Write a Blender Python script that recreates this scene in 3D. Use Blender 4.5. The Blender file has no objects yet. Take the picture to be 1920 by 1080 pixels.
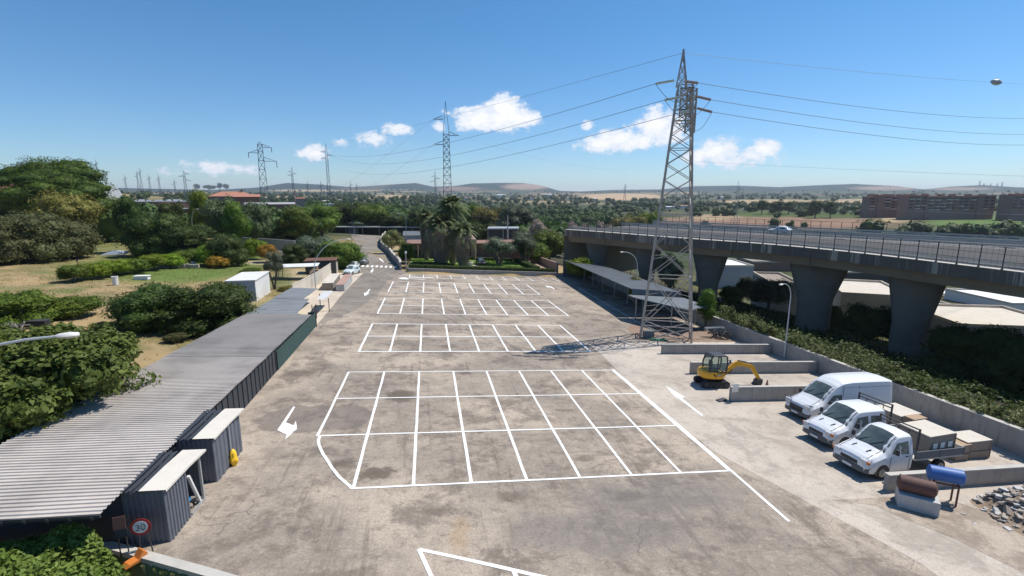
import bpy, math, random
import numpy as np
from mathutils import Vector, Matrix, noise as mnoise
# ------------------------------------------------------------------ camera, world, sun
SC = bpy.context.scene
COL = SC.collection
FPX, CAMH, YAW, PIT = 929.2, 11.76, 0.1671, math.atan(178/929.2)
SX, SY = -.0539, -.0357                      # the yard falls gently to the right and away
cam_d = bpy.data.cameras.new('camera'); cam = bpy.data.objects.new('camera', cam_d); COL.objects.link(cam)
cam_d.sensor_width = 36; cam_d.lens = 36*FPX/1920; cam_d.clip_end = 60000; cam_d.clip_start = .1
cam.location = (0, 0, CAMH); cam.rotation_euler = (math.pi/2-PIT, 0, -YAW); SC.camera = cam
_c, _s = math.cos(YAW), math.sin(YAW)
RV = np.array([_c, -_s, 0]); F0 = np.array([_s, _c, 0]); ZU = np.array([0, 0, 1.])
FW = F0*math.cos(PIT)-ZU*math.sin(PIT); UPV = F0*math.sin(PIT)+ZU*math.cos(PIT); CP = np.array([0, 0, CAMH])
HAZE = 8.5e-5
SUN_EL, SUN_AZ = math.radians(58), math.atan2(.95, .31)   # azimuth clockwise from +y
sd = bpy.data.lights.new('sun', 'SUN'); sd.energy = 5.0; sd.angle = math.radians(.5); sd.color = (1, .955, .88)
sun = bpy.data.objects.new('sun', sd); COL.objects.link(sun)
_sv = Vector((math.sin(SUN_AZ)*math.cos(SUN_EL), math.cos(SUN_AZ)*math.cos(SUN_EL), math.sin(SUN_EL)))
sun.rotation_euler = _sv.to_track_quat('Z', 'Y').to_euler()
SC.view_settings.view_transform = 'Standard'; SC.view_settings.look = 'None'
SC.view_settings.exposure = 0.1; SC.view_settings.gamma = 1
SC.cycles.max_bounces = 5; SC.cycles.diffuse_bounces = 2; SC.cycles.glossy_bounces = 2
SC.cycles.transmission_bounces = 4; SC.cycles.transparent_max_bounces = 8; SC.cycles.volume_bounces = 0
SC.cycles.use_denoising = True

def ray(px, py): return FW*FPX+RV*(px-960)-UPV*(py-540)
def azel(px, py):
    d = ray(px, py); return math.atan2(d[0], d[1]), d[2]/math.hypot(d[0], d[1])

W = bpy.data.worlds.new('World'); SC.world = W; W.use_nodes = True
def build_world():
    nt = W.node_tree; N = nt.nodes; L = nt.links; N.clear()
    def nd(t, **k):
        n = N.new(t)
        for a, b in k.items(): setattr(n, a, b)
        return n
    def m(op, a, b=None, c=None):
        n = nd('ShaderNodeMath', operation=op)
        for i, v in enumerate((a, b, c)):
            if v is None: continue
            if isinstance(v, (int, float)): n.inputs[i].default_value = v
            else: L.new(v, n.inputs[i])
        return n.outputs[0]
    sky = nd('ShaderNodeTexSky', sky_type='NISHITA'); sky.sun_disc = False
    sky.sun_elevation = SUN_EL; sky.sun_rotation = SUN_AZ; sky.altitude = 0
    sky.air_density = 1.0; sky.dust_density = .0; sky.ozone_density = 4.0
    tc = nd('ShaderNodeTexCoord'); sep = nd('ShaderNodeSeparateXYZ'); L.new(tc.outputs['Generated'], sep.inputs[0])
    x, y, z = sep.outputs
    az = m('ARCTAN2', x, y); el = m('DIVIDE', z, m('SQRT', m('ADD', m('MULTIPLY', x, x), m('MULTIPLY', y, y))))
    cb = nd('ShaderNodeCombineXYZ'); L.new(az, cb.inputs[0]); L.new(el, cb.inputs[1]); P = cb.outputs[0]
    def noise(scale, det, rough, zoff=0.):
        mp = nd('ShaderNodeMapping'); mp.inputs['Scale'].default_value = (1, 1.35, 1); mp.inputs['Location'].default_value = (0, 0, zoff)
        L.new(P, mp.inputs[0]); n = nd('ShaderNodeTexNoise'); L.new(mp.outputs[0], n.inputs['Vector'])
        n.inputs['Scale'].default_value = scale; n.inputs['Detail'].default_value = det; n.inputs['Roughness'].default_value = rough
        return n.outputs['Fac']
    # cumulus heaps: pixel centre, half width, half height, strength
    blobs = [(905,222,48,20,1),(945,205,34,26,1.05),(975,222,34,20,1),(888,232,34,14,.9),(938,222,60,20,1),
             (700,262,30,14,.62),(745,243,26,11,.8),(587,287,28,14,.85),(640,268,14,8,.45),(420,314,56,9,.55),(395,322,60,7,.4),
             (1103,237,12,9,.7),(1160,262,48,22,.95),(1125,270,44,14,.85),(1185,268,52,14,.85),(1232,232,34,28,1.0),(1262,245,26,22,.8),
             (1340,285,40,22,.85),(1310,292,34,18,.7),(1437,280,20,20,.9),(1410,292,22,13,.7),(1375,300,70,16,.5),
             (825,235,12,12,.4),(860,207,30,7,.4),(842,212,14,8,.4)]
    fld = None
    for (px, py, w, h, s) in blobs:
        a0, e0 = azel(px, py); k = FPX*1.02
        vs = nd('ShaderNodeVectorMath', operation='SUBTRACT'); L.new(P, vs.inputs[0]); vs.inputs[1].default_value = (a0, e0, 0)
        vm = nd('ShaderNodeVectorMath', operation='MULTIPLY'); L.new(vs.outputs[0], vm.inputs[0]); vm.inputs[1].default_value = (k/w/1.3, k/h/1.3, 0)
        vl = nd('ShaderNodeVectorMath', operation='LENGTH'); L.new(vm.outputs[0], vl.inputs[0])
        v = m('MULTIPLY', m('SUBTRACT', 1.0, vl.outputs['Value']), s)
        fld = v if fld is None else m('SMOOTH_MAX', fld, v, .12)
    nz = noise(34, 9, .62); nz2 = noise(90, 6, .6, 3.)
    f = m('ADD', m('ADD', fld, m('MULTIPLY', m('SUBTRACT', nz, .5), 1.5)), m('MULTIPLY', m('SUBTRACT', nz2, .5), .35))
    al = nd('ShaderNodeMapRange', interpolation_type='SMOOTHSTEP'); L.new(f, al.inputs[0])
    al.inputs[1].default_value = .04; al.inputs[2].default_value = .42; al.inputs[3].default_value = 0; al.inputs[4].default_value = .96
    # thin veil low over the horizon
    nv = noise(5, 5, .55, 7.); veil = nd('ShaderNodeMapRange', interpolation_type='SMOOTHSTEP'); L.new(nv, veil.inputs[0])
    veil.inputs[1].default_value = .45; veil.inputs[2].default_value = .8; veil.inputs[3].default_value = 0; veil.inputs[4].default_value = .18
    lo = nd('ShaderNodeMapRange'); L.new(el, lo.inputs[0]); lo.inputs[1].default_value = .0; lo.inputs[2].default_value = .16; lo.inputs[3].default_value = 1; lo.inputs[4].default_value = 0
    alpha = m('MAXIMUM', al.outputs[0], m('MULTIPLY', veil.outputs[0], lo.outputs[0]))
    shade = nd('ShaderNodeMapRange'); L.new(m('ADD', f, m('MULTIPLY', nz2, .6)), shade.inputs[0])
    shade.inputs[1].default_value = .3; shade.inputs[2].default_value = 1.1; shade.inputs[3].default_value = 0; shade.inputs[4].default_value = 1
    cc = nd('ShaderNodeMix', data_type='RGBA'); L.new(shade.outputs[0], cc.inputs[0])
    cc.inputs[6].default_value = (.62, .72, .88, 1); cc.inputs[7].default_value = (1.0, 1.0, 1.02, 1)
    tint = nd('ShaderNodeMix', data_type='RGBA', blend_type='MULTIPLY'); tint.inputs[0].default_value = 1; L.new(sky.outputs[0], tint.inputs[6]); tg = nd('ShaderNodeMapRange'); L.new(el, tg.inputs[0]); tg.inputs[1].default_value = .0; tg.inputs[2].default_value = .3
    tm = nd('ShaderNodeMix', data_type='RGBA'); L.new(tg.outputs[0], tm.inputs[0]); tm.inputs[6].default_value = (.78, .95, 1.17, 1); tm.inputs[7].default_value = (.55, .95, 1.16, 1); L.new(tm.outputs[2], tint.inputs[7])
    bs = nd('ShaderNodeBackground'); L.new(tint.outputs[2], bs.inputs[0]); bs.inputs[1].default_value = .1
    bc = nd('ShaderNodeBackground'); L.new(cc.outputs[2], bc.inputs[0]); bc.inputs[1].default_value = 1.0
    mx = nd('ShaderNodeMixShader'); L.new(alpha, mx.inputs[0]); L.new(bs.outputs[0], mx.inputs[1]); L.new(bc.outputs[0], mx.inputs[2])
    out = nd('ShaderNodeOutputWorld'); L.new(mx.outputs[0], out.inputs[0])
build_world()

# ------------------------------------------------------------------ ground shape and placing helpers
def sst(a, b, x):
    t = np.clip((x-a)/(b-a), 0, 1); return t*t*(3-2*t)
_rr = np.array([0, 250, 500, 1000, 2000, 3500, 4500, 6000, 9000.])
_rz = np.array([0, 0, -3., -1.5, 4, 14, 26, 30, -40.])
RIDGE = [(-400,352),(0,350),(200,352),(400,356),(480,352),(540,343),(600,346),(660,351),(720,347),(780,343),(812,350),(850,349),(885,344),(940,343),(980,343),
         (1010,347),(1050,358),(1090,359),(1150,356),(1240,355),(1300,349),(1380,348),(1460,351),(1540,347),(1600,345),(1680,349),(1730,355),(1780,350),
         (1840,347),(1900,351),(2000,353),(2400,350)]
_ra = np.array([azel(p, 360)[0] for p, _ in RIDGE]); _re = np.array([azel(p, q)[1] for p, q in RIDGE])
LHILL = None
def T(x, y):
    x = np.asarray(x, float); y = np.asarray(y, float)
    xc = np.clip(x, -80, 31.9); yc = np.clip(y, -40, 240)
    z = SX*xc+SY*yc
    z = z-1.4*sst(32.3, 38, x)*(1-sst(150, 220, y))-3.6*sst(36, 60, x)
    r = np.hypot(x, y)
    z = z-5.5*sst(58, 85, x)*(1-sst(220, 380, r))
    z = z-2.4*(y < 16.75-.467*(x+11.35))*(x < 4)*(x > -24)*sst(.0,.3,16.75-.467*(x+11.35)-y)*sst(-24,-22,x)*(y > -20)
    z = z+.8*sst(-4.6,-4.2,x)*(1-sst(25.0,25.6,x))*sst(95.7,96.3,y)*(1-sst(126,136,y))
    z = z+np.interp(r, _rr, _rz)
    a = np.arctan2(x, y)
    e = np.interp(a, _ra, _re)
    ridge = (CAMH+e*5600)
    w = np.exp(-((r-5600)/900.)**2)
    z = z*(1-w)+ridge*w
    # tan hill on the left, low swells in the middle distance
    z = z+34*np.exp(-(((x+690)/260)**2+((y-820)/200)**2))
    z = z+3.2*np.sin(x/170.+1.3)*np.cos(y/210.)*sst(400, 900, r)*(1-sst(3500, 5000, r))
    return z
def Tf(x, y): return float(T(x, y))
def hit(px, py, dz=0.):
    d = ray(px, py); d = d/np.linalg.norm(d); t = 5.; st = .5
    while t < 9000:
        p = CP+d*t
        if p[2] < Tf(p[0], p[1])+dz: break
        t += st; st = max(.5, t*.01)
    a, b = t-st, t
    for _ in range(30):
        c = (a+b)/2; p = CP+d*c
        if p[2] < Tf(p[0], p[1])+dz: b = c
        else: a = c
    return Vector(CP+d*b)
def g(px, py, dz=0.):            # point on the yard plane
    d = ray(px, py); t = (dz-CAMH)/(d[2]-SX*d[0]-SY*d[1]); return Vector(CP+d*t)
def spot(px, D):                 # ground point at distance D along the view for an image column
    z = -6.
    for _ in range(6): X = (px-960)/FPX*(D*math.cos(PIT)+(CAMH-z)*math.sin(PIT)); p = F0*D+RV*X; z = Tf(p[0], p[1])
    return Vector((p[0], p[1], z))
def P3(px, py, D):
    d = ray(px, py); k = D/float(d@F0); return Vector(CP+d*k)
def hat(p, py, px=None):         # height above p of what is seen in image row py above it
    D = p[0]*F0[0]+p[1]*F0[1]; u = (p[0]*RV[0]+p[1]*RV[1]); d = ray(960+u/D*FPX, py)
    return CAMH+d[2]*(D/float(d@F0))-p[2]
def fd(p): return p[0]*F0[0]+p[1]*F0[1]
def wpx(p, px): return px/FPX*fd(p)

# ------------------------------------------------------------------ mesh helpers
class MB:
    def __init__(s): s.v = []; s.f = []; s.m = []; s.cur = 0
    def face(s, *pts):
        i = len(s.v); s.v += [tuple(p) for p in pts]; s.f.append(tuple(range(i, i+len(pts)))); s.m.append(s.cur)
    def raw(s, vs, fs):
        i = len(s.v); s.v += [tuple(p) for p in vs]
        for f in fs: s.f.append(tuple(i+k for k in f)); s.m.append(s.cur)
    def box(s, c, d, rz=0, M=None):
        cx, cy, cz = c; hx, hy, hz = d[0]/2, d[1]/2, d[2]/2; ca, sa = math.cos(rz), math.sin(rz)
        vs = []
        for x, y, z in ((-1,-1,-1),(1,-1,-1),(1,1,-1),(-1,1,-1),(-1,-1,1),(1,-1,1),(1,1,1),(-1,1,1)):
            X, Y = x*hx, y*hy; p = Vector((X*ca-Y*sa, X*sa+Y*ca, z*hz))
            if M is not None: p = M @ p
            vs.append((cx+p[0], cy+p[1], cz+p[2]))
        s.raw(vs, ((0,3,2,1),(4,5,6,7),(0,1,5,4),(1,2,6,5),(2,3,7,6),(3,0,4,7)))
    def bx(s, x0, x1, y0, y1, z0, z1): s.box(((x0+x1)/2, (y0+y1)/2, (z0+z1)/2), (abs(x1-x0), abs(y1-y0), abs(z1-z0)))
    def beam(s, a, b, w, h=None):
        a = Vector(a); b = Vector(b); d = b-a
        if d.length < 1e-5: return
        h = h or w; d.normalize(); up = Vector((0,0,1)) if abs(d.z) < .95 else Vector((1,0,0))
        r = d.cross(up).normalized(); u = r.cross(d)
        vs = [p+r*(i*w/2)+u*(j*h/2) for p in (a, b) for i, j in ((-1,-1),(1,-1),(1,1),(-1,1))]
        s.raw(vs, ((0,1,2,3),(7,6,5,4),(0,4,5,1),(1,5,6,2),(2,6,7,3),(3,7,4,0)))
    def cyl(s, a, b, r1, r2=None, n=10, cap=True):
        a = Vector(a); b = Vector(b); d = (b-a); r2 = r1 if r2 is None else r2
        if d.length < 1e-6: return
        d.normalize(); up = Vector((0,0,1)) if abs(d.z) < .95 else Vector((1,0,0)); r = d.cross(up).normalized(); u = r.cross(d)
        vs = []
        for p, q in ((a, r1), (b, r2)):
            for k in range(n):
                t = 2*math.pi*k/n; vs.append(p+r*(math.cos(t)*q)+u*(math.sin(t)*q))
        fs = [(k, (k+1) % n, n+(k+1) % n, n+k) for k in range(n)]
        if cap: fs += [tuple(range(n-1, -1, -1)), tuple(range(n, 2*n))]
        s.raw(vs, fs)
    def tube(s, pts, r, n=8):
        for i in range(len(pts)-1):
            r1 = r if isinstance(r, (int, float)) else r[i]; r2 = r if isinstance(r, (int, float)) else r[i+1]
            s.cyl(pts[i], pts[i+1], r1, r2, n)
    def prism(s, poly, z0, z1, top=None):
        n = len(poly); f = (lambda p, z: z(p[0], p[1]) if callable(z) else z)
        vs = [(p[0], p[1], f(p, z0)) for p in poly]+[(p[0], p[1], f(p, z1)) for p in poly]
        s.raw(vs, [tuple(range(n-1, -1, -1)), tuple(range(n, 2*n))]+[(k, (k+1) % n, n+(k+1) % n, n+k) for k in range(n)])
    def side(s, poly, y0, y1):       # outline in x,z extruded along y
        n = len(poly); vs = [(p[0], y0, p[1]) for p in poly]+[(p[0], y1, p[1]) for p in poly]
        s.raw(vs, [tuple(range(n)), tuple(range(2*n-1, n-1, -1))]+[(k, n+k, n+(k+1) % n, (k+1) % n) for k in range(n)])
    def lathe(s, prof, c=(0,0,0), n=16):
        vs = []; fs = []
        for r, z in prof:
            for k in range(n):
                t = 2*math.pi*k/n; vs.append((c[0]+r*math.cos(t), c[1]+r*math.sin(t), c[2]+z))
        for i in range(len(prof)-1):
            for k in range(n): fs.append((i*n+k, i*n+(k+1) % n, (i+1)*n+(k+1) % n, (i+1)*n+k))
        s.raw(vs, fs)
    def loft(s, secs, cap=True, mats=None):
        n = len(secs[0]); vs = [p for q in secs for p in q]; fs = []
        i0 = len(s.v); s.v += [tuple(p) for p in vs]
        for i in range(len(secs)-1):
            for k in range(n-1):
                s.f.append((i0+i*n+k, i0+i*n+k+1, i0+(i+1)*n+k+1, i0+(i+1)*n+k)); s.m.append(mats(i, k) if mats else s.cur)
        if cap:
            s.f.append(tuple(i0+k for k in range(n-1, -1, -1))); s.m.append(s.cur)
            s.f.append(tuple(i0+(len(secs)-1)*n+k for k in range(n))); s.m.append(s.cur)
    def build(s, name, mats, parent=None, smooth=False, bevel=0):
        me = bpy.data.meshes.new(name); me.from_pydata(s.v, [], s.f)
        for m in (mats if isinstance(mats, (list, tuple)) else [mats]): me.materials.append(m)
        me.polygons.foreach_set('material_index', s.m)
        if smooth:
            me.polygons.foreach_set('use_smooth', [True]*len(s.f))
            try: me.set_sharp_from_angle(angle=math.radians(38))
            except Exception: pass
        me.update(); o = bpy.data.objects.new(name, me); COL.objects.link(o)
        if parent: o.parent = parent
        if bevel:
            b = o.modifiers.new('bevel', 'BEVEL'); b.width = bevel; b.segments = 2; b.limit_method = 'ANGLE'
        return o
def weld(o, d=1e-4):
    import bmesh
    b = bmesh.new(); b.from_mesh(o.data); bmesh.ops.remove_doubles(b, verts=b.verts, dist=d); bmesh.ops.recalc_face_normals(b, faces=b.faces); b.to_mesh(o.data); b.free(); return o
def tag(o, label=None, cat=None, group=None, kind=None):
    if label: o['label'] = label
    if cat: o['category'] = cat
    if group: o['group'] = group
    if kind: o['kind'] = kind
    return o
def thing(name, label, cat, loc=(0,0,0), rz=0, group=None, slope=False):
    o = bpy.data.objects.new(name, None); COL.objects.link(o); o.empty_display_size = .3; o.location = loc
    if slope:
        n = Vector((-SX, -SY, 1)).normalized(); q = Vector((0,0,1)).rotation_difference(n)
        o.rotation_euler = (q.to_matrix() @ Matrix.Rotation(rz, 3, 'Z')).to_euler()
    else: o.rotation_euler = (0, 0, rz)
    return tag(o, label, cat, group)
def dup(root, loc, rz=0, label=None, group=None, scale=None, mat=None):
    r = root.copy(); COL.objects.link(r); r.location = loc; r.rotation_euler = (0,0,rz)
    if label: r['label'] = label
    if group: r['group'] = group
    if scale: r.scale = scale
    for ch in list(root.children):
        c = ch.copy(); COL.objects.link(c); c.parent = r
        if mat and ch.name.split('.')[0] == 'crown': c.material_slots[0].link = 'OBJECT'; c.material_slots[0].material = mat
        for gg in list(ch.children):
            d = gg.copy(); COL.objects.link(d); d.parent = c
    return r
def grid_sheet(name, poly, dz, mat, kind='structure', step=None):
    mb = MB(); mb.face(*[(p[0], p[1], SX*p[0]+SY*p[1]+dz) for p in poly]); o = mb.build(name, mat)
    return tag(o, kind=kind)

# ------------------------------------------------------------------ materials
MAT = {}
class NT:
    def __init__(s, name):
        s.m = bpy.data.materials.new(name); s.m.use_nodes = True; s.t = s.m.node_tree; s.b = s.t.nodes['Principled BSDF']; s.out = s.t.nodes['Material Output']
    def n(s, t, **k):
        q = s.t.nodes.new(t)
        for a, b in k.items(): setattr(q, a, b)
        return q
    def lk(s, a, b): s.t.links.new(a, b)
    def inp(s, q, i, v):
        if isinstance(v, (int, float)): q.inputs[i].default_value = v
        elif isinstance(v, (tuple, list)): q.inputs[i].default_value = tuple(v) if len(v) != 3 or q.inputs[i].type != 'RGBA' else (*v, 1)
        else: s.lk(v, q.inputs[i])
    def math(s, op, a, b=0.): q = s.n('ShaderNodeMath', operation=op); s.inp(q, 0, a); s.inp(q, 1, b); return q.outputs[0]
    def mix(s, f, a, b, bt='MIX'):
        q = s.n('ShaderNodeMix', data_type='RGBA', blend_type=bt); s.inp(q, 0, f); s.inp(q, 6, a); s.inp(q, 7, b); return q.outputs[2]
    def coord(s, which='Object', scale=(1,1,1), loc=(0,0,0), rot=(0,0,0)):
        if which == 'World': c = s.n('ShaderNodeNewGeometry').outputs['Position']
        else: c = s.n('ShaderNodeTexCoord').outputs[which]
        q = s.n('ShaderNodeMapping'); s.lk(c, q.inputs[0]); q.inputs['Scale'].default_value = scale; q.inputs['Location'].default_value = loc; q.inputs['Rotation'].default_value = rot; return q.outputs[0]
    def noise(s, vec, sc, det=4, rough=.55, dist=0.): q = s.n('ShaderNodeTexNoise'); s.lk(vec, q.inputs['Vector']); q.inputs['Scale'].default_value = sc; q.inputs['Detail'].default_value = det; q.inputs['Roughness'].default_value = rough; q.inputs['Distortion'].default_value = dist; return q.outputs['Fac']
    def ramp(s, f, a, b, va=0., vb=1., sm=True):
        q = s.n('ShaderNodeMapRange', interpolation_type='SMOOTHSTEP' if sm else 'LINEAR'); s.inp(q, 0, f); q.inputs[1].default_value = a; q.inputs[2].default_value = b; q.inputs[3].default_value = va; q.inputs[4].default_value = vb; return q.outputs[0]
    def bump(s, h, st=.3, d=.02): q = s.n('ShaderNodeBump'); s.lk(h, q.inputs['Height']); q.inputs['Strength'].default_value = st; q.inputs['Distance'].default_value = d; s.lk(q.outputs[0], s.b.inputs['Normal'])
    def fin(s, col, rough=.8, metal=0., spec=.4):
        s.inp(s.b, 'Base Color', col); s.inp(s.b, 'Roughness', rough); s.inp(s.b, 'Metallic', metal); s.b.inputs['Specular IOR Level'].default_value = spec; return s.m
def weathered(name, c, c2=None, sc=1.5, rough=.75, metal=0., amt=.5, spec=.4, bump=0., streak=False, space='Object'):
    t = NT(name); v = t.coord(space); c2 = c2 or tuple(k*.6 for k in c)
    n1 = t.noise(v, sc, 6, .65, .4); f = t.ramp(n1, .4, .72, 0, amt)
    col = t.mix(f, c, c2); fine = t.noise(v, sc*9, 3, .6); col = t.mix(t.ramp(fine, .35, .7, 0, .25), col, tuple(k*.75 for k in c))
    if streak:
        vs = t.coord(space, (3, 3, .25)); ns = t.noise(vs, 2.2, 5, .7); col = t.mix(t.ramp(ns, .5, .72, 0, .65), col, tuple(k*.42 for k in c))
    if bump: t.bump(fine, .4, bump)
    MAT[name] = t.fin(col, rough, metal, spec); return MAT[name]
def plain(name, c, rough=.5, metal=0., spec=.5):
    t = NT(name); v = t.coord('Object'); n = t.noise(v, 3, 4, .6); MAT[name] = t.fin(t.mix(t.ramp(n, .35, .75, 0, .22), c, tuple(k*.7 for k in c)), rough, metal, spec); return MAT[name]
def foliage(name, c, c2, hv=.5, trans=.25):
    t = NT(name); oi = t.n('ShaderNodeObjectInfo'); ge = t.n('ShaderNodeNewGeometry')
    v = t.coord('World'); n = t.noise(v, .55, 3, .6); n2 = t.noise(v, 2.6, 2, .6)
    f = t.math('ADD', t.math('MULTIPLY', t.ramp(n, .35, .68), .55), t.math('MULTIPLY', ge.outputs['Random Per Island'], .45))
    col = t.mix(f, c, c2)
    f2 = t.math('MULTIPLY', t.math('SUBTRACT', t.math('ADD', oi.outputs['Random'], t.math('MULTIPLY', n2, .6)), .3), hv)
    hs = t.n('ShaderNodeHueSaturation'); t.lk(col, hs.inputs['Color'])
    t.lk(t.math('ADD', t.math('MULTIPLY', oi.outputs['Random'], .03), .485), hs.inputs['Hue']); t.lk(t.math('ADD', f2, .95), hs.inputs['Value']); hs.inputs['Saturation'].default_value = 1.06
    t.fin(hs.outputs[0], .62, 0, .25)
    tr = t.n('ShaderNodeBsdfTranslucent'); t.lk(hs.outputs[0], tr.inputs[0]); mx = t.n('ShaderNodeMixShader'); mx.inputs[0].default_value = trans
    t.lk(t.b.outputs[0], mx.inputs[1]); t.lk(tr.outputs[0], mx.inputs[2]); t.lk(mx.outputs[0], t.out.inputs[0]); MAT[name] = t.m; return t.m
def blobmask(t, v, blobs, soft=.5):
    """union of soft ellipses on the ground: (x, y, rx, ry); irregular through the distorted coordinate v"""
    r = None
    for (x, y, a, b) in blobs:
        q = t.n('ShaderNodeVectorMath', operation='SUBTRACT'); t.lk(v, q.inputs[0]); q.inputs[1].default_value = (x, y, 0)
        w = t.n('ShaderNodeVectorMath', operation='MULTIPLY'); t.lk(q.outputs[0], w.inputs[0]); w.inputs[1].default_value = (1/a, 1/b, 0)
        l = t.n('ShaderNodeVectorMath', operation='LENGTH'); t.lk(w.outputs[0], l.inputs[0])
        k = t.ramp(l.outputs['Value'], 1+soft*.5, 1-soft*.5); r = k if r is None else t.math('MAXIMUM', r, k)
    return r
def ground_mats():
    for name, base, light, dark, cr, spots in (('lot', (.305,.258,.21), (.50,.415,.325), (.155,.126,.104), .55, True), ('asphalt_far', (.235,.205,.175), (.32,.275,.225), (.15,.128,.11), .4, False),
                                   ('apron', (.46,.40,.335), (.56,.49,.41), (.31,.265,.22), .3, False), ('dusty_apron', (.37,.305,.24), (.48,.40,.32), (.22,.175,.135), .4, False), ('pale_strip', (.56,.47,.37), (.62,.53,.42), (.40,.34,.27), .3, False)):
        t = NT(name); v = t.coord('World')
        wv = t.n('ShaderNodeTexNoise'); t.lk(v, wv.inputs['Vector']); wv.inputs['Scale'].default_value = .5; wv.inputs['Detail'].default_value = 5
        d = t.n('ShaderNodeVectorMath', operation='MULTIPLY_ADD'); t.lk(wv.outputs['Color'], d.inputs[0]); d.inputs[1].default_value = (2.0,2.0,0); t.lk(v, d.inputs[2]); dv = d.outputs[0]
        n1 = t.noise(v, .10, 7, .66, .2); n2 = t.noise(v, .38, 8, .72, .35); n3 = t.noise(v, 2.1, 6, .75, .2); n4 = t.noise(v, 14, 3, .6)
        col = t.mix(t.ramp(n1, .42, .6), base, light); col = t.mix(t.ramp(n2, .48, .62, 0, .75), col, dark)
        col = t.mix(t.ramp(n3, .5, .66, 0, .5), col, light); col = t.mix(t.ramp(n3, .46, .34, 0, .55), col, dark)
        nx = t.noise(t.coord('World', (.25, 1, 1), rot=(0,0,.3)), 1.3, 6, .75, .2); col = t.mix(t.ramp(nx, .58, .66, 0, .35), col, dark)
        # cracks
        vo = t.n('ShaderNodeTexVoronoi', feature='DISTANCE_TO_EDGE'); t.lk(dv, vo.inputs['Vector']); vo.inputs['Scale'].default_value = .3
        ck = t.ramp(vo.outputs['Distance'], .007, .0); nm = t.ramp(t.noise(v, .2, 3), .5, .62)
        ck = t.math('MULTIPLY', t.math('MULTIPLY', ck, nm), cr); col = t.mix(ck, col, (.06,.052,.045))
        vo2 = t.n('ShaderNodeTexVoronoi', feature='DISTANCE_TO_EDGE'); t.lk(dv, vo2.inputs['Vector']); vo2.inputs['Scale'].default_value = 1.6
        ck2 = t.math('MULTIPLY', t.math('MULTIPLY', t.ramp(vo2.outputs['Distance'], .03, 0), t.ramp(t.noise(v, .16, 3, .5, .5), .53, .64)), .55*cr); col = t.mix(ck2, col, (.08,.07,.06))
        if spots:
            sp = [g(752,742), g(705,888), g(735,884), g(960,1010)]
            fn = t.n('ShaderNodeTexNoise'); t.lk(v, fn.inputs['Vector']); fn.inputs['Scale'].default_value = 1.9; fn.inputs['Detail'].default_value = 6; fn.inputs['Roughness'].default_value = .7
            fd_ = t.n('ShaderNodeVectorMath', operation='MULTIPLY_ADD'); t.lk(fn.outputs['Color'], fd_.inputs[0]); fd_.inputs[1].default_value = (1.3,1.3,0); t.lk(v, fd_.inputs[2]); fv = fd_.outputs[0]; K = (-.65,-.65)
            R_ = random.Random(21); bl = []
            for px_, py_, a_, b_ in ((752,742,.8,.9),(705,888,.85,.5),(1095,860,.5,.3),(905,808,.4,.3),(790,760,.3,.25),(870,700,.5,.3),(1060,770,.5,.3),(960,930,.7,.4),(640,870,.5,.4),(560,700,.8,.7),(830,960,.5,.3),(1180,930,.7,.4),(750,612,1.2,.6),(990,625,.9,.5),(840,650,.9,.5),(600,680,.6,.8),(1120,600,.9,.7),(900,575,1.3,.6),(980,548,1.2,.7),(830,536,1.2,.8)):
                q_ = g(px_, py_); bl.append((q_[0]+.65, q_[1]+.65, a_, b_))
            col = t.mix(t.math('MULTIPLY', blobmask(t, fv, bl, 1.1), .55), col, (.085,.064,.05))
            ts = t.noise(t.coord('World', (1.6, .10, 1), rot=(0,0,.04)), 1.2, 5, .7, .25); col = t.mix(t.ramp(ts, .56, .68, 0, .4), col, (.11,.09,.075))
            ts = t.noise(t.coord('World', (.12, 1.9, 1), rot=(0,0,-.1)), 1.1, 5, .7, .3); col = t.mix(t.ramp(ts, .57, .68, 0, .3), col, (.12,.10,.085))
            col = t.mix(t.math('MULTIPLY', blobmask(t, fv, [(sp[0][0]+.65, sp[0][1]+.65, .9, 1.1), (sp[1][0]+.65, sp[1][1]+.65, .8, .5), (sp[2][0]+.75, sp[2][1]+.65, .2, .16)], .5), .6), col, (.085,.062,.048))
            p = g(595,785); col = t.mix(t.math('MULTIPLY', blobmask(t, dv, [(p[0]+.2, p[1]+1, 2.3, 2.0), (p[0]+2.2, p[1]+1.2, 1.6, 1.8)], .12), .6), col, (.125,.105,.098))
            p = g(872,1000); q = g(1160, 880); col = t.mix(t.math('MULTIPLY', blobmask(t, dv, [(p[0]+.9, p[1]+.9, .4, .8)], 1.3), .45), col, (.38,.23,.10))
            p = g(1000,985); col = t.mix(t.math('MULTIPLY', blobmask(t, dv, [(p[0]+3.5, p[1]+.5, 3.5, 1.2), (p[0]+7, p[1]+2.6, 3.5, 1.4)], .8), .5), col, (.15,.14,.135))
            p = g(905,765); ringv = t.n('ShaderNodeVectorMath', operation='DISTANCE'); t.lk(v, ringv.inputs[0])
            ringv.inputs[1].default_value = (g(860,830)[0]+.5, g(860,830)[1]-.5, g(860,830)[2]); rg = ringv.outputs['Value']
            rm = t.math('MULTIPLY', t.ramp(t.math('ABSOLUTE', t.math('SUBTRACT', rg, 3.9)), .16, .04), t.math('MULTIPLY', t.ramp(t.noise(v, .6, 4), .42, .6), blobmask(t, v, [(g(780,765)[0], g(780,765)[1], 3.2, 2.2)], .5))); col = t.mix(t.math('MULTIPLY', rm, .6), col, (.07,.058,.05))
        col = t.mix(t.ramp(n4, .3, .7, 0, .45), col, dark); n5 = t.noise(v, 5.5, 6, .8); col = t.mix(t.ramp(n5, .56, .68, 0, .4), col, dark); col = t.mix(t.ramp(n5, .42, .32, 0, .4), col, light)
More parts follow.
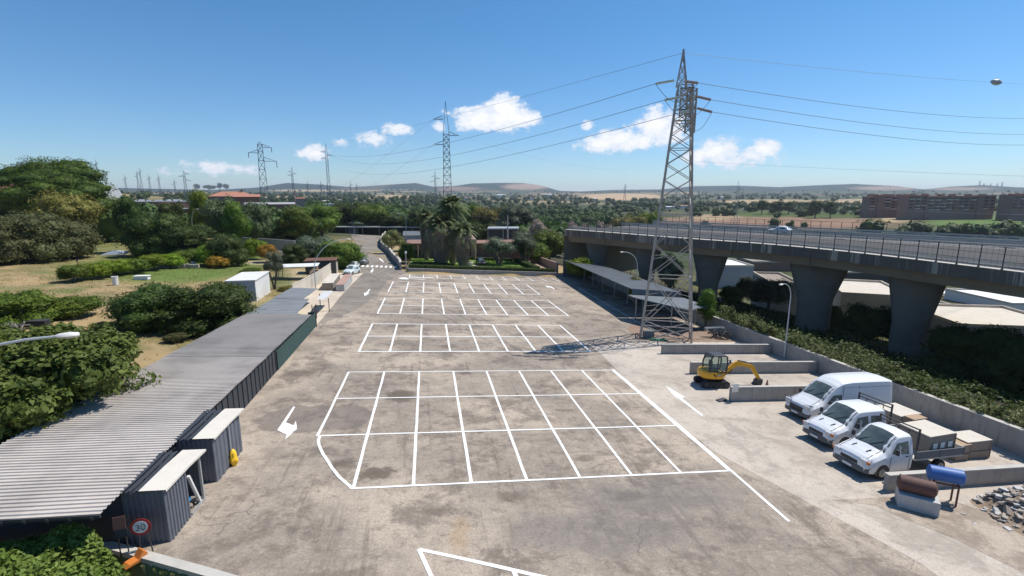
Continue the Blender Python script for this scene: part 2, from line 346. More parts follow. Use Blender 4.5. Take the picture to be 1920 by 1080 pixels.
        t.bump(t.math('ADD', n4, t.math('MULTIPLY', ck, -1.5)), .35, .02); MAT[name] = t.fin(col, .92, 0, .25)
ground_mats()
def terrain_mat():
    t = NT('terrain'); v = t.coord('World'); a = t.n('ShaderNodeVertexColor'); a.layer_name = 'albedo'
    n1 = t.noise(v, .35, 6, .65, .5); n2 = t.noise(v, 3.0, 5, .7); n3 = t.noise(v, .02, 6, .65, .8)
    col = t.mix(t.ramp(n1, .4, .7, 0, .45), a.outputs[0], t.mix(1., a.outputs[0], (.62,.66,.5), 'MULTIPLY'))
    col = t.mix(t.ramp(n2, .45, .75, 0, .4), col, t.mix(1., col, (1.35,1.22,1.0), 'MULTIPLY'))
    col = t.mix(t.ramp(n3, .45, .62, 0, .55), col, t.mix(1., col, (.55,.62,.5), 'MULTIPLY'))
    t.bump(n2, .5, .06); MAT['terrain'] = t.fin(col, .95, 0, .15)
terrain_mat()
weathered('lawn_flat', (.16,.25,.045), (.22,.27,.08), .6, .95)
weathered('concrete', (.36,.345,.32), (.20,.19,.175), .8, .9, streak=True, bump=.01)
weathered('concrete_light', (.50,.47,.42), (.33,.31,.28), .9, .9, bump=.01)
weathered('concrete_pier', (.24,.205,.17), (.13,.112,.095), .35, .9, bump=.01)
weathered('girder', (.32,.245,.175), (.20,.155,.115), .25, .9, bump=.01)
weathered('asphalt', (.058,.054,.052), (.085,.078,.072), .3, .9)
t = NT('line_paint'); v = t.coord('World'); a = t.noise(v, 9, 6, .8); b = t.noise(v, 1.3, 4, .6); wr = t.math('MULTIPLY', t.ramp(a, .52, .64), t.ramp(b, .4, .65, .05, .7)); MAT['line_paint'] = t.fin(t.mix(wr, (.80,.79,.76), (.40,.35,.29)), .7)
weathered('steel_lattice', (.44,.415,.38), (.28,.22,.17), 1.2, .6, .35, amt=.8)
weathered('steel_far', (.16,.17,.20), (.12,.12,.14), 1, .6, .2)
weathered('galv', (.45,.46,.46), (.33,.33,.33), 1.5, .5, .4)
weathered('dark_steel', (.045,.047,.05), (.09,.07,.055), 1.5, .6)
weathered('roof_pale', (.54,.49,.44), (.29,.255,.23), .35, .62, .0, amt=.65, bump=0)
weathered('roof_mid', (.42,.385,.35), (.26,.235,.21), .35, .62, amt=.6)
weathered('roof_grey', (.24,.255,.262), (.16,.17,.175), .5, .6, .1, amt=.6)
weathered('roof_blue_grey', (.155,.17,.18), (.10,.11,.12), .35, .6, .1, amt=.6)
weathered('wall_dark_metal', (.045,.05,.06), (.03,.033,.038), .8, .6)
weathered('shed_metal', (.15,.165,.195), (.10,.11,.13), 1.2, .55, .2, amt=.6)
weathered('shed_top', (.66,.61,.53), (.52,.47,.41), 1.5, .7, amt=.4)
weathered('green_net', (.035,.075,.07), (.022,.045,.045), .8, .8)
weathered('white_panel', (.72,.71,.68), (.5,.48,.45), .8, .6, amt=.45)
weathered('bluish_panel', (.30,.345,.42), (.2,.23,.3), .8, .6, amt=.45)
weathered('terracotta', (.42,.19,.13), (.30,.13,.09), .7, .85)
weathered('brick_red', (.25,.15,.125), (.17,.11,.095), .2, .9)
weathered('pink_wall', (.42,.27,.22), (.30,.2,.165), .5, .9)
weathered('brown_wall', (.26,.155,.12), (.18,.11,.085), .5, .9)
weathered('cream', (.62,.56,.47), (.45,.41,.35), .6, .9)
weathered('plaster_grey', (.36,.36,.38), (.26,.26,.27), .4, .9, streak=True)
weathered('bark', (.14,.115,.09), (.08,.065,.05), 3, .95)
weathered('palm_skirt', (.22,.175,.135), (.13,.10,.08), 2.4, .95, bump=.03)
weathered('wood', (.34,.235,.145), (.22,.15,.10), 2, .85)
weathered('wood_grey', (.26,.235,.21), (.15,.13,.115), 3, .9)
weathered('rubble_m', (.42,.37,.32), (.22,.18,.15), 1.5, .95)
weathered('dirt', (.32,.235,.165), (.22,.16,.115), .8, .98)
weathered('dirt_red', (.27,.19,.14), (.17,.115,.085), 1.2, .98)
weathered('rust', (.16,.075,.05), (.09,.05,.04), 2.5, .85)
weathered('block_brown', (.30,.25,.205), (.20,.165,.14), 2.5, .9)
weathered('block_pale', (.50,.49,.47), (.36,.35,.33), 2.5, .9)
weathered('tank_blue', (.05,.15,.42), (.035,.10,.27), 1.6, .5, amt=.6)
weathered('tank_brown', (.13,.062,.05), (.075,.045,.04), 1.6, .7)
weathered('cardboard', (.42,.29,.19), (.33,.22,.14), 1.5, .9)
plain('van_white', (.74,.75,.76), .28, 0, .6); plain('van_side', (.62,.66,.72), .3)
plain('silver_paint', (.30,.32,.35), .35, .4); plain('black_paint', (.015,.015,.018), .25); plain('aqua_white', (.60,.68,.70), .3)
plain('black_plastic', (.03,.03,.032), .6); plain('rubber', (.02,.02,.02), .85); plain('rim', (.35,.35,.36), .4, .6)
plain('bumper_grey', (.10,.105,.115), .55); plain('headlamp', (.55,.56,.58), .12, 0, .9); plain('amber', (.55,.17,.04), .3); plain('plate_white', (.7,.7,.7), .5)
plain('exc_yellow', (.80,.40,.02), .38); plain('exc_dark', (.04,.042,.047), .5); plain('track', (.025,.025,.027), .8); plain('decal', (.05,.035,.03), .6)
plain('orange_plastic', (.62,.20,.04), .5); plain('yellow_bag', (.85,.50,.02), .6); plain('blue_ball', (.03,.30,.55), .4)
plain('sign_red', (.42,.03,.035), .45); plain('sign_white', (.72,.72,.72), .45); plain('sign_black', (.02,.02,.02), .5)
plain('green_mesh', (.02,.14,.09), .7); plain('insulator', (.42,.52,.47), .25); plain('insulator_brown', (.42,.33,.29), .3)
plain('lamp_grey', (.50,.53,.55), .45, .2); plain('white_far', (.75,.74,.72), .8); plain('window_dark', (.03,.035,.045), .15); plain('wire', (.09,.10,.125), .6)
plain('pale_wire', (.26,.27,.29), .6)
def glass_mat():
    t = NT('glass'); n = t.noise(t.coord('Object'), 1.5, 3); col = t.mix(t.ramp(n, .35, .7), (.075,.098,.095), (.14,.17,.155)); MAT['glass'] = t.fin(col, .06, 0, .8)
    t = NT('cab_glass'); t.fin((.5,.6,.55), .05); t.b.inputs['Transmission Weight'].default_value = .85; t.b.inputs['IOR'].default_value = 1.05; n = t.noise(t.coord('Object'), 2., 2); t.lk(t.mix(n, (.45,.58,.52), (.6,.68,.62)), t.b.inputs['Base Color']); MAT['cab_glass'] = t.m
glass_mat()
foliage('leaf_dark', (.026,.046,.011), (.066,.092,.018)); foliage('leaf_grey', (.06,.07,.026), (.125,.13,.052)); foliage('leaf_mid', (.05,.088,.013), (.125,.16,.024)); foliage('leaf_bright', (.095,.15,.014), (.19,.24,.028)); foliage('leaf_ivy', (.09,.15,.03), (.20,.27,.07))
foliage('leaf_olive', (.065,.085,.05), (.13,.15,.095), .5); foliage('leaf_yellow', (.13,.13,.03), (.24,.21,.06), .4); foliage('leaf_pine', (.024,.046,.008), (.08,.11,.016))
foliage('leaf_fig', (.045,.072,.014), (.145,.18,.045), .3); foliage('leaf_far', (.026,.05,.013), (.058,.085,.02), .7); foliage('leaf_orange', (.30,.17,.03), (.42,.28,.06), .4)
foliage('flower_pink', (.14,.15,.08), (.62,.45,.43), .3); foliage('flower_cream', (.13,.16,.05), (.42,.36,.16), .3); foliage('leaf_hedge', (.045,.075,.02), (.10,.145,.04), .3)
foliage('palm_leaf', (.07,.10,.035), (.17,.19,.09), .3); foliage('lawn_m', (.13,.22,.03), (.18,.26,.05), .2, .1); foliage('dry_grass', (.30,.21,.09), (.42,.31,.15), .4)
foliage('leaf_bramble', (.06,.09,.022), (.20,.215,.09), .3); foliage('leaf_cactus', (.065,.095,.04), (.14,.165,.075), .4)
# ------------------------------------------------------------------ terrain
def projpix(x, y, z):
    dx, dy, dz = x, y, z-CAMH; c = dx*FW[0]+dy*FW[1]+dz*FW[2]; c = np.where(c > 1, c, 1)
    return 960+FPX*(dx*RV[0]+dy*RV[1]+dz*RV[2])/c, 540-FPX*(dx*UPV[0]+dy*UPV[1]+dz*UPV[2])/c
def vnoise(x, y, s, seed=0):
    x = x*s+seed*17.3; y = y*s+seed*9.1; xi = np.floor(x); yi = np.floor(y); fx = x-xi; fy = y-yi; fx = fx*fx*(3-2*fx); fy = fy*fy*(3-2*fy)
    h = lambda a, b: np.modf(np.abs(np.sin(a*127.1+b*311.7+seed)*43758.5453))[0]
    return (h(xi, yi)*(1-fx)+h(xi+1, yi)*fx)*(1-fy)+(h(xi, yi+1)*(1-fx)+h(xi+1, yi+1)*fx)*fy
def build_terrain():
    rs = [3.]
    while rs[-1] < 9000: rs.append(rs[-1]*1.0155+.05)
    rs = np.array(rs); az = np.radians(np.concatenate([np.arange(-52, 72.01, .28), np.arange(75, 308, 4.)]))
    A, R = np.meshgrid(az, rs); x = R*np.sin(A); y = R*np.cos(A); z = T(x, y)-.012
    z = z-.05*((x < -10.4) & (x > -30) & (y < 60) & (y > 5))*0
    z = z+.14*(vnoise(x, y, .35, 3)-.6)*((x < -18) | (y > 120) | (x > 33))
    nr, na = x.shape; px, py = projpix(x, y, z); behind = (x*FW[0]+y*FW[1]) < 2
    c = np.zeros((nr, na, 3)); dry = np.array([.36,.26,.14]); green = np.array([.10,.145,.035]); dirt = np.array([.30,.22,.14]); scrub = np.array([.052,.072,.032])
    tan = np.array([.42,.31,.19]); pale = np.array([.50,.40,.27]); brown = np.array([.24,.15,.095]); forest = np.array([.035,.055,.03]); dark = np.array([.05,.045,.03])
    n1 = vnoise(x, y, .13, 1)*.6+vnoise(x, y, .4, 2)*.4; n2 = vnoise(x, y, .9, 5)
    def mixc(w, col):
        w = np.clip(w, 0, 1)[..., None]; c[:] = c*(1-w)+col*w
    def pe(cx, cy, w, h, soft=.4, na_=.5):
        d = np.sqrt(((px-cx)/w)**2+((py-cy)/h)**2)+na_*(n1-.5); return (1-sst(1-soft, 1+soft, d))*(~behind)
    c[:] = dry; mixc(sst(.45, .7, n1)*.75, dirt*.8); n9 = vnoise(x, y, .22, 12)*.6+vnoise(x, y, 1.1, 13)*.4; mixc(sst(.52, .7, n9)*.75, np.array([.17,.155,.065])); mixc(sst(.6, .75, vnoise(x, y, .06, 14))*.6, np.array([.42,.32,.19])); mixc(sst(.5, .8, n1)*.55, green*1.2)
    near = np.hypot(x, y)
    mixc(pe(300, 505, 170, 24)*1., green*1.2); mixc(pe(440, 478, 70, 14), green); mixc(pe(210, 460, 60, 8)*.6, green); mixc(pe(420, 495, 90, 14)*.8, green)
    mixc(pe(290, 452, 45, 10)*.9, pale*.95); mixc(pe(560, 520, 32, 14, .3, .2), pale); mixc(pe(545, 545, 22, 20, .3, .2)*.8, pale*.9); mixc(pe(500, 492, 40, 4, .3, .2)*.9, pale)
    mixc(pe(530, 530, 22, 22, .5)*.7, green*.8)
    # right of the yard wall
    rgt = (x > 32.2)*(y < 190); mixc(rgt*1., dark*1.3); mixc(pe(1400, 530, 90, 20)*1.0*rgt, np.array([.30,.26,.09])); mixc(pe(1560, 550, 60, 18)*rgt, np.array([.2,.2,.07])); mixc(pe(1730, 655, 40, 26)*rgt, np.array([.28,.22,.09]))
    mixc(rgt*(x > 60)*sst(.3, .6, n1)*.6, np.array([.14,.14,.06]))
    # middle distance
    m = sst(170, 230, near); mixc(m, scrub); nf = vnoise(x, y, .012, 7); mixc(m*sst(.6, .75, nf)*.3, dirt*.7)
    mixc(pe(1430, 418, 260, 13, .3)*m, np.array([.27,.165,.115])); mixc(pe(1270, 425, 100, 8)*m, brown); mixc(pe(1340, 407, 50, 5)*m, tan*.9); mixc(pe(1680, 412, 30, 5)*m, tan)
    mixc(pe(1850, 418, 115, 16, .2)*m, np.array([.115,.175,.05])); mixc(pe(1440, 402, 60, 5)*m, green*.8); mixc(pe(1560, 404, 80, 5)*m, green*.7)
    fl = sst(1000, 1700, near)*(near < 4300); nf2 = vnoise(x, y, .0035, 9)+.25*vnoise(x, y, .02, 4); mixc(fl*sst(.82, .88, nf2), tan*.9); mixc(fl*(1-sst(.25, .3, nf2))*.6, brown)
    mixc(pe(1165, 369, 80, 6.5, .15, .2)*(near > 600), np.array([.50,.35,.22])); mixc(pe(740, 369, 36, 3, .15, .2), tan); mixc(pe(610, 357, 110, 2.2, .2, .1)*(near > 600), tan*1.1)
    mixc(pe(1450, 379, 110, 5, .2, .3)*(near > 500), tan); mixc(pe(1600, 377, 90, 3.5, .2, .3)*(near > 500), tan*.9); mixc(pe(1040, 366, 60, 1.5, .2, .3)*(near > 500), brown)
    hl = np.exp(-(((x+690)/300)**2+((y-820)/240)**2)); mixc(sst(.2, .45, hl), np.array([.34,.25,.13])); mixc(sst(.2, .45, hl)*sst(.6, .7, vnoise(x, y, .01, 2))*.7, scrub)
    hi = sst(4300, 4700, near); mixc(hi, np.array([.022,.042,.034])); nh = vnoise(x, y, .0016, 3)*.7+vnoise(x, y, .006, 6)*.3; mixc(hi*sst(.6, .7, nh)*.4, np.array([.22,.16,.12]))  # far hills painted bluer: some of the distance haze is in this colour
    mixc(pe(985, 350, 42, 6, .3, .3)*hi, np.array([.34,.24,.19])); mixc(pe(860, 355, 38, 5, .4, .3)*hi, np.array([.26,.17,.14])); mixc(pe(1660, 353, 60, 4, .4, .4)*hi, np.array([.30,.22,.18])); mixc(pe(1800, 354, 60, 3, .4, .4)*hi, np.array([.28,.22,.18]))
    v = np.stack([x, y, z], -1).reshape(-1, 3); v = np.vstack([v, [[0, 0, Tf(0, 0)-.012]]]); idx = np.arange(nr*na).reshape(nr, na)
    a = idx[:-1, :]; b = idx[1:, :]; ar = np.roll(a, -1, 1); br = np.roll(b, -1, 1)
    q = np.stack([a, ar, br, b], -1).reshape(-1, 4); q = q[:, ::-1]
    me = bpy.data.meshes.new('terrain'); ctr = len(v)-1; tri = np.stack([np.full(na, ctr), np.roll(idx[0], -1), idx[0]], -1)
    me.vertices.add(len(v)); me.vertices.foreach_set('co', v.astype('f').ravel())
    nl = q.size+tri.size; me.loops.add(nl); me.loops.foreach_set('vertex_index', np.concatenate([q.ravel(), tri.ravel()]).astype('i'))
    npo = len(q)+len(tri); me.polygons.add(npo); st = np.concatenate([np.arange(len(q))*4, q.size+np.arange(len(tri))*3]); me.polygons.foreach_set('loop_start', st.astype('i'))
    me.polygons.foreach_set('use_smooth', [True]*npo); me.update(calc_edges=True); me.validate()
    ca = me.color_attributes.new('albedo', 'FLOAT_COLOR', 'POINT'); cc = np.ones((len(v), 4), 'f'); cc[:-1, :3] = c.reshape(-1, 3); cc[-1, :3] = dry; ca.data.foreach_set('color', cc.ravel())
    me.materials.append(MAT['terrain']); o = bpy.data.objects.new('terrain', me); COL.objects.link(o)
    if me.polygons[10].normal.z < 0: me.flip_normals()
    tag(o, kind='structure')
build_terrain()

# ------------------------------------------------------------------ the yard: sheets and painted lines
LW = -10.75
def lwx(y): return -10.5-(y-17)*.0228
lotp = [(-40,-12),(31.7,-12),(31.7,50),(31.7,100),(-4.2,95.9),(-5,97),(-6.4,104),(-13.6,104),(-12.1,93.3),(lwx(49.7),49.7),(lwx(17),17),(-11.2,16.9),(-40,24)]
grid_sheet('yard_asphalt', [(3.2,-12),(31.7,-12),(31.7,100),(-6.6,100),(-12.7,100),(-12.4,93.3),(-11.5,49.7),(-10.9,16.85),(3.2,10.2)], 0.0, MAT['lot'])
far = [(-12.9,100),(-8.8,86),(-7,70),(-7,60),(-10.9,60),(-11.2,50),(-11.6,49.8)]
grid_sheet('lane_asphalt', [(-12.3,93.3),(-11.25,50.5),(-8.6,58),(-7.2,70),(-7.0,84),(-4.6,94.6),(-5.4,98),(-6.4,104),(-9.5,125),(-13,150),(-15.5,175),(-17.8,199),(-19.6,228),(-52,236),(-34,229),(-27,190),(-21,150),(-17.2,120),(-15.6,104),(-14.5,100)], .006, MAT['asphalt_far'])
ap = [g(1108,650),g(1125,662),g(1198,735),g(1262,790),g(1345,850)]
grid_sheet('concrete_apron', [(ap[0][0],ap[0][1]),(ap[1][0],ap[1][1]),(ap[2][0],ap[2][1]),(ap[3][0],ap[3][1]),(ap[4][0],ap[4][1]),(17.2,13),(16.5,5),(31.6,5),(31.6,44.2),(19,44.0)], .005, MAT['apron'])
strip = [g(640,548),g(592,613)]
dp = [g(x,y) for x,y in ((1560,938),(1640,948),(1700,975),(1790,1010),(1920,1075),(2050,1120),(2050,1000),(1920,985),(1850,960),(1790,940),(1700,930))]
grid_sheet('dirt_patch', [(p[0],p[1]) for p in dp], .012, MAT['dusty_apron'])
grid_sheet('pale_concrete_strip', [(lwx(49.7)-.05,47),(lwx(49.7),49.8),(-11.9,72),(-12.0,93),(-14.6,93),(-18,92),(-19,66),(-19,47)], .012, MAT['pale_strip'])
g_dirt = grid_sheet('tower_dirt', [(20.6,45.2),(24,44.4),(30.8,44.5),(31.3,49),(29,52),(24,53.5),(21.2,50)], .01, MAT['dirt_red'])
def P(x, y, dz=.012): return Vector((x, y, SX*x+SY*y+dz))
def stripe(mb, a, b, w=.14, dz=.012):
    a = Vector(a[:2]); b = Vector(b[:2]); d = (b-a).normalized(); n = Vector((-d.y, d.x))*w/2
    L = (b-a).length; k = max(1, int(L/1.3)); R = random.Random(int(abs(a.x*97+a.y*31+L*7)))
    pl = []; pr = []
    for i in range(k+1):
        p = a.lerp(b, i/k); j = R.uniform(-.012, .012); ww = n*(1+R.uniform(-.09, .09)); s = Vector((-d.y, d.x))*j
        pl.append(P(p.x+ww.x+s.x, p.y+ww.y+s.y, dz)); pr.append(P(p.x-ww.x+s.x, p.y-ww.y+s.y, dz))
    for i in range(k): mb.face(pr[i], pr[i+1], pl[i+1], pl[i])
BX, BW, BL = -5.97, 2.5, 5.21
def bay_group(y0, ncol, nrow, skipfirst=False):
    mb = MB(); xs = [BX+BW*i for i in range(ncol+1)]
    for i, x in enumerate(xs):
        y1 = y0-BL*nrow
        if skipfirst and i in (0,): y1 = y0-BL*2
        stripe(mb, (x, y0), (x, y1), .145 if y0 < 40 else .17, .012)
    for r in range(nrow+1):
        a = xs[0]; b = xs[-1]; y = y0-BL*r
        if skipfirst and r == nrow: a = xs[1]
        stripe(mb, (a-.07, y), (b+.07, y), .13+.0016*max(0, 60-y0)*0+(.07 if y0 > 40 else 0), .016)
    return mb
m = bay_group(35.49, 8, 3, True)
p0 = (BX, 35.49-2*BL); p1 = (BX+BW, 35.49-3*BL)
arc = [tuple(g(x, y)[:2]) for x, y in ((600.4,817),(597,826),(598,834),(602,843),(607.5,854),(615,866),(624,880),(635.6,894),(647,905),(656,912.5),(660.5,916.6))]
for i in range(10): stripe(m, arc[i], arc[i+1], .15, .02)
tag(m.build('bay_markings', MAT['line_paint']), kind='structure')
for y0, nc in ((51.30, 8), (67.02, 9), (82.72, 9)): tag(bay_group(y0, nc, 2).build('bay_markings', MAT['line_paint']), kind='structure')
m = MB(); yb = 88.34
for i in range(12): stripe(m, (-3.57+2.5*i-.04*i, yb+4.6), (-3.57+2.5*i, yb), .15)
stripe(m, (-3.6, yb), (24., yb-.15), .22, .016); tag(m.build('bay_markings', MAT['line_paint']), kind='structure')
m = MB()
a, b = g(786,1030), g(1100,1100); stripe(m, a, b, .16); c_ = g(860,1200); stripe(m, a, c_, .16, .016); e_ = a.lerp(b, .58); stripe(m, e_, g(1010,1180), .15, .016)
tag(m.build('island_markings', MAT['line_paint']), kind='structure')
m = MB(); a, b = g(1082,537.8), g(1200,606.7); stripe(m, a, b, .14)
stripe(m, g(1149,692), g(1306,826), .15); stripe(m, g(1306,826), g(1480,978), .15)
tag(m.build('edge_line_markings', MAT['line_paint']), kind='structure')
def poly_mark(name, pts, dz=.014):
    m = MB()
    for pl in pts: m.face(*[tuple(g(x, y, 0)+Vector((0,0,dz))) for x, y in pl])
    tag(m.build(name, MAT['line_paint']), kind='structure')
def z2(pts, x0, y0, s): return [(x0+px*s, y0+py*s) for px, py in pts]
k = 160/1440
poly_mark('arrow_marking', [z2([(632,200),(662,210),(500,475),(448,470)], 480,740,k), z2([(448,468),(510,472),(635,520),(685,595),(520,680),(360,602)], 480,740,k), z2([(635,520),(670,445),(688,520),(685,595)], 480,740,k), z2([(520,678),(640,625),(492,760)], 480,740,k)])
k = 480/1920
poly_mark('arrow_marking', [z2([(190,492),(335,578),(315,588),(475,716),(462,720),(285,587),(262,578)], 1200,600,k)])
k = 240/1525
poly_mark('arrow_marking', [z2([(205,268),(218,272),(190,315),(208,318),(150,352),(143,312),(170,310)], 660,500,k)])
poly_mark('arrow_marking', [z2([(245,18),(258,20),(248,45),(262,45),(228,75),(220,50),(236,42)], 660,500,k)])
poly_mark('arrow_marking', [z2([(900,222),(915,228),(960,235),(990,245),(1022,272),(1012,274),(985,255),(955,246),(930,248),(915,236)], 880,500,k)])
poly_mark('arrow_marking', [z2([(548,140),(590,128),(650,128),(655,136),(690,142),(660,152),(600,150)], 660,500,k), z2([(690,120),(965,130),(965,135),(690,126)], 660,500,k), z2([(690,144),(870,152),(870,156),(690,148)], 660,500,k)])
k = 320/1920
poly_mark('arrow_marking', [z2([(1385,985),(1402,988),(1412,1000),(1420,1005),(1440,1030),(1432,1033),(1405,1008),(1395,1008)], 480,320,k)])
m = MB()
for i in range(9):
    xx = -14.6+i*.93; m.face(*[P(px_, py_, .014) for px_, py_ in ((xx, 103.2), (xx+.5, 103.2), (xx+.36, 106.6), (xx-.14, 106.6))])
tag(m.build('zebra_crossing_marking', MAT['line_paint']), kind='structure')
m = MB(); stripe(m, (-19.2,140), (-9.6,137), .5); stripe(m, (-33.5,229), (-19.8,226), .4); tag(m.build('road_markings', MAT['line_paint']), kind='structure')

# ------------------------------------------------------------------ left: long corrugated shed
def corrugate(mb, x0f, x1f, y0, y1, pitch, amp, zf):
    """ribs run along x; zf(x, y) is the roof plane"""
    y = y0; prof = ((0,0),(.55,0),(.62,1),(.93,1)); rows = []
    while y < y1:
        for a, h in prof: rows.append((y+a*pitch, h*amp))
        y += pitch
    vs = []
    for yy, h in rows:
        for t in (0, .33, .66, 1):
            x = x0f(yy)*(1-t)+x1f(yy)*t; sag = .012*math.sin(yy*1.7+t*5); vs.append((x, yy, zf(x, yy)+h+sag))
    n = 4; mb.raw(vs, [(i*n+k, i*n+k+1, (i+1)*n+k+1, (i+1)*n+k) for i in range(len(rows)-1) for k in range(n-1)])
def roofh(y): return 2.0-.4*(min(max(y, 17), 50)-17)/33
rz = lambda x, y: SX*x+SY*y+roofh(y)
shed = thing('long_shed', 'long low shed with a pale ribbed metal roof along the left yard edge', 'shed')
rx0 = lambda y: -16.75; rx1 = lambda y: lwx(y)+.18
m = MB(); corrugate(m, rx0, rx1, 15.7, 33.2, .225, .045, rz); m.build('roof', MAT['roof_pale'], shed)
m = MB(); corrugate(m, rx0, rx1, 33.2, 47.4, .32, .06, lambda x, y: rz(x, y)+.012); m.build('roof', MAT['roof_mid'], shed)['label'] = 'greyer weathered rear roof'
m = MB(); corrugate(m, rx0, lambda y: -12.35-.085*(y-47.4), 47.4, 56.0, .8, .05, lambda x, y: rz(x, y)+.02)
corrugate(m, rx0, lambda y: -13.6, 56.0, 62.6, .8, .05, lambda x, y: rz(x, y)+.10); m.build('roof', MAT['roof_grey'], shed)['label'] = 'slate grey rear roof section'
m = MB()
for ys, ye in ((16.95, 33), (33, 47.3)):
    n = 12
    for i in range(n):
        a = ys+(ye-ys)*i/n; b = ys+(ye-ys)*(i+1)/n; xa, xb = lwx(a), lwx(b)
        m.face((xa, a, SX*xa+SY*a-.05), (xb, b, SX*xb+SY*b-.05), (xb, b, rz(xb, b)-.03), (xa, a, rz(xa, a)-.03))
m.face((-16.6,16.95,rz(-16.6,16.9)-3.6),(lwx(17),16.95,SX*-10.5+SY*17-1.6),(lwx(17),16.95,rz(-10.5,16.95)-.03),(-16.6,16.95,rz(-16.6,16.95)-.03))  # dark sheet across the near end, its deep shadow put into the colour
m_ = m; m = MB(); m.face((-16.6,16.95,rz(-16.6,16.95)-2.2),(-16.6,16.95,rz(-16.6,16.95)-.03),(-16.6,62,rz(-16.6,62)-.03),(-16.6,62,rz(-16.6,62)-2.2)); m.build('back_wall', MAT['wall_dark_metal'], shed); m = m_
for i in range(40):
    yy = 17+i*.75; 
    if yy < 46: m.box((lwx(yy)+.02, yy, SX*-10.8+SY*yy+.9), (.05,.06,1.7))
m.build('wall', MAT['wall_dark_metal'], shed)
m = MB(); m.beam((-16.8,15.66,rz(-16.8,15.66)-.07), (lwx(15.7)+.2,15.66,rz(lwx(15.7),15.66)-.07), .05, .1)
for i in range(11): x = -16.5+i*.6; m.beam((x,15.6,rz(x,15.7)-.1),(x,16.4,rz(x,16.4)-.1),.08,.1)
m.build('eaves_beam', MAT['dark_steel'], shed)
m = MB(); xa, xb = lwx(33)+.06, lwx(49.8)+.06
n = 14
for i in range(n):
    a = 36+(49.8-36)*i/n; b = 36+(49.8-36)*(i+1)/n; xa, xb = lwx(a)+.07, lwx(b)+.07
    m.face((xa, a, SX*xa+SY*a+.05), (xb, b, SX*xb+SY*b+.05), (xb, b, SX*xb+SY*b+1.45), (xa, a, SX*xa+SY*a+1.5))
m.bx(lwx(49.8)-.6, lwx(49.8)+.09, 49.8, 49.86, -1.15, .3); m.build('screen_net', MAT['green_net'], shed)
for x, y in ((-11.3,49.9),(-11.15,49.9),(-11.9,53.6),(-12.25,53.4),(-12.9,60.4),(-11.35,57.5)):
    m = MB(); m.cyl((x,y,P(x,y)[2]-.05),(x,y,rz(x,y)-.06),.045,n=6); m.build('post', MAT['rust'], shed)
m = MB(); corrugate(m, lambda y: -12.25-.085*(y-56), lambda y: -11.4-.02*(y-56), 56.0, 61.2, .55, .05, lambda x, y: rz(x, y)+.05); m.build('roof_flap', MAT['white_panel'], shed)
m = MB(); m.box((-12.6,50.6,P(-12.6,50.6)[2]+.35),(1.3,2.2,.7),.1); m.bx(-12.9,-12.2,49,49.5,-1.2,-.5); m.build('timber_stack', MAT['wood'], shed)
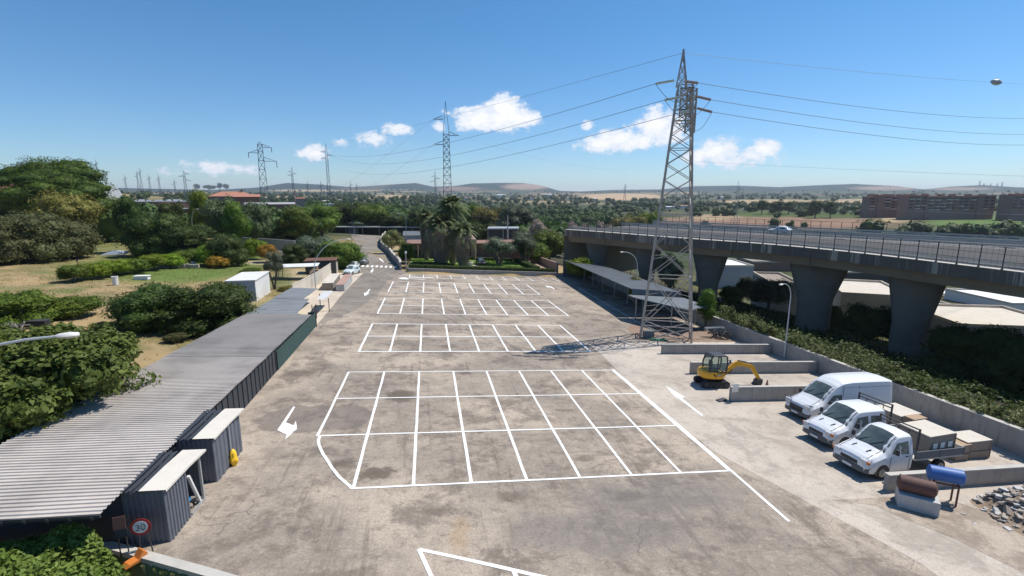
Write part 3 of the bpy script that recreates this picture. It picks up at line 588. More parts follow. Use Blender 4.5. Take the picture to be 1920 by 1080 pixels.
# two lean-to sheds
def leanto(y0, y1, label, open_end):
    x0, x1 = lwx(y0)+.05, -9.12; zb = lambda x, y: SX*x+SY*y; h = 2.0
    t = thing('lean_to_shed', label, 'shed', (x1, (y0+y1)/2, zb(x1, (y0+y1)/2)), group='small metal sheds against the long shed'); ox, oy, oz = t.location
    def F(mb, pts): mb.face(*[(a-ox, b-oy, c-oz) for a, b, c in pts])
    def wallrib(mb, a, b, z0, z1, n, out):
        a = Vector(a); b = Vector(b); nn = Vector((out[0], out[1]))*.035; pts = []
        for i in range(n+1):
            p = a.lerp(b, i/n); pts.append(p+(nn if i % 2 else Vector((0,0)))); 
            if i < n: q = a.lerp(b, (i+.8)/n); pts.append(q+(nn if i % 2 else Vector((0,0))))
        for i in range(len(pts)-1): F(mb, [(pts[i].x, pts[i].y, zb(pts[i].x, pts[i].y)+z0), (pts[i+1].x, pts[i+1].y, zb(pts[i+1].x, pts[i+1].y)+z0), (pts[i+1].x, pts[i+1].y, zb(pts[i+1].x, pts[i+1].y)+z1), (pts[i].x, pts[i].y, zb(pts[i].x, pts[i].y)+z1)])
    ysp = y0+(y1-y0)*(.55 if open_end else 1.)
    m = MB(); wallrib(m, (x0,y0), (x1,y0), -.03, h-.06, 16, (0,-1)); wallrib(m, (x1,y0), (x1,ysp), -.03, h-.06, 14, (1,0)); wallrib(m, (x1,y1), (x0,y1), -.03, h-.06, 14, (0,1))
    if not open_end: pass
    m.build('wall', MAT['shed_metal'], t)
    ym = y0+(y1-y0)*.62; kk = .34
    def ry(x, y): return zb(x, y)+h+(0 if y < ym else .05*(y-ym))
    m = MB(); xs_ = x1-.72
    for a, b in ((y0-.12, ym), (ym, y1+.1)):
        F(m, [(xs_, a, ry(xs_, a)+.03), (x1+.12, a, ry(x1, a)+.03), (x1+.12+(.12 if b > ym else 0), b, ry(x1, b)+.03), (xs_+(.12 if b > ym else 0), b, ry(xs_, b)+.03)])
        F(m, [(x1+.12, a, ry(x1, a)+.03), (x1+.12, a, ry(x1, a)-.05), (x1+.12+(.12 if b > ym else 0), b, ry(x1, b)-.05), (x1+.12+(.12 if b > ym else 0), b, ry(x1, b)+.03)])
    m.build('roof_sheet', MAT['shed_top'], t)
    m = MB(); n = 6
    for i in range(n):
        xa = x0-.05+(xs_-x0+.05)*i/n; xb = x0-.05+(xs_-x0+.05)*(i+1)/n; hh = .05 if i % 2 else 0
        for a, b in ((y0-.1, ym), (ym, y1+.05)): F(m, [(xa, a, ry(xa, a)+hh-.02), (xb, a, ry(xb, a)+hh-.02), (xb, b, ry(xb, b)+hh-.02), (xa, b, ry(xa, b)+hh-.02)])
    m.build('roof', MAT['wall_dark_metal'], t)
    if open_end:
        m = MB(); 
        def L(p, q, w): m.beam((p[0]-ox,p[1]-oy,zb(p[0],p[1])+p[2]-oz), (q[0]-ox,q[1]-oy,zb(q[0],q[1])+q[2]-oz), w)
        L((x1,y1-.05,0),(x1,y1-.05,1.95),.08); L((x1,ysp+.1,.04),(x1,y1,.04),.07); m.build('door_frame', MAT['galv'], t)
        m = MB(); L((x1-.05,ysp+.95,0),(x1+.0,ysp+.2,1.55),.09); m.build('leaning_board', MAT['white_panel'], t)
        m = MB(); m.box((x1-.35-ox,ysp+.25-oy,zb(x1,ysp)+.75-oz),(.04,.5,.9),0); m.build('door_panel', MAT['white_panel'], t)
    else:
        m = MB(); yy = y0+(y1-y0)*.5; m.beam((x1+.06-ox,yy-oy,zb(x1,yy)-oz),(x1+.06-ox,yy-oy,zb(x1,yy)+1.97-oz),.06); m.build('downpipe', MAT['galv'], t)
    return t
leanto(17.0, 19.6, 'nearer small dark metal shed with a beige roof strip and an open doorway', True)
leanto(20.9, 23.75, 'farther small dark metal shed with a beige roof strip and closed ribbed wall', False)
p = P(-9.2,19.0); m = MB()
import bmesh
def blob(name, mat, c, r, seed=0, amp=.15, sub=2, parent=None, fl=0):
    b = bmesh.new(); bmesh.ops.create_icosphere(b, subdivisions=sub, radius=1)
    for v in b.verts:
        n = mnoise.noise(v.co*1.7+Vector((seed*3.1, seed, 0))); k = 1+amp*n*2; v.co = Vector((v.co.x*r[0]*k, v.co.y*r[1]*k, max(v.co.z, -fl if fl else -9)*r[2]*k))
    me = bpy.data.meshes.new(name); b.to_mesh(me); b.free(); me.materials.append(mat); me.polygons.foreach_set('use_smooth', [True]*len(me.polygons))
    o = bpy.data.objects.new(name, me); COL.objects.link(o); o.location = c
    if parent: o.parent = parent
    return o
tag(blob('ball', MAT['blue_ball'], P(-9.4,18.9)+Vector((0,0,.42)), (.14,.14,.14), amp=.0), 'bright blue ball on the junk in the open shed doorway', 'ball')
tag(blob('refuse_sack', MAT['yellow_bag'], P(-8.98,22.3)+Vector((0,0,.25)), (.17,.2,.42), 4, .3, 3), 'bright yellow sack slumped against the farther small shed', 'sack')
R = random.Random(5); m = MB()
for i in range(26): m.box((R.uniform(-.5,.1), R.uniform(-.4,.4), R.uniform(.03,.3)), (R.uniform(.05,.3), R.uniform(.04,.3), R.uniform(.03,.12)), R.uniform(0,3), Matrix.Rotation(R.uniform(-.5,.5),3,'X'))
o = m.build('scrap_heap', MAT['wood_grey']); o.location = P(-9.3,19.0); tag(o, 'small heap of odds and ends spilling from the open shed doorway', 'scrap heap')
# stacked road signs at the shed end
t = thing('speed_limit_sign', 'round red rimmed sign reading 30 propped by the shed end', 'sign', P(-9.66,16.42), .12)
def disc(name, r, mat, par, y, n=36, c=(0,0,1.0), r0=0):
    m = MB(); m.cyl((c[0], y, c[2]), (c[0], y+.012, c[2]), r, n=n); return m.build(name, mat, par)
disc('rim', .30, MAT['sign_red'], t, -.02); disc('sign_face', .215, MAT['sign_white'], t, -.036)
def seg7(mb, pts, w):
    for i in range(len(pts)-1): mb.beam(pts[i], pts[i+1], w, .006)
m = MB(); yy = -.045
def curvept(cx, cz, rx, rz_, a0, a1, n): return [(cx+rx*math.cos(math.radians(a0+(a1-a0)*i/n)), yy, cz+rz_*math.sin(math.radians(a0+(a1-a0)*i/n))) for i in range(n+1)]
seg7(m, curvept(-.085, 1.055, .05, .052, 150, -80, 12), .036); seg7(m, curvept(-.085, .95, .056, .058, 85, -150, 12), .036)
m.build('digit', MAT['sign_black'], t); m = MB()
seg7(m, curvept(.085, 1.0, .055, .108, 0, 360, 24), .036); m.build('digit', MAT['sign_black'], t)
m = MB(); m.cyl((-.12,.02,0),(-.08,.02,.95),.02,n=6); m.cyl((.22,.04,0),(.14,.02,.95),.02,n=6); m.build('stand', MAT['dark_steel'], t)
t = thing('road_sign', 'dark rectangular sign panel leaning behind the red rimmed sign', 'sign', P(-10.2,16.3), .2)
m = MB(); m.box((0,0,1.25),(.34,.03,.42),0,Matrix.Rotation(-.15,3,'X')); m.build('panel', MAT['tank_brown'], t); m = MB(); m.box((.02,-.03,.9),(.36,.03,.3)); m.build('lower_panel', MAT['plain_navy'] if 'plain_navy' in MAT else MAT['wall_dark_metal'], t)
m = MB(); m.cyl((-.1,.03,0),(-.1,.03,1.1),.02,n=6); m.cyl((.12,.03,0),(.12,.03,1.1),.02,n=6); m.build('stand', MAT['dark_steel'], t)
m = MB(); m.side([(-.32,0),(.3,0),(.34,.2),(.22,.34),(.05,.12),(-.2,.1)], -.16, .16); o = m.build('barrier_foot', MAT['orange_plastic'], bevel=.015); o.location = P(-9.75,16.0); o.rotation_euler = (0,0,.9)
tag(o, 'orange plastic barrier foot on the ground below the speed limit sign', 'barrier foot')
# low wall at the bottom left corner
def wallrun(name, pts, h, w, mat, label, cat='wall', zf=None, cap=None, drop=.15):
    t = thing(name, label, cat); m = MB(); mc = MB()
    zf = zf or (lambda x, y: SX*x+SY*y)
    for i in range(len(pts)-1):
        a = Vector(pts[i][:2]); b = Vector(pts[i+1][:2]); d = (b-a); L = d.length; d.normalize(); n = Vector((-d.y, d.x))*w/2; k = max(1, int(L/4))
        for j in range(k):
            p = a+d*(L*j/k); q = a+d*(L*(j+1)/k)
            zs = [zf(p.x,p.y), zf(q.x,q.y)]
            v = [(p.x-n.x,p.y-n.y,zs[0]-drop),(q.x-n.x,q.y-n.y,zs[1]-drop),(q.x+n.x,q.y+n.y,zs[1]-drop),(p.x+n.x,p.y+n.y,zs[0]-drop)]
            v += [(x, y, z+drop+h) for x, y, z in v]; fs = [(4,5,6,7),(0,1,5,4),(2,3,7,6)]
            if j == 0: fs.append((3,0,4,7))
            if j == k-1: fs.append((1,2,6,5))
            m.raw(v, fs)
            if cap:
                n2 = n*(1+cap/w); v = [(x+s*n2.x, y+s*n2.y, z) for (x, y, z0) in ((p.x,p.y,zs[0]),(q.x,q.y,zs[1])) for s in (-1,1) for z in (z0+h+.003, z0+h+.05)]
                mc.raw(v, [(0,4,5,1),(1,5,7,3),(3,7,6,2),(0,2,6,4),(0,1,3,2),(4,6,7,5)])
    m.build('wall', mat, t)
    if cap: mc.build('coping', MAT['concrete_light'], t)
    return t
wallrun('boundary_wall', [(-11.35,17.0),(-7.3,15.15),(-3,13.1)], .16, .32, MAT['concrete_light'], 'low concrete wall edging the yard below the ivy at the bottom left corner', drop=1.6)

# ------------------------------------------------------------------ right: walls, bays, tower pad
wallrun('boundary_wall', [(31.75,4),(31.75,62),(31.9,100)], 1.45, .3, MAT['concrete'], 'long tall concrete wall along the right edge of the yard below the viaduct', drop=3., cap=.04)
wallrun('bay_wall', [(20.5,40.15),(31.5,40.15)], .86, .22, MAT['concrete'], 'farthest of the low concrete bay walls, nearest the tall pylon', cap=.02)
wallrun('bay_wall', [(20.15,34.5),(31.5,34.5)], .92, .22, MAT['concrete'], 'low concrete bay wall directly behind the yellow digger', cap=.02)
wallrun('bay_wall', [(19.82,28.7),(31.5,28.7)], .98, .24, MAT['concrete'], 'low concrete bay wall between the digger and the white high roof van', cap=.02)
wallrun('bay_wall', [(20.4,17.55),(31.5,17.75)], .8, .22, MAT['concrete'], 'low concrete wall between the parked trucks and the rusty tank', cap=.05)
for i, (x, y, z) in enumerate(((-.45,0,.05),(.05,.15,.13))): pass
m = MB(); m.box((0,0,.045),(.75,.35,.09),.3); o = m.build('barrier_foot', MAT['exc_dark'], bevel=.01); o.location = P(19.25,28.75); tag(o, 'black rubber barrier foot at the end of the bay wall by the digger', 'barrier foot')
m = MB(); m.box((0,0,0),(.42,.03,.62),0,Matrix.Rotation(.12,3,'X')); o = m.build('notice_board', MAT['white_panel']); o.location = P(20.0,28.45)+Vector((0,0,1.0)); tag(o, 'blank pale board fixed to the end of the bay wall beside the digger', 'board')

def carport(name, label, poly, hf, hb, thick, front, posts, grp='carports along the right side', ribs=None):
    t = thing(name, label, 'carport', group=grp); m = MB()
    xs = [p[0] for p in poly]; xa, xb = min(xs), max(xs)
    zf = lambda x, y: SX*x+SY*y+hf+(hb-hf)*(x-xa)/(xb-xa)
    m.prism(poly, lambda x, y: zf(x, y)-thick, zf); m.build('roof', MAT['roof_blue_grey'], t)
    for x, y in posts:
        m = MB(); m.cyl((x, y, SX*x+SY*y-.05), (x, y, zf(x, y)-thick), .07, n=8); m.beam((x, y, zf(x,y)-thick-.02-.7), (x-1.0, y, zf(x-1,y)-thick-.02), .06); m.build('post', MAT['galv'], t)
    return t, zf
poly = [(24.45,56.6),(31.3,56.9),(33.4,97.1),(26.9,97)]
t, zf = carport('carport', 'long carport with a flat blue grey metal roof beyond the tall pylon', poly, 3.55, 3.05, .1, None, [(27.6,60),(28.0,66),(28.3,72),(28.6,78),(28.9,84),(29.2,90),(29.4,96)])
m = MB(); m.face((24.5,56.55,zf(24.5,56.5)-.02),(31.3,56.85,zf(31.3,56.8)-.02),(31.3,56.85,zf(31.3,56.8)-.62),(24.5,56.55,zf(24.5,56.5)-.72))
m.face((31.3,57,zf(31.3,57)-3.2),(31.3,57,zf(31.3,57)-.1),(32.2,97,zf(33,97)-.1),(32.2,97,zf(33,97)-3.4)); m.face((26.9,96.9,zf(27,97)-.1),(33,96.9,zf(33,97)-.1),(33,96.9,zf(33,97)-3.6),(26.9,96.9,zf(27,97)-3.6)); m.build('end_panel', MAT['roof_blue_grey'], t)
m = MB()
for i in range(60):
    f = i/60; y = 56.8+40*f; xa_, xb_ = 24.45+2.45*f, 31.3+2.1*f; m.beam((xa_,y,zf(xa_,y)+.01),(xb_,y,zf(xb_,y)+.01),.04,.03)
m.build('roof_ribs', MAT['roof_blue_grey'], t)
poly = [(23.9,56.2),(23.75,54.3),(27.1,47.0),(28.6,48.6),(31.2,50.5),(31.2,56.2)]
carport('carport', 'short lower carport roof directly behind the foot of the tall pylon', poly, 2.85, 2.6, .1, None, [(24.6,55.3),(30.5,52),(26.6,50.2)])
# ------------------------------------------------------------------ viaduct
def build_viaduct():
    t = thing('road_viaduct', 'long concrete motorway viaduct on flared piers crossing the right side', 'viaduct')
    ZD = 4.3
    near = []
    for px, row in ((1058,430.2),(1100,432.8),(1150,436.6),(1200,440.6),(1250,444.4),(1304,448.4),(1360,452.2),(1412,455.6),(1500,463),(1600,473),(1700,484.6),(1800,496.5),(1920,511)):
        d = ray(px, row); k = (ZD-CAMH)/d[2]; q = CP+d*k; near.append((q[0], q[1]))
    near += [(57.2,30),(57.6,18),(57.6,0),(57.6,-30)]
    dn = Vector((-.555,.832)).normalized(); nn = Vector((.832,.555)).normalized()
    def lerp_pts(k):
        out = []
        for i in range(len(near)-1):
            for j in range(k): out.append(Vector(near[i]).lerp(Vector(near[i+1]), j/k))
        out.append(Vector(near[-1])); return out
    N = lerp_pts(5); K = len(N)
    for _ in range(14): N = [N[0]]+[(N[i-1]+N[i]*2+N[i+1])/4 for i in range(1, K-1)]+[N[-1]]
    off = lambda p, c: p+nn*(c-p.dot(nn))
    inn = [(nn if i < 0 else nn) for i in range(K)]
    def strip(m, A, za, B, zb):
        for i in range(K-1): m.face((A[i].x,A[i].y,za),(A[i+1].x,A[i+1].y,za),(B[i+1].x,B[i+1].y,zb),(B[i].x,B[i].y,zb))
    Fr = [off(p, 114.) for p in N]; Md = [off(p, 99.5) for p in N]
    sh = lambda L, d: [p+nn*d for p in L]
    m = MB(); strip(m, sh(N,.45), 4.02, sh(Fr,-.4), 4.02); m.build('carriageway', MAT['asphalt'], t)
    m = MB(); strip(m, N, 4.3, sh(N,1.5), 4.3); strip(m, sh(N,1.5), 4.3, sh(N,1.5), 4.); m.build('kerb', MAT['concrete_light'], t); m = MB(); strip(m, sh(Fr,-.4), 4.3, Fr, 4.3); strip(m, sh(Fr,-.4), 4., sh(Fr,-.4), 4.3); m.build('kerb', MAT['concrete_light'], t)
    m = MB(); strip(m, N, 2.95, N, 4.3); strip(m, sh(N,1.0), 2.9, N, 2.95); m.build('parapet', MAT['fascia'], t); m = MB(); strip(m, Fr, 4.3, Fr, 2.9); m.build('parapet', MAT['fascia'], t)
    m = MB(); strip(m, sh(N,1.5), 1.65, sh(N,1.0), 2.9); strip(m, sh(Fr,-1.5), 1.65, sh(N,1.5), 1.65); strip(m, Fr, 2.9, sh(Fr,-1.5), 1.65)
    for s_ in (1,): m.face((N[0].x,N[0].y,4.),(Fr[0].x,Fr[0].y,4.),(Fr[0].x,Fr[0].y,-7),(N[0].x,N[0].y,-7))
    m.build('girder', MAT['girder'], t)
    for A in (sh(Md,1.2), sh(Md,-1.2), sh(Fr,-1.0), sh(N,2.4)): m = MB(); strip(m, A, 4.035, sh(A,.22), 4.035); m.build('lane_line', MAT['line_paint'], t)
    for A, nm in ((sh(N,1.75),'guard_rail'),(sh(Md,0),'guard_rail'),(sh(Fr,-.5),'guard_rail')):
        m = MB()
        for zz in (4.42, 4.8): 
            for i in range(K-1): m.beam((A[i].x,A[i].y,zz),(A[i+1].x,A[i+1].y,zz),.05,.3 if zz > 4.6 else .2)
        m.build(nm, MAT['concrete_light'], t)
    # mesh fence on the near and the far edge
    def walk(L, step):
        out = []; acc = 0; 
        for i in range(len(L)-1):
            d = (L[i+1]-L[i]).length; 
            while acc <= d: out.append(L[i].lerp(L[i+1], acc/d)); acc += step
            acc -= d
        return out
    A = sh(N,.2); pts = [p for p in walk(A, 2.0) if p.y > 14 and p.y < 97][:60]
    for p in pts: m = MB(); m.beam((p.x,p.y,4.25),(p.x,p.y,6.55),.07); m.box((p.x,p.y,4.34),(.16,.16,.12)); m.build('fence_post', MAT['dark_steel'], t)
    m = MB()
    for i in range(K-1):
        if A[i].y < 12: continue
        for zz in (4.55, 5.1, 5.8, 6.5): m.beam((A[i].x,A[i].y,zz),(A[i+1].x,A[i+1].y,zz),.035)
    for p in walk(A, .5):
        if 12 < p.y < 97: m.beam((p.x,p.y,4.4),(p.x,p.y,6.5),.012)
    m.build('fence_mesh', MAT['dark_steel'], t)
    B = sh(Fr,-.2); m = MB()
    for p in walk(B, 1.8): m.beam((p.x,p.y,4.2),(p.x,p.y,6.2),.07)
    for i in range(K-1):
        for zz in (5.2, 6.2): m.beam((B[i].x,B[i].y,zz),(B[i+1].x,B[i+1].y,zz),.04)
    m.build('far_fence', MAT['dark_steel'], t)
    # piers: column with a flared head
    for px, D, w, hw_ in ((1521,73,4.6,7.9),(1698,61,3.9,6.0),(1325,85,3.2,5.8),(1211,95,2.8,5.4),(1120,104,2.8,5.4)):
        c = spot(px, D); zb = c.z-.6; m = MB(); az = math.atan2(c.x, c.y); r = Vector((math.cos(az), -math.sin(az), 0)); f = Vector((math.sin(az), math.cos(az), 0))
        def ring(z, wx, wy, n=16):
            o = []
            for k in range(n+1):
                a = 2*math.pi*k/n; cx, sy_ = math.cos(a), math.sin(a); e = .55; X = math.copysign(abs(cx)**e, cx)*wx/2; Y = math.copysign(abs(sy_)**e, sy_)*wy/2
                o.append(tuple(Vector((c.x, c.y, 0))+r*X+f*(Y+w*.2)+Vector((0,0,z))))
            return o
        m.loft([ring(zb, w, w), ring(-4.6, w, w), ring(-3.6, w*1.06, w*1.03), ring(-1.0, w*.42+hw_*.58, w*1.15), ring(.9, hw_*.97, w*1.25), ring(1.64, hw_, w*1.25)]); m.build('pier', MAT['concrete_pier'], t, smooth=True)
    for i in (8, 20, 31, 41):
        p = N[i]+nn*1.15; m = MB(); m.beam((p.x,p.y,1.7),(p.x-nn.x*.18,p.y-nn.y*.18,2.9),.05,.05); m.build('expansion_joint', MAT['dark_steel'], t)
t_ = NT('fascia'); v_ = t_.coord('World', (1.,1.,.02)); a_ = t_.noise(v_, .62, 5, .8); b_ = t_.noise(v_, .22, 3, .6)
c_ = t_.mix(t_.ramp(a_, .52, .55), (.155,.13,.108), (.42,.355,.285)); c_ = t_.mix(t_.ramp(b_, .42, .62, 0, .7), c_, (.12,.105,.095)); MAT['fascia'] = t_.fin(c_, .9, 0, .2)
build_viaduct()

# ------------------------------------------------------------------ pylons
def lattice(m, levels, c, th, br, u=Vector((1,0,0)), v=Vector((0,1,0)), shift=None, ring=None, k_brace=False):
    """levels: (z, half_u, half_v); four legs with crossed bracing on every face"""
    def corner(L, i):
        su, sv = ((-1,-1),(1,-1),(1,1),(-1,1))[i]; q = c+u*(su*L[1])+v*(sv*L[2])+Vector((0,0,L[0]))
        if shift: q = q+shift*L[0]
        return q
    for a, b in zip(levels, levels[1:]):
        for i in range(4):
            p, q = corner(a, i), corner(b, i); p2, q2 = corner(a, (i+1) % 4), corner(b, (i+1) % 4)
            m.beam(p, q, th); m.beam(p, q2, br); m.beam(p2, q, br)
            if ring is None or b[0] in ring: m.beam(q, q2, br)
def insul(m, a, b, r, n):
    a = Vector(a); b = Vector(b); m.beam(a, b, r*.35)
    for i in range(n):
        p = a.lerp(b, (i+.5)/n); d = (b-a).normalized()*r*.35; m.cyl(p-d, p+d, r, r*.6, 8)
def main_pylon():
    c = Vector((23.75, 45.9, 0)); c.z = SX*c.x+SY*c.y; u = Vector((.907,-.42,0)).normalized(); v = Vector((.42,.907,0)).normalized()
    t = thing('power_pylon', 'tall steel lattice pylon in the yard beside the carports, the nearest pylon', 'pylon', tuple(c))
    z0 = Vector((0,0,0)); hu = lambda z: 2.5+(.62-2.5)*(z/24.4)**.93; hv = lambda z: 1.15+.1*z/24.4
    zs = [-.2,1.5,6.4,9.6,12.6,14.3,15.9,17.4,18.8,20.1,21.3,22.4,23.5,24.4]
    m = MB(); L = [(z, hu(max(z,0)), hv(max(z,0))) for z in zs]; LN = u*(.42/24.4); lattice(m, L[:3], z0, .15, .085, u, v, LN); lattice(m, L[2:], z0, .135, .065, u, v, LN, ring={6.4,12.6,16,18.8,21.3,23.5,24.4})
    # secondary bracing low down
    for a, b in ((L[1], L[2]), (L[2], L[4])):
        for su in (-1, 1):
            for sv in (-1, 1):
                pa = u*(su*a[1])+v*(sv*a[2])+Vector((0,0,a[0])); pb = u*(su*b[1])+v*(sv*b[2])+Vector((0,0,b[0])); mid = v*(sv*(a[2]+b[2])/2)+Vector((0,0,(a[0]+b[0])/2))
                for f in (.3, .65): q = pa.lerp(pb, f); m.beam(q, Vector((0,0,0))+v*(sv*a[2])+u*(su*a[1]*.45*(1-abs(f-.5)))+Vector((0,0,q.z+.25)), .05)
    m.build('lattice_body', MAT['steel_lattice'], t)
    m = MB(); lattice(m, [(z, .42, .5) for z in (20.4,21.2,22.0,22.8,23.6,24.4)], v*1.2+u*1.15, .09, .06, u, v); lattice(m, [(z, .45, .45) for z in (21.8,22.6,23.4,24.3)], v*.4+u*.55, .07, .06, u, v); m.build('arm_cage', MAT['steel_lattice'], t)
    m = MB(); cp_ = v*-.6+u*.12
    lattice(m, [(24.4,.44,.5),(25.2,.33,.4),(26.1,.2,.25),(27.0,.08,.1),(27.6,.02,.02)], cp_+u*-.05, .09, .05, u, v); m.build('peak', MAT['steel_lattice'], t)
    o_ = Vector(t.location)
    LT = [(1263,151,1229,157,47.0),(1276,182,1246,187.5,46.6),(1291,208,1276,211.5,46.2)]; RT = [(1284,152.5,1309,155.5,46.0),(1305,180.5,1333,187,46.6),(1308,203,1335,210,47.2)]
    ends = []
    for side, S in (('L', LT), ('R', RT)):
        for i, (x0, y0, x1, y1, D) in enumerate(S):
            a = P3(x0, y0, D)-o_; b = P3(x1, y1, D+(0 if side == 'L' else .3))-o_
            m = MB(); insul(m, a, b, .13, 13); q_ = u*(.42*a.z/24.4)+v*0+Vector((0,0,a.z)); m.beam(a, a.lerp(q_, .75), .045); m.build('insulator', MAT['insulator' if side == 'L' else 'insulator_brown'], t); ends.append((side, i, b+o_))
    for zz, dv in ((24.1, -1.2), (22.6, 1.2), (21.6, 1.35)):
        m = MB(); j0 = len(m.v)
        for s in (-1, 1): m.beam(u*(s*hu(zz))+v*0+Vector((0,0,zz)), u*(s*(hu(zz)+.05))+v*dv+Vector((0,0,zz+.1)), .09); m.beam(v*dv*1.1+u*-.5+Vector((0,0,zz)), v*dv*1.1+u*.7+Vector((0,0,zz)), .1)
        for f in (-.45, -.1, .25, .6): m.beam(v*dv*1.1+u*f+Vector((0,0,zz)), v*dv*.6+u*(f+.3)+Vector((0,0,zz-.7)), .05)
        m.v = [tuple(Vector(p)+u*.42) for p in m.v]; m.build('crossarm', MAT['steel_lattice'], t)
    m = MB(); m.beam(u*.6+v*1.0+Vector((0,0,24.4)), u*.6+v*1.0+Vector((0,0,25.2)), .12); m.beam(u*.2+v*.8+Vector((0,0,24.4)), u*.9+v*1.2+Vector((0,0,24.8)), .06); m.build('bracket', MAT['steel_lattice'], t)
    # jumper loops
    m = MB()
    for i in range(3):
        a = [e[2] for e in ends if e[0] == 'L' and e[1] == i][0]-o_; b = [e[2] for e in ends if e[0] == 'R' and e[1] == i][0]-o_
        pts = [a.lerp(b, k/12)-Vector((0,0,1.7*math.sin(math.pi*k/12)))+v*(-.9*math.sin(math.pi*k/12)) for k in range(13)]; m.tube(pts, .022, 5)
    m.build('jumper_wires', MAT['wire'], t)
    return t, ends
mp, ends = main_pylon()
def sag_wire(name, a, b, sag, r, label, over=0, grp=None, cat='power line', mat='wire', n=24):
    m = MB(); a = Vector(a); b = Vector(b); pts = []
    for i in range(n+1):
        f = i/n*(1+over); p = a+(b-a)*f-Vector((0,0,sag*4*f*(1-f))) if f <= 1 else a+(b-a)*f-Vector((0,0,sag*4*f*(1-f)))
        pts.append(p)
    m.tube(pts, r, 5); o = m.build(name, MAT[mat]); return tag(o, label, cat, grp)
def small_pylon(px, D, top, label, arms, wb=3.4, wt=1.0, th=.16, n=9, grp='lattice pylons across the countryside', hang=True, yaw=0., peak=.12, waist=.62, matn='steel_far'):
    b = spot(px, D); H = hat(b, top); t = thing('power_pylon', label, 'pylon', b-Vector((0,0,1.2)), yaw, grp); H += 1.2
    m = MB(); zs = [H*(1-peak)*(1-(1-i/n)**1.15) for i in range(n+1)]; zw = H*waist
    L = [(z, (wb+(wt-wb)*min(1, z/zw))/2, (wb+(wt-wb)*min(1, z/zw))/2) for z in zs]; lattice(m, L, Vector((0,0,0)), th, th*.6)
    e = L[-1]; 
    for i in range(4): su, sv = ((-1,-1),(1,-1),(1,1),(-1,1))[i]; m.beam((su*e[1], sv*e[2], e[0]), (0,0,H), th*.8)
    m.build('lattice_body', MAT[matn], t)
    tips = []
    for (row, ln) in arms:
        z = hat(b, row)+1.2; m = MB(); s = 1 if ln > 0 else -1; tip = Vector((ln, 0, z)); w = wt/2
        for yv in (-w, w): m.beam((s*w, yv, z), tip, th*.7); m.beam((s*w, yv, z+abs(ln)*.28), tip, th*.55)
        m.beam((s*w,-w,z),(s*w,w,z), th*.5); m.beam((ln*.55,-w*.5,z),(ln*.55,w*.5,z+abs(ln)*.12), th*.4); m.build('crossarm', MAT[matn], t)
        if hang: m = MB(); m.cyl(tip, tip-Vector((0,0,abs(ln)*.45)), .12, n=6); m.build('insulator', MAT['wire'], t)
        tips.append(Vector(t.location)+Matrix.Rotation(yaw,3,'Z') @ (tip-Vector((0,0,abs(ln)*.45 if hang else 0))))
    return t, tips
azp = lambda px: -math.atan2(*(ray(px,360)[:2]))
P842, t842 = small_pylon(842, 140, 190, 'slim lattice pylon rising straight behind the palm trees', [(224,-3.4),(254,3.4),(271,-3.4)], 2.9, 1.6, .13, 16, hang=False, yaw=azp(842), peak=.2, waist=.75)
P503, t503 = small_pylon(503, 180, 266, 'flat topped pylon with hanging insulators left of the thin far pylons', [(276,3.6),(287,-3.8),(302,4.9)], 3.4, 1.5, .16, 10, yaw=azp(503), peak=.03, waist=.95)
P622, t622 = small_pylon(622, 240, 270, 'slender hazy pylon standing right of the small double peaked cloud', [(285,-2.6),(292,2.6),(298,-2.8)], 3.6, 1.0, .17, 9, yaw=azp(622), hang=False)
P1378, t1378 = small_pylon(1377, 345, 339, 'rusty brown pylon standing in the field beyond the viaduct', [(356,3.6),(361,-3.2),(370,3.0)], 3.2, 1.5, .2, 9, yaw=azp(1378), hang=False, matn='steel_lattice')
P554, t554 = small_pylon(554, 420, 313, 'faint thin pylon between the flat topped pylon and the slender one', [(322,-3),(326,3.4),(329,-3.6)], 4, 1.2, .26, 7, yaw=azp(554), hang=False)
P818, t818 = small_pylon(818, 520, 321, 'faint short pylon just left of the slim pylon behind the palms', [(331,-4),(335,5),(341,-6)], 4, 1.4, .3, 7, yaw=azp(818), hang=False)
P352, t352 = small_pylon(352, 620, 320, 'dark pylon with three arms above the brown hill on the left', [(326,5.5),(331,-6),(339,7)], 5, 2.2, .42, 6, yaw=azp(352), hang=False)
for px, top, D, lab in ((188,299,760,'faint pylon just above the edge of the big pine crown'),(239,328,900,'tiny faint pylon on the crest of the tan hill'),(262,321,820,'left one of the close pair of pylons above the tan hill'),(268,315,820,'right one of the close pair of pylons above the tan hill'),
                     (284,327,900,'small pylon midway down the crest of the tan hill'),(302,328,900,'small wide armed pylon where the tan hill meets the woods'),(331,336,1000,'short narrow pylon just left of the dark three armed pylon'),
                     (579,340,900,'tiny pylon on the far left ridge below the small cloud'),(604,340,900,'tiny pylon on the far left ridge, next before the slender pylon'),(659,341,900,'dark stubby pylon right of the slender hazy pylon'),(670,343,950,'smallest pylon, just right of the dark stubby one'),
                     (1171,344,1500,'tiny faint pylon above the tan field near the tall pylon')):
    s_ = D/900; small_pylon(px, D, top, lab, [(top+6,4*s_),(top+10,-4.4*s_)], 5*s_, 1.6*s_, .42*s_, 5, yaw=azp(px), hang=False)
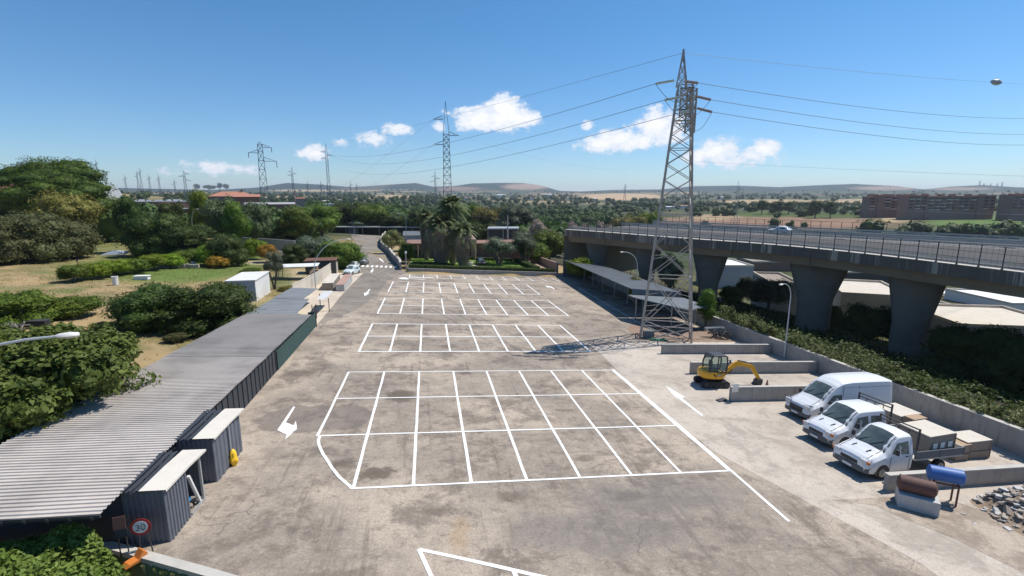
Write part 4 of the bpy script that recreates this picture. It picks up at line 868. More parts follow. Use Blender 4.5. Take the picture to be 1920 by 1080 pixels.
for px, top, lab in ((1833,339,'tallest radio mast on the hill behind the apartment block'),(1841,344,'short radio mast just right of the tallest mast on the hill'),(1854,345,'faint short radio mast midway along the hilltop'),(1866,344,'small radio mast left of the last one on the hilltop'),(1875,341,'tall radio mast at the right end of the hilltop')):
    b = spot(px, 5550); H = hat(b, top); t = thing('radio_mast', lab, 'mast', b, 0, 'radio masts on the far hill'); m = MB(); lattice(m, [(-2,4,4),(H*.35,3.4,3.4),(H*.7,3,3),(H,2.2,2.2)], Vector((0,0,0)), 2.2, 1.2); m.build('lattice_body', MAT['steel_far'], t)
# conductors
eL = {e[1]: e[2] for e in ends if e[0] == 'L'}; eR = {e[1]: e[2] for e in ends if e[0] == 'R'}
for i, (lab, k) in enumerate((('uppermost of three conductors running left from the tall pylon',0),('middle of three conductors running left from the tall pylon',1),('lowest of three conductors running left from the tall pylon',2))):
    end = (t622[0], t622[1], t622[2])[i]
    if i == 2: end = P3(645, 318, 238)
    sag_wire('power_line', eL[i], end, (4.0, 4.6, 3.6)[i], .024, lab, grp='conductors of the nearest power line')
top = Vector(mp.location)+Vector((0,0,27.3))+Vector((.42,.907,0))*-.5
sag_wire('earth_wire', top, P3(622,271,240), .6, .016, 'earth wire from the tip of the tall pylon towards the far left pylons', grp='conductors of the nearest power line')
for i, (row, lab) in enumerate(((222,'uppermost conductor running right from the tall pylon'),(252,'middle conductor running right from the tall pylon'),(272,'lowest conductor running right from the tall pylon'))):
    sag_wire('power_line', eR[i], P3(1920, row, 95), .8, .024, lab, over=.5, grp='conductors of the nearest power line')
sag_wire('earth_wire', top, P3(1920, 158, 95), .3, .016, 'earth wire running right from the tip of the tall pylon', over=.5, grp='conductors of the nearest power line', mat='pale_wire')
o = blob('marker_ball', MAT['galv'], P3(1868,154,88), (.75,.55,.5), 2, .12); o.rotation_euler = (.2,.3,-.5); tag(o, 'small grey marker ball on the earth wire at the upper right', 'marker ball')
for i, (a, b, s, lab) in enumerate((((t842[0]), P3(500,420,300), 4, 'thin wire dropping left from the top arm of the slim pylon'), (t842[1], P3(1250,300,400), 8, 'thin wire running right from the slim pylon behind the palms'), (t842[2], P3(560,400,300), 4, 'thin wire dropping left from the lowest arm of the slim pylon'))):
    sag_wire('power_line', a, b, s, .02, lab, mat='pale_wire')
for i, (y0, y1, D0, D1, lab) in enumerate(((303,333,300,200,'faint distant wire low across the sky right of the tall pylon'),(389,404,240,120,'pale wire crossing in front of the brown apartment block'))):
    sag_wire('power_line', P3((1310,1620)[i], y0, D0), P3(2000, y1, D1), .6, (.04,.05)[i], lab, mat='pale_wire')

# ------------------------------------------------------------------ street lamps and poles
def lamp(base, H, arm, rise, label, grp='curved street lamps', r=.06, head=.55, name='street_lamp', mat='lamp_grey'):
    t = thing(name, label, 'street lamp', base, 0, grp); arm = Vector(arm); L = arm.length; d = arm.normalized()
    m = MB(); m.cyl((0,0,-.3),(0,0,H-rise), r*1.25, r*.85, 10); m.build('post', MAT[mat], t)
    pts = [Vector((0,0,H-rise))]+[Vector((0,0,H-rise))+d*(L*(1-math.cos(a)))+Vector((0,0,rise*math.sin(a))) for a in [i*math.pi/2/9 for i in range(1, 10)]]
    m = MB(); m.tube(pts, [r*.85-(r*.3)*i/len(pts) for i in range(len(pts)+1)], 8); m.build('arm', MAT[mat], t, smooth=True)
    e = pts[-1]; m = MB(); s = Vector((-d.y, d.x, 0)); secs = []
    for f, w, h in ((0,.04,.03),(.15,.10,.06),(.6,.15,.08),(.92,.12,.06),(1,.04,.03)):
        q = e+d*(f*head); secs.append([q+s*(w*math.cos(a))+Vector((0,0,h*math.sin(a)+.01)) for a in [2*math.pi*k/10 for k in range(11)]])
    m.loft(secs); m.build('lamp_head', MAT['white_panel'], t, smooth=True); return t
h_ = P3(104, 631, 12.2); b_ = Vector((h_.x-3.6, h_.y-.5, Tf(h_.x-3.6, h_.y-.5)))
lamp(b_, h_.z-b_.z, (3.6, .5, 0), 2.0, 'street lamp reaching in from the left edge over the broad leaved tree', head=.5)
d_ = ray(1471, 664); k_ = 31.45/d_[0]; q_ = Vector(CP+d_*k_)
lamp(q_, hat(q_, 527), (-1.9, -1.2, 0), 1.5, 'street lamp fixed to the tall right wall beside the bay walls', r=.055)
b_ = spot(1192, 72); lamp(b_, hat(b_, 471), (-2.5, -.6, 0), 2.2, 'street lamp arching over the back of the long carport')
b_ = g(592, 541); b_ = Vector((b_.x, b_.y, b_.z)); lamp(b_, hat(b_, 450), (4.6, .6, 0), 4.4, 'street lamp by the corrugated fence with its arm reaching right over trees', r=.07)
b_ = spot(763.5, 135); lamp(b_, hat(b_, 400), (-1.7, .3, 0), 1.8, 'street lamp standing behind the yellow flowering tree')
b_ = spot(366, 120); lamp(b_, hat(b_, 392), (1.3, 0, 0), 3.2, 'pale street lamp among the trees below the long low building')
b_ = spot(665, 196); t = lamp(b_, hat(b_, 418), (1.6, 0, 0), .2, 'double armed lamp post at the far end of the road', head=.7)
m = MB(); m.beam((0,0,hat(b_,418)),(-1.6,0,hat(b_,418)),.09); m.box((-1.8,0,hat(b_,418)),(.7,.25,.12)); m.build('arm', MAT['lamp_grey'], t)
b_ = g(765, 511); b_ = Vector((-4.4, 97.2, Tf(-4.4,97.2))); t = thing('lamp_post', 'short post with a small globe at the left corner of the garden hedge', 'lamp post', b_)
m = MB(); m.cyl((0,0,0),(0,0,3.2),.09,n=8); m.build('post', MAT['galv'], t); m = MB(); m.lathe([(0,3.0),(.18,3.15),(.22,3.35),(.14,3.55),(0,3.6)], n=10); m.build('globe', MAT['white_panel'], t, smooth=True)
b_ = spot(952, 128); t = thing('utility_pole', 'plain pale utility pole behind the villa beside the dark roofed shed', 'pole', b_); m = MB(); m.cyl((0,0,0),(0,0,hat(b_,404)),.2,.13,8); m.build('pole', MAT['concrete_light'], t)
pt = b_+Vector((0,0,hat(b_,406))); sag_wire('telephone_line', pt, P3(870,404,130), .3, .03, 'cable running left from the utility pole to the palm trees'); sag_wire('telephone_line', pt, P3(1062,440,110), .5, .03, 'cable running down to the right from the utility pole')
b_ = spot(558.5, 230); t = thing('utility_pole', 'thin red and white pole rising from the woods left of the slender pylon', 'pole', b_); m = MB(); m.cyl((0,0,0),(0,0,hat(b_,352)),.16,.13,8); m.build('pole', MAT['pink_wall'], t)
b_ = spot(297, 104); t = thing('utility_pole', 'leaning grey wooden pole beside the pile of planks', 'pole', b_); m = MB(); m.cyl((0,0,0),(-.3,0,hat(b_,417)),.14,.1,8); m.build('pole', MAT['wood_grey'], t)
for px, r0, r1, lab in ((46,612,572,'small dark garden lamp below the bushes on the left'),(148,512,487,'small dark garden lamp at the end of the vine row')):
    b_ = hit(px, r0); t = thing('garden_lamp', lab, 'garden lamp', b_); H = hat(b_, r1); m = MB(); m.cyl((0,0,0),(0,0,H),.05,n=6); m.build('post', MAT['dark_steel'], t); m = MB(); m.box((0,0,H),(.55,.35,.07)); m.box((0,0,H-.12),(.2,.15,.15)); m.build('lamp_head', MAT['dark_steel'], t)
# ------------------------------------------------------------------ vehicles (local +x is forward)
def vring(s):
    x, zb, zl, zt, hw, ht = s; c = min(.13, (zt-zl)*.45)
    h = [(-hw*.93, zb), (-hw, zb+.18), (-hw, zl), (-ht, zt-c), (-ht+.14, zt-c*.15), (0, zt+.03)]
    return [Vector((-x, y, z)) for y, z in h]+[Vector((-x, -y, z)) for y, z in h[-2::-1]]
def lerp_sec(secs, x):
    for a, b in zip(secs, secs[1:]):
        if a[0] <= x <= b[0]: f = (x-a[0])/max(1e-6, b[0]-a[0]); return tuple(p+(q-p)*f for p, q in zip(a, b))
    return secs[-1] if x > secs[-1][0] else secs[0]
def fine(secs, n=5):
    out = []
    for i in range(len(secs)-1):
        p0 = secs[max(0, i-1)]; p1 = secs[i]; p2 = secs[i+1]; p3 = secs[min(len(secs)-1, i+2)]
        for j in range(n):
            t = j/n; q = []
            for k in range(6):
                m1 = (p2[k]-p0[k])*.28; m2 = (p3[k]-p1[k])*.28; q.append((2*t**3-3*t*t+1)*p1[k]+(t**3-2*t*t+t)*m1+(-2*t**3+3*t*t)*p2[k]+(t**3-t*t)*m2)
            q[0] = p1[0]+(p2[0]-p1[0])*t; out.append(tuple(q))
    return out+[secs[-1]]
def sidewin(t, secs, poly, name='side_window', mat='glass', off=.012, both=True):
    """poly in (x behind nose, z); laid on the sloping cabin side"""
    for s in ((-1, 1) if both else (both,)):
        m = MB(); pts = []
        for x, z in poly:
            S = lerp_sec(secs, x); _, zb, zl, zt, hw, ht = S; c = min(.13, (zt-zl)*.45); f = min(1, max(0, (z-zl)/max(.05, zt-c-zl))); y = hw+(ht-hw)*f+off; pts.append((-x, s*y, z))
        m.face(*(pts if s < 0 else pts[::-1])); m.build(name, MAT[mat], t)
def screen(t, secs, xa, xb, inset=.07, mat='glass', name='windscreen', n=6):
    if mat == 'glass' and inset > .04:
        d_ = (xb-xa)*.05; screen(t, secs, xa-d_, xb+d_, inset-.045, 'black_plastic', name+'_seal', n)
    m = MB(); rows = []
    for i in range(n+1):
        x = xa+(xb-xa)*i/n; r = vring(lerp_sec(secs, x))[3:8]; y0 = r[0].y*(1-inset); row = []
        for k in range(9):
            u = k/8; y = y0+(-y0-y0)*u
            z = np.interp(y, [p.y for p in r], [p.z for p in r]); row.append(Vector((-x, y, z+(.016 if mat == 'glass' else .008))))
        rows.append(row)
    m.raw([p for r in rows for p in r], [(i*9+k, i*9+k+1, (i+1)*9+k+1, (i+1)*9+k) for i in range(n) for k in range(8)]); return m.build(name, MAT[mat], t, smooth=True)
def wheel(t, x, y, r=.34, w=.22, dual=False):
    m = MB(); s = 1 if y > 0 else -1; m.cyl((-x, y-s*w, r), (-x, y, r), r, n=20); m.cyl((-x, y, r), (-x, y+s*.012, r), r*.86, r*.8, n=20); o = m.build('wheel', MAT['rubber'], t, smooth=True)
    m = MB(); m.cyl((-x, y+s*.012, r), (-x, y+s*.02, r), r*.6, n=14)
    for k in range(6): a = k*math.pi/3; m.beam((-x, y+s*.026, r), (-x+math.cos(a)*r*.55, y+s*.026, r+math.sin(a)*r*.55), .03, .02)
    m.build('rim', MAT['rim'], o)
def arch(t, x, hw, r=.42, z=.34):
    for s in (-1, 1):
        m = MB(); pts = [(-x+r*math.cos(a), s*(hw+.006), z+r*math.sin(a)) for a in [math.pi*k/10-.35*(0) for k in range(11)]]; pts = pts+[(-x-r, s*(hw-.006), z-.12), (-x+r, s*(hw-.006), z-.12)]
        m.face(*(pts if s < 0 else pts[::-1])); m.build('wheel_arch', MAT['black_plastic'], t)
def front(t, hw, zb, lamps, grille, zbump, bump=True, plate=True, amber=False):
    if bump:
        m = MB(); secs = []
        for f in (-1,-.9,-.6,0,.6,.9,1): y = f*(hw+.02); x = .13 if abs(f) > .95 else (.02 if abs(f) > .8 else -.05 if abs(f) > .3 else -.08); secs.append([Vector((-x-.16, y, zb)), Vector((-x, y, zb+.03)), Vector((-x, y, zbump-.05)), Vector((-x-.14, y, zbump))])
        m.loft(secs, cap=False); m.build('bumper', MAT['bumper_grey'], t, smooth=True)
    for s in (-1, 1):
        m = MB(); m.raw([(-.02, s*lamps[0], lamps[2]), (-.10, s*lamps[1], lamps[2]+.02), (-.36, s*(lamps[1]+.05), lamps[3]), (-.14, s*lamps[0], lamps[3]-.05), (.02-.02, s*lamps[0], lamps[2]+.06)], [(0,1,2,3)]); m.box((-.07, s*(lamps[0]+lamps[1])/2, (lamps[2]+lamps[3])/2-.03), (.13, lamps[1]-lamps[0], lamps[3]-lamps[2]-.06)); m.build('headlight', MAT['headlamp'], t)
        if amber: m = MB(); m.box((-.09, s*(lamps[1]+.06), lamps[2]+.08), (.12,.09,.12)); m.build('indicator', MAT['amber'], t)
    m = MB(); m.box((-.015, 0, (grille[0]+grille[1])/2), (.07, grille[2]*2, grille[1]-grille[0])); m.build('grille', MAT['black_plastic'], t)
    m = MB(); m.box((.09, 0, zb+.13), (.012,.5,.11)); m.build('number_plate', MAT['plate_white'], t)
def mirror(t, x, y, z):
    for s in (-1, 1): m = MB(); m.box((-x, s*(y+.13), z), (.1,.16,.28)); m.beam((-x-.03, s*(y-.05), z-.08), (-x, s*(y+.1), z-.08), .05); m.build('wing_mirror', MAT['black_plastic'], t, bevel=.02)
def wiper(t, secs, x):
    m = MB()
    for s in (-1, 1):
        for a, b in zip((.2,.45,.7,.95),(.45,.7,.95,1.2)): m.beam((-a, s*.72, np.interp(.72, [0,.8,1.],[lerp_sec(secs,a)[3]+.03, lerp_sec(secs,a)[3]+.002, lerp_sec(secs,a)[3]-.1])), (-b, s*.74, np.interp(.74, [0,.8,1.],[lerp_sec(secs,b)[3]+.03, lerp_sec(secs,b)[3]+.002, lerp_sec(secs,b)[3]-.1])), .014)
    m.build('bonnet_seam', MAT['bumper_grey'], t); m = MB()
    for y in (-.5,.1):
        S = lerp_sec(secs, x); S2 = lerp_sec(secs, x+.32); m.beam((-x, y, S[3]+.045), (-x-.32, y+.45, S2[3]+.035), .022)
    m.build('wiper', MAT['black_plastic'], t)
CABF = lambda L, h, hr, dx=0: [(0,.42,.62,.80,.84,.74),(.10,.34,.72,.98,.93,.84),(.30,.30,.85,1.10,.98,.88),(.62,.28,1.0,1.22,1.0,.88),(1.02,.28,1.12,1.36,1.0,.88),(1.30,.28,1.16,1.62,1.0,.86),(1.62,.28,1.2,1.90,1.0,.82),(1.86,.28,1.22,h,1.0,.82)]
def high_van(loc, rz):
    t = thing('parked_van', 'white high roof panel van with blank sides, farthest of the three parked together', 'van', loc, rz, slope=True)
    S = [(0,.40,.60,.78,.82,.72),(.12,.30,.75,.98,.94,.84),(.36,.27,.92,1.10,1.0,.90),(.72,.26,1.05,1.26,1.02,.90),(1.08,.26,1.14,1.46,1.02,.88),(1.45,.26,1.18,1.82,1.02,.85),(1.8,.26,1.22,2.12,1.02,.83),(2.1,.26,1.24,2.34,1.02,.83),(2.6,.26,1.26,2.54,1.02,.86),(3.2,.26,1.3,2.60,1.02,.88),(4.6,.26,1.3,2.62,1.02,.88),(6.0,.26,1.3,2.60,1.02,.88),(6.28,.28,1.3,2.52,1.0,.85),(6.36,.36,1.3,2.3,.95,.80)]
    F = fine(S, 4); m = MB(); m.loft([vring(s) for s in F]); m.build('body', MAT['van_white'], t, smooth=True)
    screen(t, F, 1.10, 1.86, .10); sidewin(t, F, [(1.25,1.25),(1.75,1.72),(2.35,1.78),(2.35,1.22)]); front(t, .97, .30, (.5,.92,.82,1.12), (.58,.86,.5), .60); mirror(t, 1.35, 1.05, 1.35); wiper(t, F, 1.1)
    for x in (.95, 4.85): arch(t, x, 1.02); [wheel(t, x, s*1.0) for s in (-1, 1)]
    m = MB()
    for s in (-1,1):
        for (x0,z0,x1,z1) in ((2.45,.45,2.45,2.3),(3.65,.45,3.65,2.3),(2.5,.95,6.2,.95),(2.5,2.2,6.2,2.2)): 
            y = lambda z: s*(1.022 if z < 1.3 else 1.02+(.88-1.02)*(z-1.3)/1.2+.004); m.beam((-x0,y(z0),z0),(-x1,y(z1),z1),.018)
    m.build('panel_seams', MAT['bumper_grey'], t)
    m = MB(); m.bx(-5.9,-2.5,-1.035,-1.02,.5,.62); m.bx(-5.9,-2.5,1.02,1.035,.5,.62); m.build('rub_strip', MAT['bumper_grey'], t)
    for s in (-1, 1): m = MB(); m.box((-6.37, s*.85, 1.2), (.03,.12,.5)); m.build('tail_light', MAT['sign_red'], t)
    return t
def pickup(loc, rz, label, double):
    t = thing('parked_truck', label, 'truck', loc, rz, slope=True, group='white flatbed trucks parked below the van'); h = 2.12
    Lc = 3.75 if double else 2.75
    S = [(0,.42,.62,.80,.86,.76),(.10,.34,.72,.96,.94,.84),(.30,.30,.85,1.06,.98,.90),(.62,.28,.98,1.18,1.0,.90),(1.05,.28,1.10,1.34,1.0,.88),(1.35,.28,1.14,1.62,1.0,.85),(1.66,.28,1.18,1.92,1.0,.82),(1.92,.28,1.2,2.08,1.0,.82),(2.3,.28,1.2,h,1.0,.83),(Lc-.15,.28,1.2,h,1.0,.83),(Lc,.30,1.2,h-.06,.98,.81)]
    F = fine(S, 4); m = MB(); m.loft([vring(s) for s in F]); m.build('body', MAT['van_white'], t, smooth=True)
    screen(t, F, 1.08, 1.84, .09); sidewin(t, F, [(1.42,1.24),(1.78,1.72),(2.45,1.80),(2.45,1.20)])
    if double: sidewin(t, F, [(2.66,1.22),(2.66,1.80),(3.4,1.78),(3.4,1.24)])
    front(t, .96, .30, (.55,.88,.78,1.02), (.62,.80,.45), .62, amber=True); mirror(t, 1.5, 1.02, 1.4); wiper(t, F, 1.08)
    m = MB()
    for y in (-.38, .38): m.beam((-.55, y, 1.19), (-.78, y+.06, 1.27), .05, .02)
    m.build('bonnet_vents', MAT['black_plastic'], t)
    m = MB()
    for s in (-1,1):
        for x0 in ((1.35, 2.55, 3.5) if double else (1.35, 2.55)): m.beam((-x0, s*1.006, .4), (-x0, s*1.006, 1.15), .016)
    m.build('door_seams', MAT['bumper_grey'], t)
    for s in (-1,1): m = MB(); m.box((-2.35, s*1.01, 1.08), (.16,.03,.045)); m.build('door_handle', MAT['black_plastic'], t)
    Lb = 6.3 if double else 6.1; m = MB(); m.bx(-Lb, -Lc-.12, -1.05, 1.05, .82, .9); m.build('flatbed', MAT['galv'], t)
    m = MB()
    for y in (-.45,.45): m.bx(-Lb+.1, -1.5, y-.05, y+.05, .48, .8)
    m.build('chassis', MAT['black_plastic'], t)
    for s in (-1, 1): m = MB(); m.bx(-Lb, -Lc-.12, s*1.05-.02, s*1.05+.02, .903, 1.28); [m.bx(-x-.03, -x+.03, s*1.05-.035, s*1.05+.035, .9, 1.3) for x in (Lc+.15,(Lc+Lb)/2,Lb-.04)]; m.build('dropside', MAT['galv' if double else 'roof_blue_grey'], t)
    m = MB(); m.bx(-Lb-.02, -Lb+.02, -1.03, 1.03, .903, 1.28); m.build('tailgate', MAT['galv' if double else 'white_panel'], t)
    m = MB()
    for s in (-1, 1): m.beam((-Lc-.2, s*.98, .9), (-Lc-.2, s*.98, 2.42), .07)
    for z in (2.2, 2.38): m.beam((-Lc-.2,-1.0,z),(-Lc-.2,1.0,z),.055)
    for y in (-.5,0,.5): m.beam((-Lc-.2,y,.9),(-Lc-.2,y,2.2),.03)
    m.build('ladder_rack', MAT['dark_steel'], t)
    for x in (.95, 4.7): 
        if x < 2: arch(t, x, 1.0)
        for s in (-1, 1): wheel(t, x, s*.99)
    return t
def at_plane(x, y): return Vector((x, y, SX*x+SY*y))
high_van(at_plane(22.35, 25.7), math.pi+.07)
pickup(at_plane(20.85, 22.35), math.pi+.09, 'white double cab flatbed truck, middle vehicle of the three parked together', True)
pickup(at_plane(20.1, 19.35), math.pi+.09, 'white single cab flatbed truck nearest the camera in the row of three', False)
def crate(x, y, z, sx, sy, sz, rz, label, mt='block_brown', lid='cardboard', grp='crates and boxes behind the trucks', name='crate'):
    t = thing(name, label, 'crate', at_plane(x, y)+Vector((0,0,z)), rz, grp); m = MB(); m.bx(-sx/2,sx/2,-sy/2,sy/2,0,sz); m.build('box', MAT[mt], t)
    m = MB(); m.bx(-sx/2-.02,sx/2+.02,-sy/2-.02,sy/2+.02,sz+.002,sz+.04); m.build('lid', MAT[lid], t)
    m = MB()
    for s in (-1,1):
        for q in (-1,1): m.beam((s*sx/2*.985,q*(sy/2+.015),0),(s*sx/2*.985,q*(sy/2+.015),sz),.06,.03)
        m.beam((-sx/2,s*(sy/2+.012),sz*.45),(sx/2,s*(sy/2+.012),sz*.45),.07,.02)
    m.build('battens', MAT[mt], t); return t
crate(26.6,22.85,.91,1.5,1.5,.72,.09,'pale square box loaded on the bed of the double cab truck','block_brown','cream')
crate(24.9,19.7,.91,1.7,1.5,1.05,.09,'large brown crate with a beige lid on the single cab truck bed','block_brown','cream')
m = MB()
for x in (-.5,0,.5): m.box((x,-.79,.55),(.28,.02,.3))
o = m.build('paper_notices', MAT['white_panel']); o.parent = bpy.data.objects['crate.001'] if 'crate.001' in bpy.data.objects else None
crate(27.5,20.2,0,1.0,.8,.85,.09,'low crate with an orange brown lid between two beige topped boxes','block_brown','cardboard')
crate(28.7,20.5,0,1.6,1.1,1.0,.02,'wide beige topped box standing nearest the tall right wall','block_brown','cream')
crate(25.6,20.95,1.96-.95,.9,.5,1.0,.09,'small brown box with an orange lid behind the single cab truck','cardboard','cardboard')
CAR = [(0,.30,.45,.55,.66,.58),(.10,.22,.52,.68,.78,.70),(.45,.18,.62,.80,.85,.76),(1.0,.18,.72,.92,.87,.76),(1.35,.18,.78,1.08,.87,.70),(1.75,.18,.82,1.33,.87,.64),(2.1,.18,.84,1.46,.87,.62),(2.9,.18,.86,1.48,.87,.62),(3.5,.18,.88,1.36,.86,.60),(3.9,.20,.88,1.08,.83,.64),(4.08,.30,.8,.92,.76,.62)]
def car(loc, rz, label, paint, slope=True, rack=False, grp=None):
    t = thing('parked_car' if rack is not None else 'moving_car', label, 'car', loc, rz, grp, slope=slope); F = fine(CAR, 3); m = MB(); m.loft([vring(s) for s in F]); m.build('body', MAT[paint], t, smooth=True)
    screen(t, F, 1.15, 1.95, .08); screen(t, F, 3.35, 3.92, .1, name='rear_window'); sidewin(t, F, [(1.5,.86),(1.85,1.24),(2.4,1.33),(2.4,.88)]); sidewin(t, F, [(2.48,.88),(2.48,1.33),(3.15,1.28),(3.4,.95)])
    for s in (-1,1):
        m = MB(); m.box((-.14, s*.62, .63), (.2,.26,.13)); m.build('headlight', MAT['headlamp'], t); m = MB(); m.box((-4.02, s*.68, .82), (.08,.16,.2)); m.build('tail_light', MAT['sign_red'], t)
    m = MB(); m.box((0,0,.42),(.05,.8,.14)); m.build('grille', MAT['black_plastic'], t); m = MB(); m.box((-4.09,0,.5),(.04,1.2,.18)); m.build('rear_bumper', MAT['bumper_grey'], t)
    for x in (.78, 3.25):
        arch(t, x, .87, .36, .3)
        for s in (-1,1): wheel(t, x, s*.86, .3, .2)
    return t
b_ = g(649,516); car(b_, math.radians(-108), 'pale hatchback parked on the concrete strip, front one under the trees', 'aqua_white')
b_ = g(656,507); car(b_, math.radians(-98), 'white car parked directly behind the pale hatchback', 'van_white')
b_ = g(677,497)+Vector((.4,4.1,-.16)); car(b_, math.radians(84), 'silver grey car seen from behind beyond the zebra crossing', 'silver_paint')
c_ = g(910,492); car(Vector((11.2,104,Tf(11.2,104)+.15)), math.radians(-85), 'black car parked in front of the villa beside the olive trees', 'black_paint')
d_ = ray(1464, 438); q = Vector(CP+d_*((4.04-CAMH)/d_[2])); nv = Vector((-.555,.832,0)); car(Vector((q.x, q.y, 4.04))+nv*2.3, math.atan2(.832,-.555), 'white car driving along the viaduct', 'van_white', slope=False, rack=None)
# ------------------------------------------------------------------ digger
def digger():
    b = g(1333, 722); t = thing('mini_excavator', 'yellow tracked mini digger with its arm stretched over the bay wall', 'excavator', b, -.06, slope=True)
    for y in (-.6, .6):
        m = MB(); L, r, w = .78, .24, .32; out = []
        for k in range(13): a = math.pi/2+math.pi*k/12; out.append((-L+r*math.cos(a), r+r*math.sin(a)))
        for k in range(13): a = -math.pi/2+math.pi*k/12; out.append((L+r*math.cos(a), r+r*math.sin(a)))
        m.side(out, y-w/2, y+w/2)
        for i in range(26):
            f = i/26; P_ = 4*L+2*math.pi*r; s = f*P_
            if s < 2*L: p = (-L+s, 2*r+.01); q = 0
            elif s < 2*L+math.pi*r: a = math.pi/2-(s-2*L)/r; p = (L+(r+.01)*math.cos(a), r+(r+.01)*math.sin(a)); q = a
            elif s < 4*L+math.pi*r: p = (L-(s-2*L-math.pi*r), -.0+.0); q = 0
            else: a = -math.pi/2-(s-4*L-math.pi*r)/r; p = (-L+(r+.01)*math.cos(a), r+(r+.01)*math.sin(a)); q = a
            m.box((p[0], y, p[1]), (.05,w+.01,.05))
        tr = m.build('track', MAT['track'], t); m = MB(); s = -1 if y < 0 else 1
        for x in (-L, L): m.cyl((x, y+s*w*.45, r), (x, y+s*(w/2+.02), r), .17, n=12)
        for x in (-.4,0,.4): m.cyl((x, y+s*w*.45, .12), (x, y+s*(w/2+.02), .12), .09, n=10)
        m.build('rollers', MAT['exc_dark'], tr)
    m = MB(); m.bx(-.5,.5,-.45,.45,.2,.5); m.cyl((0,0,.48),(0,0,.62),.42,n=20); m.build('undercarriage', MAT['exc_dark'], t)
    m = MB(); m.bx(.98,1.06,-.72,.72,.08,.42); m.bx(.5,1.0,-.5,-.38,.16,.28); m.bx(.5,1.0,.38,.5,.16,.28); m.build('dozer_blade', MAT['exc_dark'], t)
    # rounded yellow house
    m = MB(); secs = []
    for x, w, zb, zt in ((-.98,.30,.78,1.10),(-.92,.52,.68,1.22),(-.75,.68,.63,1.30),(-.4,.77,.6,1.34),(0,.78,.6,1.30),(.35,.74,.6,1.2),(.6,.6,.62,1.06),(.7,.42,.66,.95)):
        r = []
        for k in range(17): a = -math.pi/2+2*math.pi*k/16; cy, sz = math.cos(a), math.sin(a); e = .5; r.append(Vector((x, math.copysign(abs(cy)**e, cy)*w, (zb+zt)/2+math.copysign(abs(sz)**e, sz)*(zt-zb)/2)))
        secs.append(r)
    m.loft(secs); m.build('body', MAT['exc_yellow'], t, smooth=True)
    m = MB(); m.raw([(-.35,-.785,1.12),(-.12,-.785,.98),(-.05,-.785,.82),(-.28,-.785,.95)], [(0,1,2,3)]); m.box((.12,-.787,1.0),(.28,.01,.13)); m.build('side_decal', MAT['decal'], t)
    m = MB(); m.box((.12,-.795,1.0),(.2,.006,.07)); m.build('decal_bar', MAT['white_panel'], t)
    # cab
    ft = [(-.62,1.2),(-.66,1.75),(-.5,2.33),(-.38,2.4),(.55,2.4),(.66,2.32),(.72,1.75),(.66,1.15)]
    m = MB()
    for y in (-.68,.30):
        for a, b_ in zip(ft, ft[1:]): m.beam((a[0],y,a[1]),(b_[0],y,b_[1]),.08)
        m.beam((-.62,y,1.25),(.66,y,1.2),.08); m.beam((-.02,y,1.2),(.0,y,2.38),.06)
    for a in (ft[0],ft[2],ft[3],ft[4],ft[5],ft[7]): m.beam((a[0],-.68,a[1]),(a[0],.30,a[1]),.07)
    m.build('cab_frame', MAT['exc_dark'], t)
    m = MB(); m.side([(-.52,2.37),(-.4,2.46),(.56,2.46),(.7,2.38)], -.74, .36); m.build('cab_roof', MAT['exc_dark'], t, bevel=.03)
    m = MB()
    for y in (-.68,.30): m.face((-.6,y,1.27),(-.04,y,1.27),(-.02,y,2.32),(-.46,y,2.3),(-.63,y,1.75)); m.face((.02,y,1.27),(.64,y,1.24),(.69,y,1.75),(.6,y,2.3),(.03,y,2.32))
    m.face((-.64,-.64,1.3),(-.64,.27,1.3),(-.5,.27,2.3),(-.5,-.64,2.3)); m.face((.69,-.64,1.25),(.69,.27,1.25),(.62,.27,2.3),(.62,-.64,2.3)); m.build('cab_glass', MAT['cab_glass'], t)
    m = MB(); m.bx(-.35,.1,-.42,.08,1.3,1.42); m.bx(-.4,-.28,-.42,.08,1.42,1.95); m.build('seat', MAT['exc_dark'], t, bevel=.03)
    m = MB(); m.box((.85,-.75,2.05),(.05,.18,.2)); m.beam((.7,-.7,2.1),(.85,-.75,2.1),.03); m.build('mirror', MAT['exc_dark'], t)
    # boom
    def plate(name, pts, w, mat): m = MB(); m.side(pts, .18-w/2, .18+w/2); return m.build(name, MAT[mat], t, bevel=.012)
    plate('swing_post', [(.62,.62),(.98,.55),(1.08,.8),(.98,1.05),(.62,1.0)], .34, 'exc_yellow')
    B0, B1, B2 = (1.0,.85), (1.95,1.72), (3.1,1.42)
    plate('boom', [(.92,.78),(1.06,.74),(1.5,1.15),(1.95,1.42),(2.3,1.45),(3.12,1.28),(3.18,1.42),(3.05,1.55),(2.2,1.78),(1.9,1.82),(1.72,1.7),(1.3,1.32),(.94,.96)], .17, 'exc_yellow')
    plate('dipper_arm', [(2.95,1.5),(3.05,1.6),(3.28,1.5),(3.95,.5),(3.86,.36),(3.72,.44),(3.12,1.2)], .15, 'exc_yellow')
    m = MB(); m.side([(3.72,.46),(3.98,.52),(4.02,.3),(3.9,-.02),(3.66,-.05),(3.42,.02),(3.58,.16),(3.6,.34)], -.1, .46)
    for y in (-.06,.1,.26,.42): m.side([(3.44,.02),(3.56,.03),(3.32,-.06)], y-.03, y+.03)
    m.build('bucket', MAT['exc_dark'], t)
